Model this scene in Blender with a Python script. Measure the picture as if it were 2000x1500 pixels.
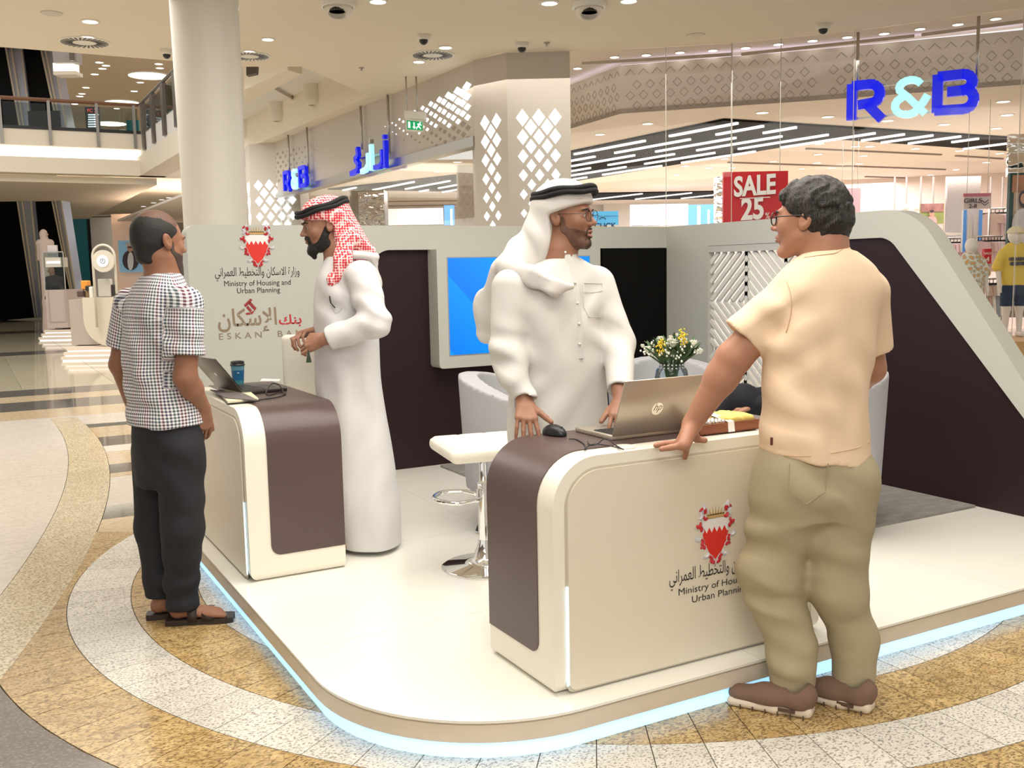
import bpy, bmesh, math, random
import numpy as np
from mathutils import Vector, Matrix
for o in list(bpy.data.objects): bpy.data.objects.remove(o)
S = bpy.context.scene
COL = S.collection
PI = math.pi
rnd = random.Random(7)
# ------------------------------------------------------------------ camera
FPX = 1930.88; PITCH = .1146; ROLL = -.0196; YAW = .5023; HC = 1.5
FW = np.array([math.sin(YAW)*math.cos(PITCH), math.cos(YAW)*math.cos(PITCH), -math.sin(PITCH)])
_r = np.array([math.cos(YAW), -math.sin(YAW), 0.]); _u = np.cross(_r, FW)
CR = _r*math.cos(ROLL)+_u*math.sin(ROLL); CU = -_r*math.sin(ROLL)+_u*math.cos(ROLL)
cd = bpy.data.cameras.new('camera'); cam = bpy.data.objects.new('camera', cd); COL.objects.link(cam)
cd.sensor_width = 36; cd.lens = FPX/2000*36; cd.clip_start = .05; cd.clip_end = 300
cam.matrix_world = Matrix(((CR[0], CU[0], -FW[0], 0), (CR[1], CU[1], -FW[1], 0), (CR[2], CU[2], -FW[2], HC), (0, 0, 0, 1)))
S.camera = cam
VR = np.array([math.cos(YAW), -math.sin(YAW), 0.])     # horizontal right of the view
VD = np.array([math.sin(YAW), math.cos(YAW), 0.])      # horizontal away from the camera
UP = np.array([0, 0, 1.])
CP = np.array([0, 0, HC])
def ray(x, y): return FW+CR*(x-1000)/FPX-CU*(y-750)/FPX
def onz(x, y, z): d = ray(x, y); return CP+(z-HC)/d[2]*d
def onx(x, y, X): d = ray(x, y); return CP+X/d[0]*d
def ony(x, y, Y): d = ray(x, y); return CP+Y/d[1]*d
def dep(x, y, D): d = ray(x, y); return CP+D/(d@VD)*d
def onw(x, y, a, b):
    "point on the vertical wall through a and b"
    d = ray(x, y); n = np.array([-(b[1]-a[1]), b[0]-a[0], 0.]); t = ((np.array(a)-CP)@n)/(d@n); return CP+t*d
# ------------------------------------------------------------------ world, light, exposure
S.view_settings.view_transform = 'Standard'; S.view_settings.look = 'None'
S.view_settings.gamma = 1; S.view_settings.use_curve_mapping = False
S.view_settings.exposure = 0.18
w = bpy.data.worlds.new('world'); S.world = w; w.use_nodes = True
w.node_tree.nodes['Background'].inputs[0].default_value = (1, .95, .88, 1)
w.node_tree.nodes['Background'].inputs[1].default_value = .85
def area(name, loc, sx, sy, power, col=(1, .95, .87), rot=(0, 0, 0), spread=PI):
    l = bpy.data.lights.new(name, 'AREA'); l.shape = 'RECTANGLE'; l.size = sx; l.size_y = sy; l.energy = power; l.color = col; l.spread = spread
    o = bpy.data.objects.new(name, l); o.location = loc; o.rotation_euler = rot; COL.objects.link(o); return o
area('added_ceiling_fill', (2.2, 3.2, 3.4), 3.4, 3.4, 175)  # area lights added under the ceilings to brighten hall and shop, not real panels
area('added_ceiling_fill', (-.6, -.8, 3.4), 3, 2.4, 170)  # added over the viewer's side for more light from the front
area('added_ceiling_fill', (6.0, 8.0, 3.35), 3, 3, 60)
area('added_ceiling_fill', (0.4, 8.6, 3.35), 3, 3, 90)
area('added_ceiling_fill', (-2, 15, 8.5), 6, 8, 1050)
area('added_ceiling_fill', (8.5, 19., 3.3), 5, 7, 420)
area('added_ceiling_fill', (4.6, 36, 4.3), 9, 9, 700, (1, .9, .78))  # added to lighten the lower hall
area('added_ceiling_fill', (14, 18, 3.3), 9, 9, 950, (1, .90, .89))
area('added_ceiling_fill', (14.5, 10.5, 3.3), 6, 5, 420, (1, .91, .88))
# ------------------------------------------------------------------ materials
MATS = {}
def mat(name, col, rough=.5, metal=0., emit=None, es=1., spec=.5, alpha=1., trans=0., noise=None, bump=None, sss=0., coat=0., ior=1.45):
    if name in MATS: return MATS[name]
    m = bpy.data.materials.new(name); m.use_nodes = True; MATS[name] = m
    nt = m.node_tree; b = nt.nodes['Principled BSDF']
    b.inputs['Base Color'].default_value = (*col, 1); b.inputs['Roughness'].default_value = rough
    b.inputs['Metallic'].default_value = metal; b.inputs['Specular IOR Level'].default_value = spec
    b.inputs['IOR'].default_value = ior
    b.inputs['Alpha'].default_value = alpha; b.inputs['Transmission Weight'].default_value = trans
    b.inputs['Coat Weight'].default_value = coat
    if sss: b.inputs['Subsurface Weight'].default_value = sss; b.inputs['Subsurface Radius'].default_value = (.012, .005, .003); b.inputs['Subsurface Scale'].default_value = 1
    if emit: b.inputs['Emission Color'].default_value = (*emit, 1); b.inputs['Emission Strength'].default_value = es
    if noise:   # (scale, amount, detail, stretch)
        sc, am, de, st = noise
        tc = nt.nodes.new('ShaderNodeTexCoord'); mp = nt.nodes.new('ShaderNodeMapping'); mp.inputs['Scale'].default_value = st
        n = nt.nodes.new('ShaderNodeTexNoise'); n.inputs['Scale'].default_value = sc; n.inputs['Detail'].default_value = de
        mx = nt.nodes.new('ShaderNodeMix'); mx.data_type = 'RGBA'
        mx.inputs[6].default_value = (*[max(0, c*(1-am)) for c in col], 1); mx.inputs[7].default_value = (*[min(1, c*(1+am)) for c in col], 1)
        nt.links.new(tc.outputs['Object'], mp.inputs[0]); nt.links.new(mp.outputs[0], n.inputs[0])
        nt.links.new(n.outputs[0], mx.inputs[0]); nt.links.new(mx.outputs[2], b.inputs['Base Color'])
    if bump:    # (scale, strength, distance)
        tc = nt.nodes.new('ShaderNodeTexCoord'); n = nt.nodes.new('ShaderNodeTexNoise'); n.inputs['Scale'].default_value = bump[0]; n.inputs['Detail'].default_value = 3
        bp = nt.nodes.new('ShaderNodeBump'); bp.inputs['Strength'].default_value = bump[1]; bp.inputs['Distance'].default_value = bump[2]
        nt.links.new(tc.outputs['Object'], n.inputs[0]); nt.links.new(n.outputs[0], bp.inputs['Height']); nt.links.new(bp.outputs[0], b.inputs['Normal'])
    return m
def stone(name, c1, c2, c3, scale, stretch=(1, 1, 1), rough=.18, speck=.5, vein=0.):
    "granite or marble: two tones mixed by noise, speckled with a third; an optional dark vein network"
    if name in MATS: return MATS[name]
    m = bpy.data.materials.new(name); m.use_nodes = True; MATS[name] = m
    nt = m.node_tree; N = nt.nodes; L = nt.links; b = N['Principled BSDF']; b.inputs['Roughness'].default_value = rough
    tc = N.new('ShaderNodeTexCoord'); mp = N.new('ShaderNodeMapping'); mp.inputs['Scale'].default_value = stretch; mp.inputs['Rotation'].default_value = (0, 0, .5)
    L.new(tc.outputs['Object'], mp.inputs[0])
    oi = N.new('ShaderNodeObjectInfo'); ad = N.new('ShaderNodeVectorMath'); ad.operation = 'ADD'
    ml = N.new('ShaderNodeVectorMath'); ml.operation = 'SCALE'; ml.inputs[0].default_value = (31, 17, 5); L.new(oi.outputs['Random'], ml.inputs['Scale'])
    L.new(mp.outputs[0], ad.inputs[0]); L.new(ml.outputs[0], ad.inputs[1])
    def nz(s, d, dist=0.):
        n = N.new('ShaderNodeTexNoise'); n.inputs['Scale'].default_value = s; n.inputs['Detail'].default_value = d; n.inputs['Distortion'].default_value = dist
        L.new(ad.outputs[0], n.inputs[0]); return n
    def ramp(src, a, bb, ca, cb):
        r = N.new('ShaderNodeValToRGB'); r.color_ramp.elements[0].position = a; r.color_ramp.elements[1].position = bb
        r.color_ramp.elements[0].color = (*ca, 1); r.color_ramp.elements[1].color = (*cb, 1); L.new(src, r.inputs[0]); return r
    base = ramp(nz(scale*.12, 4, 1.5).outputs[0], .3, .7, c1, c2)
    sp = ramp(nz(scale, 3).outputs[0], .56-.1*speck, .64-.08*speck, (0, 0, 0), (1, 1, 1))
    mx = N.new('ShaderNodeMix'); mx.data_type = 'RGBA'; L.new(sp.outputs[0], mx.inputs[0]); L.new(base.outputs[0], mx.inputs[6]); mx.inputs[7].default_value = (*c3, 1)
    out = mx.outputs[2]
    if vein:
        v = nz(scale*.05, 6, 2.5); r = N.new('ShaderNodeValToRGB'); e = r.color_ramp.elements
        e[0].position = .47; e[0].color = (0, 0, 0, 1); e[1].position = .5; e[1].color = (vein, vein, vein, 1); e2 = e.new(.53); e2.color = (0, 0, 0, 1)
        L.new(v.outputs[0], r.inputs[0]); m2 = N.new('ShaderNodeMix'); m2.data_type = 'RGBA'; L.new(r.outputs[0], m2.inputs[0]); L.new(out, m2.inputs[6]); m2.inputs[7].default_value = (*[c*.7 for c in c3], 1); out = m2.outputs[2]
    hsv = N.new('ShaderNodeHueSaturation'); mr = N.new('ShaderNodeMapRange'); mr.inputs[3].default_value = .93; mr.inputs[4].default_value = 1.07
    L.new(oi.outputs['Random'], mr.inputs[0]); L.new(mr.outputs[0], hsv.inputs['Value']); L.new(out, hsv.inputs['Color']); L.new(hsv.outputs[0], b.inputs['Base Color'])
    return m
# ------------------------------------------------------------------ object helpers
def thing(name, label, cat, loc=(0, 0, 0), group=None):
    o = bpy.data.objects.new(name, None); o.location = loc; COL.objects.link(o); o['label'] = label; o['category'] = cat
    if group: o['group'] = group
    o.empty_display_size = .1
    return o
def tag(o, label=None, cat=None, group=None, kind=None):
    for k, v in (('label', label), ('category', cat), ('group', group), ('kind', kind)):
        if v: o[k] = v
    return o
def link(name, me, m=None, parent=None, smooth=False, kind=None, label=None):
    o = bpy.data.objects.new(name, me); COL.objects.link(o)
    if m is not None:
        for k in (m if isinstance(m, (list, tuple)) else [m]): me.materials.append(k)
    if smooth: me.shade_smooth() if smooth is True else (me.shade_smooth(), me.set_sharp_from_angle(angle=smooth))
    if parent is not None:
        o.parent = parent; o.location = (0, 0, 0)
        if parent.type == 'EMPTY' or True: o.matrix_parent_inverse = Matrix.Translation([-c for c in parent_world(parent)])
    if kind: o['kind'] = kind
    if label: o['label'] = label
    return o
def parent_world(p):
    v = Vector((0, 0, 0)); q = p
    while q is not None: v += q.location; q = q.parent if (q.parent and q.parent.type == 'EMPTY' and False) else None
    return v
def struct(o): o['kind'] = 'structure'; return o
def pyd(V, F): me = bpy.data.meshes.new('m'); me.from_pydata([tuple(map(float, v)) for v in V], [], [tuple(f) for f in F]); me.update(); return me
class MB:
    "collects shapes for ONE mesh"
    def __init__(s): s.V = []; s.F = []; s.M = []
    def add(s, V, F, mi=0):
        k = len(s.V); s.V += [tuple(map(float, v)) for v in V]; s.F += [tuple(i+k for i in f) for f in F]; s.M += [mi]*len(F); return s
    def box(s, lo, hi, mi=0):
        (a, b, c), (d, e, f) = lo, hi
        return s.add([(a, b, c), (d, b, c), (d, e, c), (a, e, c), (a, b, f), (d, b, f), (d, e, f), (a, e, f)], [(0, 3, 2, 1), (4, 5, 6, 7), (0, 1, 5, 4), (1, 2, 6, 5), (2, 3, 7, 6), (3, 0, 4, 7)], mi)
    def obox(s, c, ax, ay, az, mi=0):
        "oriented box: centre and three half-extent vectors"
        c, ax, ay, az = map(np.array, (c, ax, ay, az))
        V = [c+i*ax+j*ay+k*az for k in (-1, 1) for (i, j) in ((-1, -1), (1, -1), (1, 1), (-1, 1))]
        return s.add(V, [(0, 3, 2, 1), (4, 5, 6, 7), (0, 1, 5, 4), (1, 2, 6, 5), (2, 3, 7, 6), (3, 0, 4, 7)], mi)
    def bar(s, a, b, w, h=None, up=(0, 0, 1), mi=0):
        a, b = np.array(a, float), np.array(b, float); d = b-a; L = np.linalg.norm(d); d = d/L; up = np.array(up, float)
        if abs(d@up) > .99: up = np.array([1., 0, 0])
        x = np.cross(d, up); x /= np.linalg.norm(x); y = np.cross(x, d)
        return s.obox((a+b)/2, d*L/2, x*w/2, y*(h or w)/2, mi)
    def tube(s, pts, r, n=10, mi=0, cap=True, closed=False):
        P = [np.array(p, float) for p in pts]; m = len(P); R = r if hasattr(r, '__len__') else [r]*m; V = []; px = None
        for i in range(m):
            t = P[(i+1) % m]-P[i-1] if closed else P[min(i+1, m-1)]-P[max(i-1, 0)]; t = t/(np.linalg.norm(t)+1e-12)
            if px is None: px = np.cross(t, (0, 0, 1.) if abs(t[2]) < .9 else (1., 0, 0))
            px = px-(px@t)*t; px /= np.linalg.norm(px)+1e-12; py = np.cross(t, px)
            V += [P[i]+R[i]*(math.cos(2*PI*k/n)*px+math.sin(2*PI*k/n)*py) for k in range(n)]
        F = [(i*n+k, i*n+(k+1) % n, ((i+1) % m)*n+(k+1) % n, ((i+1) % m)*n+k) for i in range(m if closed else m-1) for k in range(n)]
        if cap and not closed: F += [tuple(range(n))[::-1], tuple(range((m-1)*n, m*n))]
        return s.add(V, F, mi)
    def lathe(s, c, prof, n=24, mi=0, ax=None):
        "profile [(r,h)] spun about an axis through c; ax = (x,y,z) unit axes"
        X, Y, Z = ax if ax is not None else (np.array([1., 0, 0]), np.array([0, 1., 0]), UP); c = np.array(c, float); m = len(prof)
        V = [c+r*(math.cos(2*PI*k/n)*X+math.sin(2*PI*k/n)*Y)+h*Z for r, h in prof for k in range(n)]
        F = [(i*n+k, i*n+(k+1) % n, (i+1)*n+(k+1) % n, (i+1)*n+k) for i in range(m-1) for k in range(n)]
        if prof[0][0] > 1e-6: F.append(tuple(range(n))[::-1])
        if prof[-1][0] > 1e-6: F.append(tuple(range((m-1)*n, m*n)))
        return s.add(V, F, mi)
    def prism(s, poly, vec, mi=0):
        "closed planar polygon (3D points) pushed along vec"
        P = [np.array(p, float) for p in poly]; n = len(P); v = np.array(vec, float)
        a = sum(np.cross(P[i]-P[0], P[(i+1) % n]-P[0]) for i in range(n))
        if a@v > 0: P = P[::-1]
        V = P+[p+v for p in P]
        return s.add(V, [tuple(range(n)), tuple(range(2*n-1, n-1, -1))]+[(i, i+n, (i+1) % n+n, (i+1) % n) for i in range(n)], mi)
    def sphere(s, c, r, n=12, m=8, mi=0, sc=(1, 1, 1)):
        c = np.array(c, float); V = [c+np.array((0, 0, -r*sc[2]))]
        for i in range(1, m):
            t = -PI/2+PI*i/m
            V += [c+r*np.array((sc[0]*math.cos(t)*math.cos(2*PI*k/n), sc[1]*math.cos(t)*math.sin(2*PI*k/n), sc[2]*math.sin(t))) for k in range(n)]
        V.append(c+np.array((0, 0, r*sc[2]))); e = len(V)-1
        F = [(0, 1+(k+1) % n, 1+k) for k in range(n)]+[(1+i*n+k, 1+i*n+(k+1) % n, 1+(i+1)*n+(k+1) % n, 1+(i+1)*n+k) for i in range(m-2) for k in range(n)]+[(e, e-n+k, e-n+(k+1) % n) for k in range(n)]
        return s.add(V, F, mi)
    def mesh(s):
        me = pyd(s.V, s.F)
        if any(s.M): me.polygons.foreach_set('material_index', s.M)
        return me
    def obj(s, name, m, parent=None, smooth=False, kind=None, label=None): return link(name, s.mesh(), m, parent, smooth, kind, label)
def bez(pts, n=8):
    "Catmull-Rom through points"
    P = [np.array(p, float) for p in pts]; P = [2*P[0]-P[1]]+P+[2*P[-1]-P[-2]]; out = []
    for i in range(1, len(P)-2):
        for k in range(n):
            t = k/n; a, b, c, d = P[i-1:i+3]
            out.append(.5*(2*b+(c-a)*t+(2*a-5*b+4*c-d)*t*t+(3*b-a-3*c+d)*t**3))
    return out+[P[-2]]
def rrect(x0, y0, x1, y1, R, n=8):
    "2D outline with corner radii R=(bl,br,tr,tl)"
    out = []
    for (cx, cy, sx, sy, r, a0) in ((x0, y0, 1, 1, R[0], PI), (x1, y0, -1, 1, R[1], 1.5*PI), (x1, y1, -1, -1, R[2], 0), (x0, y1, 1, -1, R[3], .5*PI)):
        if r <= 0: out.append((cx, cy)); continue
        for k in range(n+1):
            a = a0+PI/2*k/n; out.append((cx+sx*r+r*math.cos(a), cy+sy*r+r*math.sin(a)))
    return out
def text_mesh(body, size, o, ex, ey, ez, extrude=.001, align='CENTER', spacing=1., sx=1., bold=0., shear=0.):
    "lettering as a mesh on the plane spanned by ex (reading direction) and ey (up), pushed out along ez"
    cu = bpy.data.curves.new('t', 'FONT'); cu.body = body; cu.size = size; cu.extrude = extrude; cu.align_x = align; cu.space_character = spacing; cu.offset = bold; cu.shear = shear; cu.resolution_u = 4
    ob = bpy.data.objects.new('t', cu); COL.objects.link(ob); dg = bpy.context.evaluated_depsgraph_get(); me = bpy.data.meshes.new_from_object(ob.evaluated_get(dg))
    bpy.data.objects.remove(ob); o, ex, ey, ez = map(np.array, (o, ex, ey, ez))
    n = len(me.vertices); co = np.empty(n*3); me.vertices.foreach_get('co', co); co = co.reshape(-1, 3)
    co = o+np.outer(co[:, 0]*sx, ex)+np.outer(co[:, 1], ey)+np.outer(co[:, 2], ez); me.vertices.foreach_set('co', co.ravel()); me.update(); return me
def boolean(a, b, op='INTERSECT'):
    "mesh a (op) mesh b, both datablocks"
    oa = bpy.data.objects.new('a', a); ob = bpy.data.objects.new('b', b); COL.objects.link(oa); COL.objects.link(ob)
    md = oa.modifiers.new('b', 'BOOLEAN'); md.operation = op; md.object = ob; md.solver = 'EXACT'
    me = bpy.data.meshes.new_from_object(oa.evaluated_get(bpy.context.evaluated_depsgraph_get()))
    bpy.data.objects.remove(oa); bpy.data.objects.remove(ob); me.materials.clear(); return me
def bevel(me, w, seg=2, ang=.6):
    bm = bmesh.new(); bm.from_mesh(me); e = [x for x in bm.edges if len(x.link_faces) == 2 and x.calc_face_angle(0) > ang]
    bmesh.ops.bevel(bm, geom=e, offset=w, segments=seg, affect='EDGES', profile=.5, clamp_overlap=True); bm.to_mesh(me); bm.free(); return me
# ------------------------------------------------------------------ palette
WHITE = mat('white_paint', (.80, .78, .72), .5)
CREAM = mat('cream_laminate', (.83, .79, .68), .28)
CREAMF = mat('cream_front_panel', (.72, .66, .54), .32)
FRAME = mat('pale_grey_laminate', (.50, .505, .455), .35)
BROWN = mat('dark_brown_laminate', (.095, .062, .058), .33, noise=(3, .12, 2, (1, 1, 1)))
BROWNW = mat('deep_brown_wall', (.024, .011, .013), .42, spec=.3)
DARK = mat('near_black_panel', (.003, .0025, .0025), .5, spec=.15)
CHROME = mat('chrome', (.85, .85, .86), .07, 1.)
STEEL = mat('brushed_steel', (.5, .48, .45), .3, 1.)
BLACKP = mat('black_plastic', (.015, .015, .017), .35)
LEDB = mat('blue_white_strip_light', (.6, .9, 1), .5, emit=(.45, .8, 1), es=3.)
def glass_mat(name, tint=(1, 1, 1), refl=.12):
    m = bpy.data.materials.new(name); m.use_nodes = True; nt = m.node_tree; N = nt.nodes; N.clear()
    out = N.new('ShaderNodeOutputMaterial'); t = N.new('ShaderNodeBsdfTransparent'); t.inputs[0].default_value = (*tint, 1); g = N.new('ShaderNodeBsdfGlossy'); g.inputs['Roughness'].default_value = .02
    fr = N.new('ShaderNodeFresnel'); fr.inputs[0].default_value = 1.45; mr = N.new('ShaderNodeMath'); mr.operation = 'MULTIPLY'; mr.inputs[1].default_value = refl
    mx = N.new('ShaderNodeMixShader'); nt.links.new(fr.outputs[0], mr.inputs[0]); nt.links.new(mr.outputs[0], mx.inputs[0]); nt.links.new(t.outputs[0], mx.inputs[1]); nt.links.new(g.outputs[0], mx.inputs[2]); nt.links.new(mx.outputs[0], out.inputs[0])
    return m
GLASS = glass_mat('clear_glass', (.985, .99, .985), .3)
GLASSD = glass_mat('balustrade_glass', (.7, .75, .74), .6)
# ================================================================== FLOOR
RC = np.array([3.0, 4.53])
BASEF = mat('joint_mortar', (.09, .08, .06), .8)
f = struct(MB().box((-30, -8, -.06), (45, 60, -.006)).obj('floor', BASEF))
ST = {
 'white': stone('pale_speckled_granite', (.62, .59, .52), (.72, .69, .62), (.30, .27, .24), 95, (1, 1.6, 1), .22, .35),
 'gold': stone('golden_granite', (.44, .29, .11), (.60, .44, .21), (.22, .14, .06), 75, (1, 1.9, 1), .2, .5, .7),
 'beige': stone('beige_speckled_granite', (.60, .50, .32), (.68, .60, .44), (.30, .24, .15), 80, (1, 1.3, 1), .14, .6),
 'dark': stone('brown_grey_granite', (.13, .105, .08), (.17, .14, .11), (.23, .2, .16), 90, (1, 1.5, 1), .1, .3),
 'blank': stone('pinkish_white_marble', (.60, .55, .48), (.68, .63, .56), (.50, .44, .38), 40, (1, 5, 1), .16, .3),
 'far': stone('beige_veined_marble', (.46, .41, .29), (.56, .51, .38), (.33, .28, .19), 26, (1, 5, 1), .055, .35),
 'stripe': stone('dark_grey_marble_band', (.10, .09, .08), (.14, .13, .115), (.2, .18, .16), 40, (1, 3, 1), .06, .3),
 'sand': stone('tan_veined_marble', (.54, .42, .27), (.62, .51, .35), (.4, .29, .17), 30, (1, 5, 1), .1, .4)}
def tile(poly, m, top=0.):
    return MB().prism([(x, y, top-.012) for x, y in poly], (0, 0, .012)).obj('stone_tile', ST[m], f)
def ringtile(r0, r1, a0, a1, m, top=0., c=RC, g=.0018):
    n = 3; A = [a0+(a1-a0)*k/n for k in range(n+1)]; ga = g/((r0+r1)/2)
    A[0] += ga; A[-1] -= ga
    return tile([(c[0]+(r0+g)*math.cos(a), c[1]+(r0+g)*math.sin(a)) for a in A]+[(c[0]+(r1-g)*math.cos(a), c[1]+(r1-g)*math.sin(a)) for a in A[::-1]], m, top)
for r0, r1, m in ((1.6, 2.13, 'white'), (2.13, 2.435, 'gold'), (2.435, 2.71, 'white'), (2.71, 3.03, 'gold')):
    for k in range(36, 83):
        a = math.radians(4*k+.45); xm = RC[0]+(r0+r1)/2*math.cos(a+.03); ym = RC[1]+(r0+r1)/2*math.sin(a+.03)
        if xm > .954+.3 and ym > 2.504+.3: continue
        ringtile(r0, r1, a, a+math.radians(4), m)
# the dark granite beyond the outer ring, near left, and paving behind the camera side
n = 30; A = [math.radians(168+k*(302-168)/n) for k in range(n+1)]
tile([(RC[0]+3.034*math.cos(a), RC[1]+3.034*math.sin(a)) for a in A]+[(8, -3), (-6, -3), (-6, 5.0)], 'dark', -.0005)
# two long, gently curving bands on the left
L1 = (np.array([-21.684, 10.722]), 22.418); L2 = (np.array([-19.208, 10.35]), 20.219)
def lpt(L, y): c, r = L; return (c[0]+math.sqrt(r*r-(y-c[1])**2), y)
YE = onz(100, 818, 0)[1]
ys = [2.2+k*(YE-2.2)/16 for k in range(17)]
for k in range(16):
    y0, y1 = ys[k]+.0015, ys[k+1]-.0015
    if k % 4 == 0: pass
for (ya, yb) in ((2.2, 5.15), (5.15, 8.3), (8.3, YE)):
    q = [ya+.002+(yb-ya-.004)*k/10 for k in range(11)]
    tile([(lpt(L1, y)[0]+.002, y) for y in q]+[(lpt(L2, y)[0]-.002, y) for y in q[::-1]], 'beige', .0012)
    tile([(-6, q[0])]+[(lpt(L1, y)[0]-.002, y) for y in q]+[(-6, q[-1])], 'blank', .0008)
# cross stripes between the bands and the ring
sy = [onz(235, y, 0)[1] for y in (1100, 1010, 985, 930, 922, 905, 880, 868, 850, 830)]
names = ['sand', 'stripe', 'blank', 'sand', 'stripe', 'sand', 'blank', 'stripe', 'sand']
for k in range(9):
    a, b = sy[k]+.002, sy[k+1]-.002
    q = [a+(b-a)*i/4 for i in range(5)]
    tile([(lpt(L2, y)[0]+.002, y) for y in q]+[(3.9, b), (3.9, a)], names[k], -.001)
yy = sy[-1]
# far paving: alternating cross bands, then large slabs
far = [onz(115, y, 0)[1] for y in (814, 797, 780, 769, 757, 690, 683, 648, 643, 626, 623)]
fm = ['sand', 'stripe', 'sand', 'stripe', 'far', 'stripe', 'far', 'stripe', 'far', 'stripe', 'far']
tile([(-6, YE+.003), (3.9, yy+.003), (3.9, far[0]-.003), (-6, far[0]-.003)], 'blank', -.001)
for k in range(11):
    a = far[k]; b = far[k+1] if k < 10 else 58
    xs = [-14, -9, -5, -2.6, -.6, .6, 1.8, 3, 4.4, 7.5, 12, 40] if fm[k] == 'far' else [-14, 0, 40]
    for i in range(len(xs)-1): tile([(xs[i]+.003, a+.003), (xs[i+1]-.003, a+.003), (xs[i+1]-.003, b-.003), (xs[i]+.003, b-.003)], fm[k], -.001)
for i, x in enumerate((3.9, 6.5, 9, 12, 40)[:-1]):
    x2 = (3.9, 6.5, 9, 12, 40)[i+1]
    for j, y in enumerate((-3, 2, 5, 8)): tile([(x+.002, y+.002), (x2-.002, y+.002), (x2-.002, (2, 5, 8, far[0])[j]-.002), (x+.002, (2, 5, 8, far[0])[j]-.002)], 'far', -.0015)

# ================================================================== BOOTH PLATFORM
X0, Y0, XR, YB, HP = .954, 2.504, 4.876, 6.3, .13
pf = thing('exhibition_platform', 'low white rounded-corner platform under the brown and white booth, glowing blue at its foot', 'platform', (X0, Y0, 0))
R0 = .66
def plat(off, x1=5.7, y1=6.75): return rrect(X0-off, Y0-off, x1, y1, (R0+off, .05, .05, .05), 18)
DECK = mat('white_deck_board', (.84, .82, .75), .22, noise=(2.2, .04, 4, (1, 3, 1)))
MB().prism([(x, y, .058) for x, y in plat(-.002)], (0, 0, .060)).obj('fascia', mat('stone_look_fascia', (.66, .58, .47), .35, noise=(5, .1, 4, (1, 1, 3))), pf)
MB().prism([(x, y, 0) for x, y in plat(-.022)], (0, 0, .058)).obj('plinth_light', mat('blue_white_plinth_light', (.7, .9, 1), .5, emit=(.30, .62, 1), es=.95), pf)
MB().prism([(x, y, .118) for x, y in plat(.0015)], (0, 0, .0035)).obj('edge_trim', mat('shadow_joint', (.35, .3, .22), .5), pf)
js = [X0+2.3]  # deck boards: seams seen at y ~3.46..3.6 and across
cuts_y = [Y0-1, 3.46, 4.62, 5.6, 8]; cuts_x = [X0-1, 2.35, 3.75, 8]
out = np.array(plat(.001))
def clip(poly, ax, v, keep_less):
    res = []; n = len(poly)
    for i in range(n):
        p, q = poly[i], poly[(i+1) % n]; a = (p[ax]-v)*(1 if keep_less else -1); b = (q[ax]-v)*(1 if keep_less else -1)
        if a <= 0: res.append(tuple(p))
        if (a < 0 < b) or (b < 0 < a): t = a/(a-b); res.append(tuple(np.array(p)+t*(np.array(q)-np.array(p))))
    return res
for i in range(len(cuts_y)-1):
    for j in range(len(cuts_x)-1):
        g = .0009; P = [tuple(p) for p in out]
        for ax, v, l in ((0, cuts_x[j]+g, False), (0, cuts_x[j+1]-g, True), (1, cuts_y[i]+g, False), (1, cuts_y[i+1]-g, True)): P = clip(P, ax, v, l) if P else P
        if len(P) > 2: MB().prism([(x, y, .1215) for x, y in P], (0, 0, HP-.1215)).obj('deck_board', DECK, pf)

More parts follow.
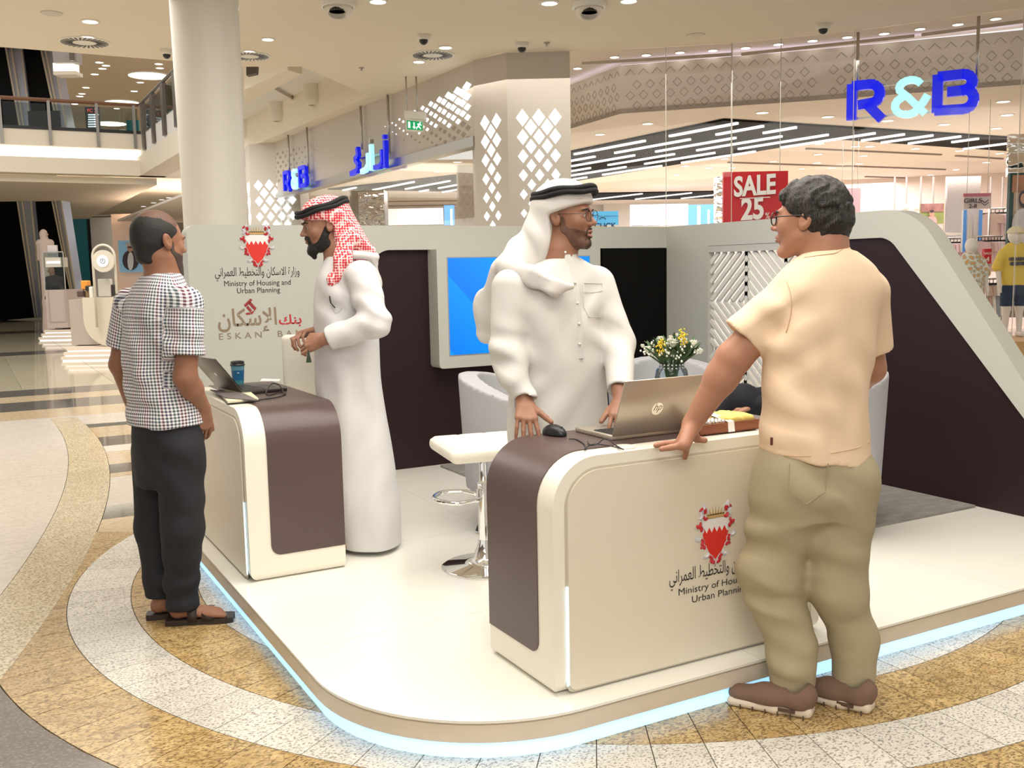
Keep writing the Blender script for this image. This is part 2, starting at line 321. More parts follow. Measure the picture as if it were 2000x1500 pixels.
# ================================================================== COUNTERS
def counter(label, o, ux, uy, L=1.165, D=.445, H=.775):
    "o: floor point of the rounded front corner; ux along the long face, uy into the depth"
    t = thing('reception_counter', label, 'counter', tuple(o)); o = np.array(o, float); ux = np.array(ux, float); uy = np.array(uy, float)
    W = lambda x, y, z: o+ux*x+uy*y+UP*z
    pa = rrect(0, 0, L, H, (.035, .035, .06, .165), 12); pb = rrect(0, 0, D, H+.01, (.05, 0, 0, 0), 8)
    a = MB().prism([W(x, -.02, z) for x, z in pa], uy*(D+.04)).mesh(); b = MB().prism([W(-.05, y, z) for y, z in pb], ux*(L+.1)).mesh()
    link('shell', boolean(a, b), CREAM, t, .5)
    # brown strip following the profile from the end foot over the top
    path = []; r = .165
    for z in np.linspace(.112, H-r, 8): path.append((0., z, -1., 0.))
    for k in range(1, 13): an = PI-PI/2*k/12; path.append((r+r*math.cos(an), H-r+r*math.sin(an), math.cos(an), math.sin(an)))
    for x in np.linspace(r, L-.012, 12)[1:]: path.append((x, H, 0., 1.))
    s = [0]
    for i in range(1, len(path)): s.append(s[-1]+math.hypot(path[i][0]-path[i-1][0], path[i][1]-path[i-1][1]))
    rc = .045; y0 = .098; V = []; F = []; extra = [rc*(1-math.cos(PI/2*k/6)) for k in range(1, 7)]
    pts = []
    for i, p in enumerate(path): pts.append((s[i], p))
    dense = [(q, (0., .112+q, -1., 0.)) for q in extra]
    pts = sorted(pts[:1]+dense+[x for x in pts[1:] if x[0] > rc], key=lambda v: v[0])
    rows = []
    for q, (x, z, nx, nz) in pts:
        ins = rc-math.sqrt(max(0, rc*rc-(rc-q)**2)) if q < rc else 0
        rows.append([W(x+nx*.0022, y, z+nz*.0022) for y in (y0+ins, D-.0005)])
    for row in rows: V += row
    for i in range(len(rows)-1): F.append((2*i, 2*i+1, 2*i+3, 2*i+2))
    me = pyd(V, F); 
    sm = bpy.data.objects.new('s', me); COL.objects.link(sm); md = sm.modifiers.new('s', 'SOLIDIFY'); md.thickness = .003; md.offset = 0
    me2 = bpy.data.meshes.new_from_object(sm.evaluated_get(bpy.context.evaluated_depsgraph_get())); bpy.data.objects.remove(sm)
    link('brown_inlay', me2, BROWN, t, .5)
    # proud front panel with a lit groove
    e = .052
    MB().prism([W(x, -.007, z) for x, z in rrect(e, .012, L-e, H-.045, (.03, .03, .05, .12), 10)], uy*.008).obj('front_panel', CREAMF, t, .5)
    ro = rrect(e-.009, .004, L-e+.009, H-.036, (.032, .032, .055, .128), 10)
    MB().prism([W(x, -.0012, z) for x, z in ro], uy*.0008).obj('panel_groove', mat('groove', (.55, .5, .4), .5), t, .5)
    MB().prism([W(x, -.0035, z) for x, z in ((e-.0085, .03), (e-.001, .03), (e-.001, .36), (e-.0085, .36))], uy*.0022).obj('light_strip', LEDB, t)
    return t, W
cR, WRc = counter('brown and white counter on the right with a state crest and ministry lettering', (1.57, 2.61, HP), (1, 0, 0), (0, 1, 0))
cL, WLc = counter('brown and white counter on the left beside the man in the checked shirt', (1.03, 4.335, HP), (0, 1, 0), (1, 0, 0))
MB().lathe(WRc(.325, .065, .776), [(.038, 0), (.038, .003), (.034, .004), (.001, .004)], 28).obj('cable_grommet', CREAM, cR, .6)

# ================================================================== BOOTH WALLS
bw = thing('booth_frame', 'pale grey and dark brown back wall of the booth with a sloping right side', 'exhibition booth', (X0, YB, HP))
TH = .16
# back: solid sign panel at the left, beam along the top with a rounded inner corner
xl, xi, ztop, zb = 1.213, 2.40, 1.815, 1.652
rr = .14
inner = [(xi, HP)]+[(xi+rr-rr*math.cos(a), zb-rr+rr*math.sin(a)) for a in np.linspace(0, PI/2, 9)]+[(XR, zb)]
outl = [(xl, HP), ]+inner+[(XR, ztop)]+[(xl+.06+.06*math.cos(a), ztop-.06+.06*math.sin(a)) for a in np.linspace(PI/2, PI, 7)]
MB().prism([(x, YB, z) for x, z in outl], (0, TH, 0)).obj('sign_frame', FRAME, bw, .5)
MB().box((xi-.02, YB+.05, HP), (XR+.02, YB+.09, zb+.02)).obj('back_panel', BROWNW, bw)
MB().box((4.262, YB+.0, HP), (XR, YB+.049, zb-.002)).obj('dark_panel', DARK, bw)
# right: beam with a rounded shoulder and a slope running down towards the viewer
def arc_join(p, c, q, r, n=8):
    "fillet at corner c between p and q in 2D"
    p, c, q = map(np.array, (p, c, q)); a = (p-c)/np.linalg.norm(p-c); b = (q-c)/np.linalg.norm(q-c); th = math.acos(a@b); d = r/math.tan(th/2)
    s_, e_ = c+a*d, c+b*d; m = (a+b)/np.linalg.norm(a+b); o = c+m*r/math.sin(th/2); a0 = math.atan2(*(s_-o)[::-1]); a1 = math.atan2(*(e_-o)[::-1])
    if a1-a0 > PI: a1 -= 2*PI
    if a0-a1 > PI: a1 += 2*PI
    return [tuple(o+r*np.array((math.cos(a0+(a1-a0)*k/n), math.sin(a0+(a1-a0)*k/n)))) for k in range(n+1)]
def slope_y(line, z): (y0, z0), (y1, z1) = line; return y0+(y1-y0)*(z-z0)/(z1-z0)
a2, a3 = onx(1870, 540, XR)[1:], onx(2000, 746, XR)[1:]      # front edge of the white band
b2, b3 = onx(1850, 617, XR)[1:], onx(2000, 818, XR)[1:]      # edge of the brown
so = (tuple(a2), tuple(a3)); si = (tuple(b2), tuple(b3))
c_o = (slope_y(so, ztop), ztop); c_i = (slope_y(si, zb), zb); f_o = (slope_y(so, HP), HP); f_i = (slope_y(si, HP+.0), HP)
yj = 5.86
outer = [(YB+TH, ztop)]+arc_join((YB, ztop), c_o, f_o, .42)+[f_o]
innr = [f_i]+arc_join(f_i, c_i, (YB, zb), .17)+[(YB+TH, zb)]
MB().prism([(XR, y, z) for y, z in outer+innr], (.13, 0, 0)).obj('side_frame', FRAME, bw, .5)
ys1 = 4.60
panel = [(ys1, HP), f_i]+arc_join(f_i, c_i, (YB, zb), .17)+[(ys1, zb)]
MB().prism([(XR+.02, y, z) for y, z in panel], (.05, 0, 0)).obj('side_panel', BROWNW, bw, .5)
# lattice screen between the corner and the brown side panel
MB().box((XR, 5.80, HP), (XR+.06, YB+.01, zb)).obj('corner_post', FRAME, bw)
LT = mat('white_lattice', (.72, .71, .66), .4)
MB().box((XR+.005, ys1, zb-.05), (XR+.055, 5.80, zb)).obj('lattice_rail', FRAME, bw)
MB().box((XR+.005, ys1, HP), (XR+.055, 5.80, HP+.05)).obj('lattice_rail', FRAME, bw)
MB().box((XR+.003, ys1, HP), (XR+.057, ys1+.03, zb)).obj('lattice_post', FRAME, bw)
def lattice_bars():
    y0, y1, z0, z1 = ys1+.03, 5.80, HP+.05, zb-.05; X = XR+.03; segs = []; n, mz = 3, 4
    for i in range(n):
        for j in range(mz):
            ya = y0+i*(y1-y0)/n; za = z0+j*(z1-z0)/mz; w_ = (y1-y0)/n; h_ = (z1-z0)/mz; s = 1 if (i+j) % 2 == 0 else -1
            for k in range(-5, 6):
                u = k/5+.02; a_, b_ = max(0, -u), min(1, 1-u)
                if b_-a_ > .15:
                    P = (u+a_, a_); Q = (u+b_, b_)
                    if s < 0: P = (1-P[0], P[1]); Q = (1-Q[0], Q[1])
                    segs.append(((X, ya+P[0]*w_, za+P[1]*h_), (X, ya+Q[0]*w_, za+Q[1]*h_)))
        if i: segs.append(((X, y0+i*(y1-y0)/n, z0), (X, y0+i*(y1-y0)/n, z1)))
    return segs
for k, (a, b) in enumerate(lattice_bars()):
    MB().bar(a, b, .03, .018, up=(1, 0, 0)).obj('lattice_slat', LT, bw)
# screen housing on the back wall
tv = thing('wall_screen', 'blue lit screen in a thick pale grey housing on the brown back wall', 'screen', (3.5, YB, .9))
SX0, SX1, SZ0, SZ1 = 2.845, 4.24, .85, 1.652
yf = YB-.1
k = yf/YB
def sc(x, z): return (x*k, (z-HC)*k+HC)
x0_, z0_ = sc(2.955, .80); x1_, z1_ = 4.18, 1.652
house = MB().prism([(x, yf, z) for x, z in rrect(x0_-.07, z0_+.02, x1_, zb, (.03, .03, 0, 0), 4)], (0, .148, 0)).obj('housing', FRAME, tv, .5)
SCR = bpy.data.materials.new('blue_screen'); SCR.use_nodes = True
nt = SCR.node_tree; b = nt.nodes['Principled BSDF']; b.inputs['Base Color'].default_value = (0, .01, .03, 1); b.inputs['Roughness'].default_value = .3
tc = nt.nodes.new('ShaderNodeTexCoord'); wv = nt.nodes.new('ShaderNodeTexWave'); mp = nt.nodes.new('ShaderNodeMapping'); mp.inputs['Rotation'].default_value = (0, .75, 0)
wv.inputs['Scale'].default_value = .9; wv.inputs['Distortion'].default_value = 0; wv.wave_profile = 'SAW'
rp = nt.nodes.new('ShaderNodeValToRGB'); rp.color_ramp.elements[0].color = (0, .20, .95, 1); rp.color_ramp.elements[1].color = (0, .30, 1, 1)
nt.links.new(tc.outputs['Object'], mp.inputs[0]); nt.links.new(mp.outputs[0], wv.inputs[0]); nt.links.new(wv.outputs[0], rp.inputs[0]); nt.links.new(rp.outputs[0], b.inputs['Emission Color']); b.inputs['Emission Strength'].default_value = 1.
q0 = ony(874, 504, yf); q1 = ony(877, 694, yf)
MB().box((q0[0], yf-.004, q1[2]), (x1_-.1, yf+.004, q0[2])).obj('display', SCR, tv)
MB().box((q0[0]-.006, yf-.0025, q1[2]-.006), (x1_-.094, yf+.003, q0[2]+.006)).obj('bezel', mat('grey_bezel', (.3, .3, .3), .4), tv)
# rug
RUG = mat('grey_rug', (.30, .28, .26), .95, noise=(7, .45, 6, (1, 2.5, 1)), bump=(150, .6, .01))
r_ = MB().prism([(x, y, HP+.0005) for x, y in rrect(2.85, 3.50, 4.87, 6.27, (.01,)*4, 2)], (0, 0, .013)).obj('area_rug', RUG)
tag(r_, 'mottled grey rug on the white platform behind the counters', 'rug')
# ================================================================== SOFT SHAPES (signed distances, meshed with surface nets)
def surfnet(f, lo, hi, h):
    lo = np.array(lo, float); hi = np.array(hi, float); n = np.ceil((hi-lo)/h).astype(int)+1
    ax = [lo[i]+h*np.arange(n[i]) for i in range(3)]
    G = np.stack(np.meshgrid(*ax, indexing='ij'), -1).reshape(-1, 3)
    # coarse pass so that only cells near the surface are evaluated finely
    V = np.empty(len(G)); st = 4
    c = [a[::st] for a in ax]; Gc = np.stack(np.meshgrid(*c, indexing='ij'), -1).reshape(-1, 3); Vc = f(Gc).reshape([len(a) for a in c])
    idx = [np.minimum(np.round(np.arange(n[i])/st).astype(int), len(c[i])-1) for i in range(3)]
    near = np.abs(Vc) < h*st*1.9
    nb = near.copy()
    for a in range(3):
        for s in (1, -1):
            r = np.roll(near, s, a); nb |= r
    M = nb[np.ix_(*idx)].ravel(); V = Vc[np.ix_(*idx)].ravel().copy(); V[M] = f(G[M]); V = V.reshape(n)
    for a in range(3):
        e0 = [slice(None)]*3; e0[a] = 0; V[tuple(e0)] = np.maximum(V[tuple(e0)], h*.5); e0[a] = -1; V[tuple(e0)] = np.maximum(V[tuple(e0)], h*.5)
    P = V < 0; cs = [slice(0, -1), slice(1, None)]
    cor = [(i, j, k) for i in (0, 1) for j in (0, 1) for k in (0, 1)]
    cnt = sum(P[cs[i], cs[j], cs[k]].astype(int) for i, j, k in cor); act = (cnt > 0) & (cnt < 8)
    cells = np.argwhere(act); vid = -np.ones(act.shape, int); vid[act] = np.arange(len(cells))
    acc = np.zeros((len(cells), 3)); w_ = np.zeros(len(cells)); val = {c: V[cells[:, 0]+c[0], cells[:, 1]+c[1], cells[:, 2]+c[2]] for c in cor}
    for c in cor:
        for a in range(3):
            if c[a] == 0:
                d = list(c); d[a] = 1; d = tuple(d); va, vb = val[c], val[d]; m = (va < 0) != (vb < 0); t = np.where(m, va/(va-vb+1e-20), 0)
                p = np.zeros((len(cells), 3)); p[:] = c; p[:, a] += t; acc += p*m[:, None]; w_ += m
    pos = lo+h*(cells+acc/w_[:, None])
    Fs = []
    for a in range(3):
        b, c = (a+1) % 3, (a+2) % 3
        s0 = [slice(None)]*3; s1 = [slice(None)]*3; s0[a] = slice(0, -1); s1[a] = slice(1, None)
        e = P[tuple(s0)] != P[tuple(s1)]; ix = np.argwhere(e); ok = (ix[:, b] > 0) & (ix[:, c] > 0) & (ix[:, b] < n[b]-1) & (ix[:, c] < n[c]-1); ix = ix[ok]
        q = []
        for db, dc in ((1, 1), (0, 1), (0, 0), (1, 0)):
            j = ix.copy(); j[:, b] -= db; j[:, c] -= dc; q.append(vid[j[:, 0], j[:, 1], j[:, 2]])
        q = np.stack(q, 1); fl = P[ix[:, 0], ix[:, 1], ix[:, 2]]
        q[~fl] = q[~fl][:, ::-1]; Fs.append(q[(q >= 0).all(1)])
    return pos, np.concatenate(Fs)
def npmesh(V, F):
    me = bpy.data.meshes.new('m'); nf = len(F); me.vertices.add(len(V)); me.vertices.foreach_set('co', V.astype(np.float32).ravel()); me.loops.add(nf*4); me.loops.foreach_set('vertex_index', F.astype(np.int32).ravel())
    me.polygons.add(nf); me.polygons.foreach_set('loop_start', np.arange(0, nf*4, 4, dtype=np.int32)); me.polygons.foreach_set('loop_total', np.full(nf, 4, dtype=np.int32)); me.update(calc_edges=True); me.validate(); me.shade_smooth(); return me
def vec(*a): return np.array(a, float)
def cap(a, b, ra, rb):
    a, b = np.array(a, float), np.array(b, float); d = b-a; L = d@d+1e-12
    def f(p): t = np.clip(((p-a)@d)/L, 0, 1); return np.linalg.norm(p-a-t[:, None]*d, axis=1)-(ra+(rb-ra)*t)
    return f
def fcap(a, b, ra, rb, ax, sq):
    "capsule flattened by factor sq along axis ax"
    a, b, ax = map(lambda v: np.array(v, float), (a, b, ax)); ax = ax/np.linalg.norm(ax); d = b-a; L = d@d+1e-12
    def f(p):
        t = np.clip(((p-a)@d)/L, 0, 1); q = p-a-t[:, None]*d; k = q@ax; q = q+np.outer(k*(1/sq-1), ax); return (np.linalg.norm(q, axis=1)-(ra+(rb-ra)*t))*min(1, sq+.15)
    return f
def ell(c, r, B=None):
    c, r = np.array(c, float), np.array(r, float)
    def f(p):
        q = p-c
        if B is not None: q = q@np.array(B).T
        k0 = np.linalg.norm(q/r, axis=1); k1 = np.linalg.norm(q/(r*r), axis=1)+1e-9; return k0*(k0-1)/k1
    return f
def rbox(c, hf, B=None, rd=.005):
    c, hf = np.array(c, float), np.array(hf, float)
    def f(p):
        q = p-c
        if B is not None: q = q@np.array(B).T
        q = np.abs(q)-hf+rd; return np.linalg.norm(np.maximum(q, 0), axis=1)+np.minimum(q.max(1), 0)-rd
    return f
def plane(c, n): c, n = np.array(c, float), np.array(n, float)/np.linalg.norm(n); return lambda p: (p-c)@n
def smin(a, b, k): h = np.clip(.5+.5*(b-a)/k, 0, 1); return b+(a-b)*h-k*h*(1-h)
def U(*fs, k=.02):
    def f(p):
        d = fs[0](p)
        for g in fs[1:]: d = smin(d, g(p), k)
        return d
    return f
def SUB(a, b, k=.004): return lambda p: -smin(-a(p), b(p), k)
def AND(a, b, k=.004): return lambda p: -smin(-a(p), -b(p), k)
def chain(pts, k=.01): return U(*[cap(pts[i][0], pts[i+1][0], pts[i][1], pts[i+1][1]) for i in range(len(pts)-1)], k=k)
def loft(rows, B, o, p_=2.3):
    "stack of superellipses: rows (z, cx, cy, rx, ry), in the frame B (rows = unit axes) at o"
    R = np.array(rows, float); R = R[np.argsort(R[:, 0])]; R = np.array(bez(list(R), 6)); R = R[np.argsort(R[:, 0])]
    def f(p):
        q = (p-o)@np.array(B).T; z = np.clip(q[:, 2], R[0, 0], R[-1, 0]); v = [np.interp(z, R[:, 0], R[:, i]) for i in range(1, 5)]
        x, y = (q[:, 0]-v[0])/v[2], (q[:, 1]-v[1])/v[3]; s = (np.abs(x)**p_+np.abs(y)**p_)**(1/p_); m = np.minimum(v[2], v[3]); d = (s-1)*m*.9
        dz = np.abs(q[:, 2]-z); return np.where(dz > 0, np.sqrt(np.maximum(d, 0)**2+dz**2)+np.minimum(d, 0)*(dz <= 0), d)
    return f
def folds(f, terms):
    "terms: (direction k [rad/m], amp, phase, centre, radius) travelling creases, warped a little"
    def g(p):
        d = f(p); near = np.abs(d) < .08
        if near.any():
            q = p[near]; e = np.zeros(len(q)); wv = .6*np.sin(q@vec(9, 13, 7)+1)+.5*np.sin(q@vec(-17, 5, 21))
            for k, am, ph, c, r in terms:
                v = np.sin(q@np.array(k, float)+ph+wv); v = np.sign(v)*np.abs(v)**.8
                if c is not None: v = v*np.exp(-((q-np.array(c))**2).sum(1)/(r*r))
                e += 1.45*am*v
            d = d.copy(); d[near] += e
        return d
    return g
def soft(name, f, lo, hi, h, m, parent, uv=None, kind=None):
    V, F = surfnet(f, lo, hi, h); me = npmesh(V, F)
    if uv is not None:
        u = uv(V); l = np.empty(len(me.loops), dtype=np.int32); me.loops.foreach_get('vertex_index', l); lay = me.uv_layers.new(name='UVMap'); lay.data.foreach_set('uv', u[l].astype(np.float32).ravel())
    return link(name, me, m, parent, kind=kind)
def around(pts, pad=.05):
    P = np.array(pts); return P.min(0)-pad, P.max(0)+pad
def frame(fwd, up=UP):
    "rows: right-hand side, forward, up"
    f = np.array(fwd, float); f /= np.linalg.norm(f); u = np.array(up, float); u = u-(u@f)*f; u /= np.linalg.norm(u); return np.array([np.cross(f, u), f, u])
def facing(deg): a = math.radians(deg); return VD*math.cos(a)+VR*math.sin(a)   # 0 = away from the viewer, 90 = to the viewer's right
# ------------------------------------------------------------------ head
def skinmat(name, c, red=1.): return mat(name, c, .45, sss=.04, noise=(38, .09, 3, (1, 1, 1)), bump=(420, .12, .0015), spec=.35)
EYEW = mat('eye_white', (.36, .32, .29), .25); IRIS = mat('dark_iris', (.02, .012, .008), .15)
def head(c, B, s=1., nose=1., jaw=1., neck_to=None, mouth=0., belly=0.):
    "signed distance of a head; c centre, B frame rows (right, forward, up)"
    B = np.array(B); W = lambda x, y, z: c+s*(B[0]*x+B[1]*y+B[2]*z)
    E = lambda x, y, z, rx, ry, rz: ell(W(x, y, z), vec(rx, ry, rz)*s, B)
    C = lambda a, b, ra, rb: cap(W(*a), W(*b), ra*s, rb*s)
    f = U(E(0, -.018, .035, .075, .096, .086), E(0, .022, -.02, .063*jaw, .070, .088), k=.03)
    f = U(f, C((.046*jaw, .005, -.052), (.018, .062, -.098), .020, .017), C((-.046*jaw, .005, -.052), (-.018, .062, -.098), .020, .017), k=.02)
    f = U(f, E(0, .074, -.098, .021, .018, .018), E(.036, .060, -.022, .024, .022, .022), E(-.036, .060, -.022, .024, .022, .022), k=.02)
    f = U(f, C((-.038, .078, .022), (-.012, .087, .017), .009, .008), C((.038, .078, .022), (.012, .087, .017), .009, .008), k=.012)
    for e in (-1, 1): f = SUB(f, E(e*.031, .098, .001, .017, .017, .011), .012)
    for e in (-1, 1):   # eyelids
        lid = SUB(ell(W(e*.031, .074, .001), vec(.0165, .0152, .0145)*s, B), ell(W(e*.031, .090, -.0005), vec(.0125, .012, .0048)*s, B), .0015); f = U(f, lid, k=.004)
    nz = U(C((0, .084, .012), (0, .106*nose, -.022), .0065, .0085), E(0, .108*nose, -.027, .0095, .010, .0088), E(.0105, .096, -.030, .0068, .009, .0068), E(-.0105, .096, -.030, .0068, .009, .0068), k=.007)
    f = U(f, nz, k=.009)
    for e in (-1, 1): f = SUB(f, E(e*.006, .102, -.0375, .0032, .005, .003), .002)
    f = U(f, E(0, .080, -.058, .022, .016, .017), k=.01)
    f = SUB(f, E(0, .105, -.0575, .020, .020, .0016+mouth*.005), .003)
    f = U(f, C((-.017, .088, -.0555), (0, .0955, -.0525), .0028, .0042), C((.017, .088, -.0555), (0, .0955, -.0525), .0028, .0042), C((-.015, .087, -.0635-mouth*.006), (0, .0945, -.065-mouth*.008), .003, .0050), C((.015, .087, -.0635-mouth*.006), (0, .0945, -.065-mouth*.008), .003, .0050), k=.004)
    for e in (-1, 1):
        tl = np.array([B[0], B[1]*.94+B[2]*.34, B[2]*.94-B[1]*.34])
        ear = SUB(ell(W(e*.079, -.012, -.004), vec(.0085, .019, .032)*s, tl), ell(W(e*.0875, -.009, .002), vec(.0055, .0115, .020)*s, tl), .004)
        ear = U(ear, ell(W(e*.0775, -.004, -.004), vec(.006, .006, .008)*s, tl), k=.004); f = U(f, ear, k=.006)
    if neck_to is not None:
        f = U(f, cap(W(0, -.028, -.05), np.array(neck_to)+UP*.03, .056*s, .060*s), cap(np.array(neck_to)+UP*.03, np.array(neck_to)-UP*.03, .062*s, .075*s), k=.03)
    return f, W
def eyes(W, B, s, parent, look=(0, 1, 0)):
    for e in (-1, 1):
        m = MB(); c = W(e*.031, .0765, .001); m.sphere(c, .0125*s, 14, 10); o = m.obj('eye', EYEW, parent, True)
        d = B.T@np.array(look, float); d /= np.linalg.norm(d); q = MB(); q.sphere(c+d*.0068*s, .0068*s, 12, 8); q.obj('iris', IRIS, o, True)
def brows(W, m, parent, s=1.):
    for e in (-1, 1):
        P = bez([W(e*.013, .0955, .018), W(e*.028, .0935, .0245), W(e*.047, .080, .0195)], 4)
        n = len(P); MB().tube(P, [.0036*s*(1-.55*abs(i/(n-1)-.35)) for i in range(n)], 6).obj('eyebrow', m, parent, True)
def noise3(p, sc, seed=0): r = np.random.RandomState(seed); K = r.randn(7, 3)*sc; ph = r.rand(7)*6.3; return sum(np.sin(p@k+h) for k, h in zip(K, ph))/7
def lips(W, m, parent, mouth=0., s=1.):
    MB().tube(bez([W(-.0185, .0885, -.0575), W(-.006, .0985, -.0548), W(0, .0985, -.0558), W(.006, .0985, -.0548), W(.0185, .0885, -.0575)], 4), .0026*s, 6).obj('lip', m, parent, True)
    MB().tube(bez([W(-.0165, .088, -.0625-mouth*.006), W(0, .0985, -.0655-mouth*.008), W(.0165, .088, -.0625-mouth*.006)], 5), .0034*s, 6).obj('lip', m, parent, True)
# ------------------------------------------------------------------ hand
def hand(wr, d, n, side, curl, s=1., thumb=(.6, .35), spread=.10, wr_r=.027, tdown=0.):
    """wr wrist, d direction to the fingers, n back-of-hand normal, side +1 when the thumb is on cross(d,n)'s side;
    curl: four (knuckle, middle, tip) bends in radians for index..little"""
    d = np.array(d, float); d /= np.linalg.norm(d); n = np.array(n, float); n = n-(n@d)*d; n /= np.linalg.norm(n); t = np.cross(d, n)*side; wr = np.array(wr, float)
    fs = []; pts = [wr]
    X = (.030, .010, -.010, -.029); L = ((.044, .027, .022), (.048, .031, .023), (.045, .029, .022), (.036, .022, .020)); K = (.088, .092, .087, .078); R = (.0092, .0095, .009, .0078)
    fs.append(fcap(wr, wr+d*.03*s, wr_r, .026*s, n, .72))
    for i in range(4):
        k = wr+(d*K[i]+t*X[i])*s; pts.append(k); fs.append(cap(wr+d*.012*s+t*X[i]*.55*s, k, .0155*s, .0118*s))
    pal = U(*fs, k=.012)
    fing = []
    for i in range(4):
        k = wr+(d*K[i]+t*X[i])*s; dr = d*math.cos(spread*(1.5-i))+t*math.sin(spread*(1.5-i)); nn = n; p = k; r = R[i]*s; seg = []; a = 0
        for j in range(3):
            a += curl[i][j]; v = dr*math.cos(a)-nn*math.sin(a); q = p+v*L[i][j]*s; seg.append(cap(p, q, r, r*(.9 if j < 2 else .82))); p = q; r *= .93; pts.append(p)
        fing.append(U(*seg, k=.002))
    tb = wr+(d*.022+t*.022-n*.008)*s; a0, a1 = thumb; tv = d*math.cos(a0)+t*math.sin(a0)-n*tdown; tv /= np.linalg.norm(tv)
    t1 = tb+tv*.042*s; tv2 = tv*math.cos(a1)+(d*.8-t*.3-n*.3)*math.sin(a1); tv2 /= np.linalg.norm(tv2); t2 = t1+tv2*.033*s; t3 = t2+tv2*.026*s; pts += [t1, t2, t3]
    th = U(cap(tb, t1, .0165*s, .0125*s), cap(t1, t2, .0115*s, .0105*s), cap(t2, t3, .0105*s, .0088*s), k=.003)
    f = U(pal, th, k=.010)
    g = fing[0]
    for x in fing[1:]: g = (lambda A_, B_: (lambda p: np.minimum(A_(p), B_(p))))(g, x)
    return U(f, g, k=.006), pts
FLAT = ((.12, .12, .08),)*4
def joinmesh(parts):
    V = []; F = []; k = 0
    for v, f in parts: V.append(v); F.append(f+k); k += len(v)
    return npmesh(np.concatenate(V), np.concatenate(F))
# ================================================================== PEOPLE
HAIRB = mat('black_hair', (.012, .009, .008), .55, bump=(260, .8, .004))
HAIRG = bpy.data.materials.new('greying_hair'); HAIRG.use_nodes = True
nt = HAIRG.node_tree; b = nt.nodes['Principled BSDF']; b.inputs['Roughness'].default_value = .5
tc = nt.nodes.new('ShaderNodeTexCoord'); mp = nt.nodes.new('ShaderNodeMapping'); mp.inputs['Scale'].default_value = (1, 1, .22); mp.inputs['Rotation'].default_value = (.6, .5, 0)
n1 = nt.nodes.new('ShaderNodeTexNoise'); n1.inputs['Scale'].default_value = 260; n1.inputs['Distortion'].default_value = 1.2; rp = nt.nodes.new('ShaderNodeValToRGB')
rp.color_ramp.elements[0].position = .45; rp.color_ramp.elements[0].color = (.008, .006, .005, 1); rp.color_ramp.elements[1].position = .82; rp.color_ramp.elements[1].color = (.085, .068, .055, 1)
bp = nt.nodes.new('ShaderNodeBump'); bp.inputs['Strength'].default_value = .9; bp.inputs['Distance'].default_value = .004
for a_, b_ in ((tc.outputs['Object'], mp.inputs[0]), (mp.outputs[0], n1.inputs[0]), (n1.outputs[0], rp.inputs[0]), (rp.outputs[0], b.inputs['Base Color']), (n1.outputs[0], bp.inputs['Height']), (bp.outputs[0], b.inputs['Normal'])): nt.links.new(a_, b_)
STUB = mat('short_stubble', (.045, .026, .018), .6, bump=(300, .6, .002))
THOBE = mat('white_cotton', (.62, .605, .575), .75, bump=(700, .12, .001))
THOBE2 = mat('white_cotton_cool', (.62, .61, .61), .7, bump=(700, .12, .001))
BLKCLOTH = mat('black_cord', (.008, .008, .008), .8, bump=(500, .5, .002))
SHOEB = mat('dark_leather', (.03, .02, .016), .5, bump=(200, .3, .001))
def rows_from(spec, D, B, O):
    "spec rows (py, px centre, half width, half depth[, depth offset])"
    out = []
    for r in spec:
        p = dep(r[1], r[0], D+(r[4] if len(r) > 4 else 0)); q = B@(p-O); out.append((q[2], q[0], q[1], r[2], r[3]))
    return out
def openend(f, c, d, r, *_):
    "trims a garment at c with normal d and dishes its mouth a little"
    c = np.array(c, float); d = np.array(d, float)/np.linalg.norm(d); x = np.cross(d, VD if abs(d@VD) < .8 else UP); x /= np.linalg.norm(x)
    f = AND(f, plane(c, d), .003); return SUB(f, ell(c, (r-.014, r-.014, .016), np.array([x, np.cross(d, x), d])), .003)
def foot_sdf(h, t, s=1.):
    "bare foot: heel point and toe tip on the ground"
    h, t = np.array(h, float), np.array(t, float); L = np.linalg.norm(t-h); d = (t-h)/L; x = np.cross(d, UP)
    g = [cap(h+d*.035+UP*.03, h+d*.06+UP*.055, .03, .034), cap(h+d*.055+UP*.04, h+d*L*.70+UP*.02, .034, .022), fcap(h+d*L*.45+UP*.022, h+d*L*.74+UP*.016, .036, .045, UP, .45)]
    f = U(*g, k=.02)
    for i in range(5): f = U(f, cap(h+d*L*.76+x*(.034-.017*i)*s+UP*.013, h+d*(L*(.955-.022*abs(i-.6)**1.5))+x*(.036-.0175*i)*s+UP*.010, .0095, .0105 if i == 0 else .0085), k=.006)
    return f
def skin_parts(parts, spine=None, legs=(), arms=()):
    "one figure: fine head, hands and feet over a coarser trunk and limbs that carry them"
    out = []
    if spine is not None:
        (nk, mid, pel) = spine; g = [cap(nk+UP*.02, mid, .055, .075), cap(mid, pel, .075, .075)]
        for a, b, c in arms: g += [cap(nk-UP*.06, a-UP*.01, .05, .04), cap(a-UP*.01, b, .038, .034), cap(b, c, .034, .024)]
        for a, b, c in legs: g += [cap(pel, a, .06, .055), cap(a, b, .055, .045), cap(b, c, .046, .034)]
        P_ = [nk, mid, pel]+[q for r in list(arms)+list(legs) for q in r]; lo, hi = around(P_, .12); out.append(surfnet(U(*g, k=.03), lo, hi, .014))
    for f, lo, hi, h in parts: out.append(surfnet(f, lo, hi, h))
    return joinmesh(out)
